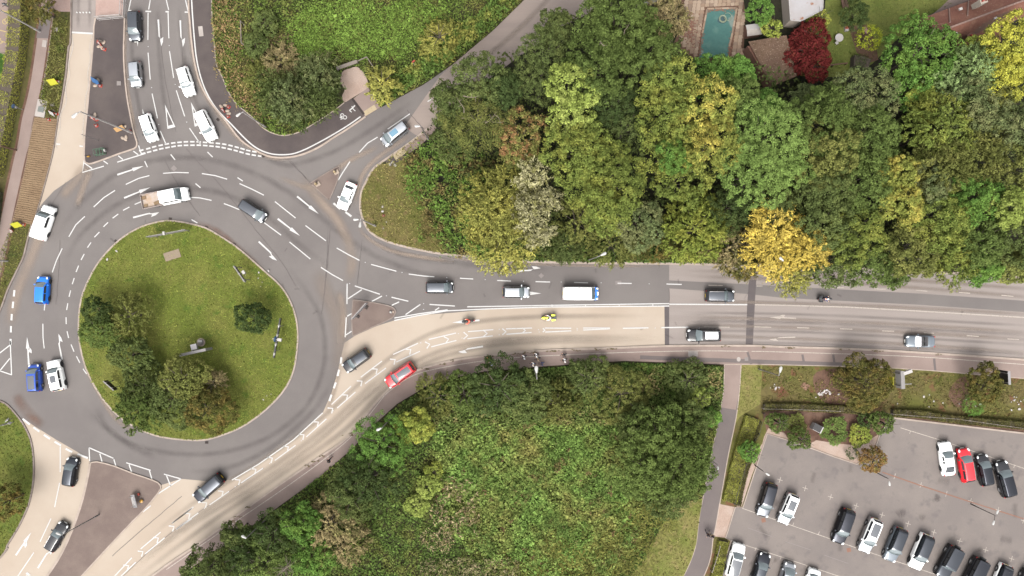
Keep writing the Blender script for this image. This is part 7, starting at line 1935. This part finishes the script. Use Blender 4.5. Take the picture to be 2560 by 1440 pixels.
# green trolley frame
g = G(250, 380, .4); g.z = ZK
t = thing('trolley', 'green metal trolley frame near the corner of the tarmac island', 'trolley', g, R(10))
for z in (.12, .75):
    for y in (.42, -.42): MB().tube((-.7, y, z), (.7, y, z), .03, n=6).build('rail', M_GREENM, t)
    for x in (-.7, -.2, .25, .7): MB().tube((x, -.42, z), (x, .42, z), .03, n=6).build('crossbar', M_GREENM, t)
for x in (-.7, .7):
    for y in (.42, -.42): MB().tube((x, y, 0), (x, y, .78), .03, n=6).build('leg', M_GREENM, t)
MB().box((0, 0, .10), (1.3, .8, .03)).build('tray', M_IRON, t)
MB().box((.85, .02, .5), (.2, .3, .4)).build('white_box', M_SIGNW, t)
g = G(218, 391, .2); g.z = ZK
t = thing('tool', 'yellow and black hand tool left at the corner of the tarmac island', 'tool', g, R(-10))
MB().box((.2, 0, .12), (.4, .16, .2), .3).build('tool_body', M_AMBER, t); MB().tube((-.4, .05, .06), (.1, 0, .1), .04).build('tool_handle', M_BLACKS, t)
# bollards of the small splitter island
for x, y, lab in ((791, 460, 'stubby yellow bollard at the wide end of the small triangular island'), (838, 430, 'stubby yellow bollard at the narrow end of the small triangular island')):
    g = G(x, y, ZK + .3); g.z = ZK
    t = thing('bollard', lab, 'bollard', g, .5, 'bollards of the small triangular island')
    MB().box((.1, -.05, .08), (.75, .6, .16)).build('base', M_SAND, t)
    MB().lathe([(.16, .16), (.22, .3), (.2, .6), (.12, .75)], 12, c=(-.05, .05, 0)).build('bollard_body', plain('bollard_yellow' + lab[-4:], (222, 196, 150), .5), t, True)
g = G(977, 780, ZK); t = thing('bollard', 'small white marker at the tip of the stained splitter island', 'bollard', g); MB().lathe([(.2, 0), (.22, .1), (.12, .3)], 12).build('bollard_body', M_SIGNW, t, True); MB().box((.35, 0, .04), (.2, .3, .08)).build('base', M_SAND, t)
# railings at the top of the tarmac island
for pts, lab in ((((235, 41), (298, 36), (301, -30)), 'inner white barrier rail at the top of the tarmac island'), (((242, 47), (307, 41), (310, -30)), 'outer white barrier rail at the top of the tarmac island')):
    P3 = [G(*p, 1.0) for p in pts]
    t = thing('barrier', lab, 'barrier', (0, 0, 0), 0, 'white barrier rails')
    mb = MB()
    for a, b_ in zip(P3, P3[1:]):
        mb.tube(a, b_, .05, n=6); mb.tube(a - Vector((0, 0, .45)), b_ - Vector((0, 0, .45)), .04, n=6)
    mb.build('rail', M_POLEW, t)
    for a, b_ in zip(P3, P3[1:]):
        n = max(1, int((b_ - a).length / 1.6))
        for i in range(n + 1):
            q = a.lerp(b_, i / n); MB().tube((q.x, q.y, ZK), (q.x, q.y, 1.0), .035, n=6).build('post', M_POLEW, t)
# wooden rails in the upper meadow and by the gravel patch
def rail(pts, label, mat, h=.9, w=.10, posts=True, name='wooden_rail', cat='fence', plank=.14):
    t = thing(name, label, cat, (0, 0, 0))
    P3 = [G(*p, h) for p in pts]
    for a, b_ in zip(P3, P3[1:]):
        d = b_ - a; L = d.length; n = max(1, int(L / 1.8))
        for i in range(n):
            p, q = a.lerp(b_, i / n), a.lerp(b_, (i + 1) / n)
            c_ = (p + q) / 2
            MB().box((c_.x, c_.y, ZK + h), ((q - p).length - .02, w, plank), math.atan2(d.y, d.x)).build('rail', mat, t)
        if posts:
            for i in range(n + 1):
                q = a.lerp(b_, i / n); MB().box((q.x, q.y, ZK + h / 2), (.11, .11, h)).build('post', mat, t)
    return t
rail([(602, 53), (604, 108), (632, 126)], 'pale wooden rail with a corner in the upper meadow', M_WOOD)
rail([(893, 154), (917, 143), (943, 182)], 'thin wooden rail behind the gravel patch', M_WOOD)
t = rail([(842, 172), (893, 154)], 'wide grey boards behind the gravel patch', M_WOOD, h=1.0, w=.5, plank=.10)
# thin fences round the car park
M_RAILM = plain('fence_metal', (214, 200, 190), .5, .2)
rail([(1909, 1022), (2000, 1024), (2100, 1028)], 'thin pale fence rail between the hedge and the bark strip', M_RAILM, h=1.0, w=.035, plank=.06, name='fence')
rail([(2220, 1034), (2290, 1040), (2390, 1047), (2560, 1071)], 'thin pale fence rail along the hedge above the car park', M_RAILM, h=1.0, w=.035, plank=.06, name='fence')
rail([(1911, 1034), (1898, 1085), (1888, 1100)], 'dark metal fence rail at the corner of the planting bed', M_POLED, h=1.0, w=.035, plank=.06, name='fence')
rail([(1866, 1160), (1850, 1210), (1836, 1260)], 'dark metal fence rail beside the clipped hedge', M_POLED, h=1.0, w=.035, plank=.06, name='fence')
rail([(1800, 1366), (1793, 1390), (1780, 1430)], 'thin pale fence rail in the second clipped hedge', M_RAILM, h=.9, w=.04, name='fence')
# cabinets, boxes, covers, litter
t = thing('concrete_cover', 'white concrete slab with two grey lids above the straw strip', 'cover', G(105, 272), R(-12))
t.location.z = ZK
MB().prism([(-.72, -1.25), (.72, -1.25), (.72, 1.25), (-.72, 1.25)], 0, .12).build('slab', M_COVW, t)
MB().box((.22, .62, .14), (.62, .62, .06)).build('lid', M_COVER, t); MB().box((.05, -.15, .15), (.85, .8, .06)).build('lid', plain('green_grey_lid', (150, 156, 150), .7), t)
for x, y, w, l, rz, lab in ((113, 110, .62, 1.0, R(-8), 'small white slab at the edge of the old footpath'), (141, 75, .62, .62, 0, 'square grey cover in the weedy grass, upper'), (133, 262, .55, .55, .2, 'square grey cover in the weedy grass, lower'), (432, 638, 2.4, 1.25, R(18), 'pale rectangular concrete slab in the roundabout grass'), (299, 209, .62, .62, 0, 'square grey cover set in the tarmac island')):
    g = G(x, y)
    t = thing('concrete_cover', lab, 'cover', (g.x, g.y, ZK), rz)
    MB().box((0, 0, .03), (w, l, .09)).build('slab', M_COVER if 'grey' in lab else M_COVW if 'white' in lab else M_BARKP if False else ground_mat('slab_' + str(x), (196, 176, 152), fine=8, contrast=.1), t)
g = G(501, 856, .3)
t = thing('litter_dome', 'white and grey round cover beside the roundabout sign', 'cover', (g.x, g.y, ZK))
MB().lathe([(.65, 0), (.6, .06), (.1, .1)], 14).build('slab', M_SAND, t); MB().lathe([(.45, .08), (.36, .22), (.1, .3)], 14).build('lid', M_COVER, t); MB().box((0, .2, .3), (.6, .3, .08)).build('flap', M_SIGNW, t)
g = G(2043, 1070, .9); t = thing('utility_box', 'black topped white utility box in the planting bed', 'utility box', (g.x, g.y, ZK), R(-28))
MB().box((0, 0, .55), (1.35, 1.0, 1.1)).build('cabinet', M_SIGNW, t); MB().box((-.12, .03, 1.12), (1.25, .98, .05)).build('lid', M_BLACKS, t); MB().box((0, 0, .02), (2.0, 1.7, .04)).build('plinth', M_SOIL, t)
g = G(2012, 965); t = thing('plywood_sheet', 'reddish square board lying on the littered verge', 'board', (g.x, g.y, ZK + .03), R(-35)); MB().box((0, 0, .02), (1.05, .9, .03)).build('sheet', plain('rusty_board', (186, 138, 112), .8), t)
MB().box((.3, .1, .045), (.1, .7, .02)).build('batten', plain('rusty_batten', (160, 116, 92), .8), t)
M_LIT = plain('white_litter', (250, 240, 236), .6)
k = 0
for (cx, cy, n, sx, sy) in ((2058, 982, 26, 26, 7), (2545, 1010, 20, 24, 26), (1938, 968, 9, 9, 7), (2330, 1000, 8, 80, 14), (2460, 1010, 6, 40, 8), (650, 700, 6, 30, 26), (660, 990, 3, 12, 8), (1300, 1240, 3, 200, 60), (620, 60, 2, 40, 30), (300, 640, 3, 60, 40), (960, 530, 4, 14, 30)):
    for i in range(n):
        x, y = cx + rng.normal() * sx * .6, cy + rng.normal() * sy * .6
        g = G(x, y)
        s_ = rng.uniform(.08, .24)
        m = MB()
        a = [rng.uniform(.6, 1.2) for _ in range(5)]
        m.add([(math.cos(j * 1.257) * s_ * a[j], math.sin(j * 1.257) * s_ * a[j] * .7, .05 + rng.uniform(0, .08)) for j in range(5)] + [(0, 0, .12)], [[j, (j + 1) % 5, 5] for j in range(5)])
        o = m.build('litter', M_LIT)
        o.location = (g.x, g.y, ZK + .02); o.rotation_euler = (0, 0, rng.uniform(0, 6))
        where = {2058: 'below the big verge tree', 2545: 'at the edge of the verge by the smaller tree', 1938: 'near the lamp of the footpath corner', 2330: 'along the middle of the littered verge', 2460: 'under the smaller verge tree', 650: 'in the roundabout grass near the small sign', 660: 'in the lower grass of the roundabout', 1300: 'in the lower meadow', 620: 'in the upper meadow', 300: 'in the upper grass of the roundabout', 960: 'on the nose of the wood'}[cx]
        tag(o, 'scrap of white litter ' + where, 'litter', 'white litter ' + where)

# ------------------------------------------------------------------ houses, pool and garden
M_TILE = ground_mat('red_roof_tile', (184, 128, 108), (170, 114, 98), (202, 152, 130), big=.4, fine=5, contrast=.2, bumpd=.01, spots=((226, 204, 194), 2.2, .70))
M_TILEB = ground_mat('brown_roof_tile', (132, 104, 86), (148, 120, 98), (112, 90, 64), big=.6, fine=6, contrast=.35, bumpd=.01, spots=((196, 174, 150), 5.5, .62))
M_RIDGE = plain('ridge_tile', (196, 160, 146), .8)
M_BRICK = plain('brick_wall', (160, 112, 92), .9, scale=8, wear=.2)
M_RENDER = plain('cream_render', (226, 212, 196), .8)
def tiled_slope(e0, e1, r0, r1, mat, parent, nrow, tw=.33, name='roof_tiles'):
    """courses of separate lapping tiles from the eave (e0-e1) up to the ridge (r0-r1)"""
    m = MB()
    for i in range(nrow):
        u0, u1 = i / nrow, (i + 1.12) / nrow
        a, b_ = e0.lerp(r0, u0), e1.lerp(r1, u0)
        c_, d = e1.lerp(r1, min(u1, 1)), e0.lerp(r0, min(u1, 1))
        up = (b_ - a).cross(d - a).normalized()
        if up.z < 0: up = -up
        n = max(1, int((b_ - a).length / tw))
        off = .5 * (i % 2)
        for k in range(n + (i % 2)):
            f0, f1 = max(0, (k - off + .03) / n), min(1, (k + 1 - off - .03) / n)
            if f1 - f0 < .2 / n: continue
            h0 = up * (.055 + rng.uniform(0, .02)); h1 = up * .012
            m.add([a.lerp(b_, f0) + h0, a.lerp(b_, f1) + h0, d.lerp(c_, f1) + h1, d.lerp(c_, f0) + h1, a.lerp(b_, f0), a.lerp(b_, f1)], [[0, 1, 2, 3], [4, 5, 1, 0]])
    o = m.build(name, mat, parent)
    return tag(o, kind='stuff')
def tiled_roof(t, q, mat, nrow, eave=.0):
    """q: eave0, eave1, ridge1, ridge0 in world space"""
    e0, e1, r1, r0 = q
    up = (e1 - e0).cross(r0 - e0).normalized()
    if up.z < 0: up = -up
    dn = up * -.09
    MB().add([e0 + dn, e1 + dn, r1 + dn, r0 + dn, e0 - up * .01, e1 - up * .01, r1 - up * .01, r0 - up * .01], [[3, 2, 1, 0], [4, 5, 6, 7], [0, 1, 5, 4], [1, 2, 6, 5], [2, 3, 7, 6], [3, 0, 4, 7]]).build('roof_deck', M_WOODB, t)
    tiled_slope(e0, e1, r0, r1, mat, t, nrow)
ze, zr = 3.2, 6.2
t = thing('house', 'long house with a red-brown tiled roof and lichen spots', 'house', (0, 0, 0))
rA, rB = G(2353, 77, zr), G(2524, 14, zr) + Vector((2.2, .8, 0))
nA, nB = G(2291, 52, ze), G(2420, 2, ze) + Vector((9.0, 3.3, 0))
sA, sB = G(2396, 116, ze), G(2556, 40, ze) + Vector((2.0, .8, 0))
tiled_roof(t, (nA, nB, rB, rA), M_TILE, 15)
tiled_roof(t, (sB, sA, rA, rB), M_TILE, 15)
mb = MB()
n = 26
for i in range(n):
    p, q = rA.lerp(rB, i / n), rA.lerp(rB, (i + .94) / n)
    mb.tube(p + Vector((0, 0, .06)), q + Vector((0, 0, .06)), .14, .13, 7)
tag(mb.build('ridge_tiles', M_RIDGE, t), kind='stuff')
cn = (nA + sA) / 2
def wallprism(pts, z0, z1, mat, parent, name='wall'): return MB().prism([(p.x, p.y) for p in pts], z0, z1).build(name, mat, parent)
ins = [nA.lerp(sA, .07), nA.lerp(sA, .93), sB.lerp(nB, .07), sB.lerp(nB, .93)]
ax = (nB - nA).normalized()
ins = [ins[0] + ax * .4, ins[1] + ax * .4, ins[2] - ax * .4, ins[3] - ax * .4]
wallprism(ins, 0, ze + .05, M_BRICK, t)
MB().add([ins[0] + Vector((0, 0, .05)), ins[1] + Vector((0, 0, .05)), rA + ax * .4 + Vector((0, 0, -.12)), ins[0] + ax * .15, ins[1] + ax * .15, rA + ax * .55 + Vector((0, 0, -.12))], [[0, 1, 2], [5, 4, 3], [0, 3, 4, 1], [1, 4, 5, 2], [2, 5, 3, 0]]).build('gable', M_BRICK, t)
for k in (.12, .34, .56, .78):
    p = sA.lerp(sB, k); d = (sB - sA).normalized(); nn = Vector((d.y, -d.x, 0))
    c_ = ins[1].lerp(ins[2], k); c_.z = 1.5
    w = MB().box((c_.x + nn.x * .03, c_.y + nn.y * .03, 1.6), (1.3, .1, 1.1), math.atan2(d.y, d.x)).build('window', M_SIGNW, t)
    MB().box((c_.x + nn.x * .08, c_.y + nn.y * .08, 1.6), (1.1, .04, .9), math.atan2(d.y, d.x)).build('pane', M_GLASS, w)
# dormer-like lower roof on the garden side
dA, dB = sA.lerp(sB, .10), sA.lerp(sB, .52)
nn = Vector((ax.y, -ax.x, 0))
lo = [dA + nn * 1.9 + Vector((0, 0, -.55)), dB + nn * 1.9 + Vector((0, 0, -.55))]
tiled_roof(t, (lo[1], lo[0], dA + Vector((0, 0, .12)), dB + Vector((0, 0, .12))), M_TILE, 5)
wallprism([dA + nn * 1.6, dB + nn * 1.6, dB, dA], 0, ze - .7, M_BRICK, t)
g = G(2420, 93, 5.2); ch = MB().box((g.x, g.y, 4.9), (.8, .7, 1.6), .35).build('chimney', M_BRICK, t); MB().lathe([(.12, 0), (.14, .3), (.1, .35)], 8, c=(g.x, g.y, 5.7)).build('chimney_pot', M_CONER, ch)
g = G(2456, 4, 6.6); ch = MB().box((g.x, g.y, 6.0), (1.0, .7, 1.8), .35).build('chimney', M_RENDER, t)
for dx in (-.25, .25): MB().lathe([(.12, 0), (.14, .3), (.1, .35)], 8, c=(g.x + dx, g.y + dx * .3, 6.9)).build('chimney_pot', M_CONER, ch)
for x, y, z in ((2390, 84, 5.6), (2488, 44, 5.2), (2402, 22, 5.0)): g = G(x, y, z); MB().box((g.x, g.y, z - .05), (.45, .35, .2), .35).build('roof_vent', M_SIGNW, t)
for q0, q1 in ((nA.lerp(nB, .28), rA.lerp(rB, .10)), (nA.lerp(nB, .45), rA.lerp(rB, .3))):
    MB().tube(q0 + Vector((0, 0, .1)), q0.lerp(q1, .75) + Vector((0, 0, .14)), .09, n=6).build('valley_ridge', M_RIDGE, t)
MB().tube(sB + Vector((0, 0, .1)), rB.lerp(sB, .02) + Vector((0, 0, .12)), .12, n=6).build('verge_trim', M_SIGNW, t)
for a, b_ in ((sA, sB), (nA, nB)): MB().tube(a + Vector((0, 0, -.1)) + (nn if a is sA else -nn) * .08, b_ + Vector((0, 0, -.1)) + (nn if a is sA else -nn) * .08, .06, n=6).build('gutter', M_POLED, t)
# shed with a brown tiled roof: one long slope towards the wood and a short one behind
t = thing('shed', 'shed with a speckled brown tiled roof between the pool and the crimson tree', 'shed', (0, 0, 0))
q = [G(1871, 104, 3.3), G(1966, 88, 3.3), G(1992, 190, 2.5), G(1929, 216, 2.5)]
tiled_roof(t, (q[3], q[2], q[1], q[0]), M_TILEB, 22)
wallprism([q[3].lerp(q[0], .05), q[2].lerp(q[1], .05), q[1].lerp(q[2], .05), q[0].lerp(q[3], .05)], 0, 2.4, M_BRICK, t)
d_ = MB().box(((q[0].x + q[3].x) / 2, (q[0].y + q[3].y) / 2, 1.0), (.12, 1.0, 2.0), .2).build('door', M_WOODB, t)
# white flat roofed building
M_FLAT = ground_mat('white_felt_roof', (232, 228, 230), (222, 214, 212), big=.3, fine=4, contrast=.05, spots=((196, 140, 112), .9, .66))
def flat(name, px, z, label, rm, wm):
    t = thing(name, label, 'building', (0, 0, 0))
    P3 = [G(*p, z) for p in px]
    MB().prism([(p.x, p.y) for p in P3], z - .18, z).build('roof', rm, t)
    c_ = sum((p for p in P3), Vector()) / len(P3)
    MB().prism([tuple((c_ + (p - c_) * .95)[:2]) for p in P3], 0, z - .19).build('wall', wm, t)
    for a, b_ in zip(P3, P3[1:] + P3[:1]): MB().tube(a + Vector((0, 0, .02)), b_ + Vector((0, 0, .02)), .06, n=5).build('roof_edge', M_SIGNW, t)
    return t
flat('outbuilding', [(1968, -60), (2060, -70), (2057, 24), (2028, 40), (2002, 53), (1976, 50)], 3.0, 'white flat roofed outbuilding with rusty stains behind the crimson tree', M_FLAT, M_RENDER)
flat('outbuilding', [(1585, -40), (1650, -50), (1645, 6), (1600, 12)], 3.0, 'corner of a bright white roof above the wood', M_SIGNW, M_RENDER)
t = thing('pump_house', 'small brick pump house with a white lid roof beside the pool', 'shed', G(1877, 82), R(8))
MB().box((0, 0, .6), (2.1, 1.6, 1.2)).build('wall', M_BRICK, t)
for y, a in ((.38, -14), (-.42, 14)): MB().box((0, y, 1.34), (2.15, .88, .07), 0, Matrix.Rotation(R(a), 3, 'X')).build('roof_panel', M_SIGNW if y > 0 else M_COVW, t)
MB().box((.4, -.82, .5), (.7, .05, .9)).build('door', M_WOODB, t)
# pool
PT = slab('pool_terrace', [(1700, -30), (1735, -60), (1850, -60), (1862, 30), (1858, 150), (1750, 160), (1683, 110), (1700, 70)], ZK + .02, M_SOIL, 'terrace of worn paving slabs round the swimming pool', 'terrace')
POOL = [(1767, 23), (1841, 21), (1830, 84), (1824, 117), (1821, 145), (1746, 145), (1755, 84)]
M_SLAB = [ground_mat('slab_stone' + str(i), c, fine=7, contrast=.14) for i, c in enumerate(((212, 184, 158), (200, 170, 146), (222, 196, 172), (186, 160, 140)))]
sm_ = [MB().prism([(-.30, -.29), (.30, -.30), (.30, .29), (-.29, .30)], 0, .05).mesh('slab') for _ in range(3)]
px_, pin = 10.6, 0
for i in range(22):
    for j in range(24):
        x = 1688 + i * px_ + (j * -1.2); y = -24 + j * px_ * .78 + i * -.4
        if not inside([(1705, -20), (1860, -22), (1856, 148), (1752, 152), (1690, 108), (1712, 60)], np.array([x]), np.array([y]))[0]: continue
        if inside([(1762, 17), (1847, 15), (1836, 84), (1829, 150), (1739, 150), (1749, 84)], np.array([x]), np.array([y]))[0]: continue
        o = link('slab', sm_[pin % 3], M_SLAB[int(rng.integers(4))], PT); pin += 1
        g = G(x, y); o.location = (g.x, g.y, ZK + .02 + rng.uniform(-.01, .015)); o.rotation_euler = (rng.normal() * .01, rng.normal() * .01, R(7) + rng.normal() * .03)
        o.scale = (rng.uniform(.95, 1.0), rng.uniform(.78, .82), 1)
M_COVERP = ground_mat('pool_cover', (106, 158, 150), (96, 148, 142), (120, 166, 156), big=.25, fine=3, contrast=.10, spots=((170, 186, 176), .35, .64))
t = thing('swimming_pool', 'swimming pool under a turquoise cover with a coiled hose', 'swimming pool', (0, 0, 0))
pp = [tuple(G(*p)[:2]) for p in POOL]
MB().prism(pp, ZK - .02, ZK + .05).build('pool_cover', M_COVERP, t)
M_LEAFL = plain('brown_leaf_litter', (168, 118, 94), .9, wear=.3, scale=5)
ed = [(1755, 84), (1767, 23), (1841, 21), (1830, 84), (1822, 118)]
for a, b_ in zip(ed, ed[1:]):
    A_, B__ = G(*a), G(*b_); n = max(1, int((B__ - A_).length / .9))
    for i in range(n):
        p, q_ = A_.lerp(B__, i / n), A_.lerp(B__, (i + .95) / n); c_ = (p + q_) / 2
        MB().box((c_.x, c_.y, ZK + .05), ((q_ - p).length, .26, .10), math.atan2((q_ - p).y, (q_ - p).x)).build('coping_stone', M_SLAB[i % 4], t)
M_HOSE = plain('pale_hose', (190, 204, 170), .5)
def hose(c, r, turns, z, n=20):
    mb = MB(); P_ = []
    for i in range(int(turns * n) + 1):
        a = 2 * math.pi * i / n; rr = r * (1 - .12 * i / n)
        g = G(c[0] + rr * math.cos(a), c[1] + rr * math.sin(a)); P_.append((g.x, g.y, z + .01 * (i / n)))
    for p, q_ in zip(P_, P_[1:]): mb.tube(p, q_, .035, n=5)
    return mb
o = hose((1806, 48), 10, 3, ZK + .09).build('hose', M_HOSE); tag(o, 'pale hose coiled on the dark patch of the pool cover', 'hose')
o = hose((1818, 43), 10, 1, ZK + .15).build('hose', M_HOSE); tag(o, 'pale hose loop lying free on the pool cover', 'hose')
poly = [(1793, 50), (1800, 42), (1812, 44), (1816, 54), (1808, 60), (1795, 57)]
MB().prism([tuple(G(*p)[:2]) for p in cr(poly, 3, True)], ZK + .045, ZK + .058).build('puddle', plain('dark_puddle', (84, 116, 120), .15), t)
mb = MB()
for i in range(220):                                     # dead leaves blown along the pool edge
    s_ = rng.uniform(0, 1); a, b_ = ((1768, 25), (1840, 23)) if i < 90 else ((1757, 84), (1748, 140)) if i < 150 else ((1829, 84), (1822, 140))
    g = G(a[0] + (b_[0] - a[0]) * s_ + rng.normal() * 3, a[1] + (b_[1] - a[1]) * s_ + rng.normal() * 3, ZK)
    mb.add([g + Vector((math.cos(k * 1.57 + s_ * 9) * .12, math.sin(k * 1.57 + s_ * 9) * .07, .06 + rng.uniform(0, .04))) for k in range(4)], [[0, 1, 2, 3]])
tag(mb.build('leaf_litter', M_LEAFL, t), kind='stuff')
mb = MB()
for i in range(150):
    g = G(1722 + rng.normal() * 12, 80 + rng.normal() * 22, ZK)
    mb.add([g + Vector((math.cos(k * 1.57 + i) * .16, math.sin(k * 1.57 + i) * .10, .09 + rng.uniform(0, .04))) for k in range(4)], [[0, 1, 2, 3]])
tag(mb.build('leaf_litter', M_LEAFL), 'brown dead leaves blown over the pool terrace', 'leaf litter', kind='stuff')
# garden furniture and toys
g = G(2097, 95, .7); t = thing('garden_table', 'round white garden table on the lawn beside the crimson tree', 'table', (g.x, g.y, ZK))
MB().lathe([(.55, .70), (.60, .72), (.60, .75), (.1, .76)], 18).build('tabletop', M_SIGNW, t)
for a in range(4): MB().tube((.15 * math.cos(a * 1.57), .15 * math.sin(a * 1.57), .7), (.42 * math.cos(a * 1.57), .42 * math.sin(a * 1.57), 0), .025, n=6).build('leg', M_SIGNW, t)
g = G(2091, 108, .4); t = thing('garden_chair', 'white garden chair half under the round table', 'chair', (g.x, g.y, ZK), .6)
MB().box((0, 0, .42), (.42, .42, .04)).build('seat', M_SIGNW, t); MB().box((0, .2, .66), (.42, .04, .44)).build('backrest', M_SIGNW, t)
for x in (-.18, .18):
    for y in (-.18, .18): MB().tube((x, y, 0), (x, y, .42), .02, n=5).build('leg', M_SIGNW, t)
g = G(2115, 73, .2); t = thing('toy_box', 'red lidded white toy box on the lawn', 'toy', (g.x, g.y, ZK), .1); MB().box((0, 0, .2), (.55, .7, .4)).build('box', M_SIGNW, t); MB().box((0, .12, .42), (.5, .42, .06)).build('lid', M_CONER, t)
g = G(2164, 76, .6); t = thing('playhouse', 'pink slanted toy slide behind the clipped yellow bush', 'toy', (g.x, g.y, ZK), R(-40)); MB().box((0, 0, .55), (.95, .5, .05), 0, Matrix.Rotation(R(28), 3, 'Y')).build('slide', plain('pink_plastic', (232, 150, 196), .5), t); MB().tube((.4, 0, 0), (.4, 0, .35), .04).tube((-.4, 0, 0), (-.4, 0, .8), .04).build('leg', M_SIGNW, t)
rail([(2045, 168), (2085, 162), (2118, 158)], 'brown wooden fence rail below the garden lawn', M_WOODB, h=1.1, w=.16, name='garden_fence')
for x0, y0, x1, y1, lab in ((2100, -30, 2110, 20, 'brown plank lying at the top of the garden'), (2112, -30, 2118, 20, 'second brown plank lying at the top of the garden')):
    a, b_ = G(x0, y0, .4), G(x1, y1, .4); c_ = (a + b_) / 2; d = b_ - a
    t = thing('plank', lab, 'plank', (c_.x, c_.y, ZK), math.atan2(d.y, d.x), 'planks at the top of the garden'); MB().box((0, 0, .3), (d.length, .42, .08)).build('board', M_WOODB, t); MB().box((d.length * .3, 0, .13), (.1, .4, .26)).build('trestle', M_WOODB, t)
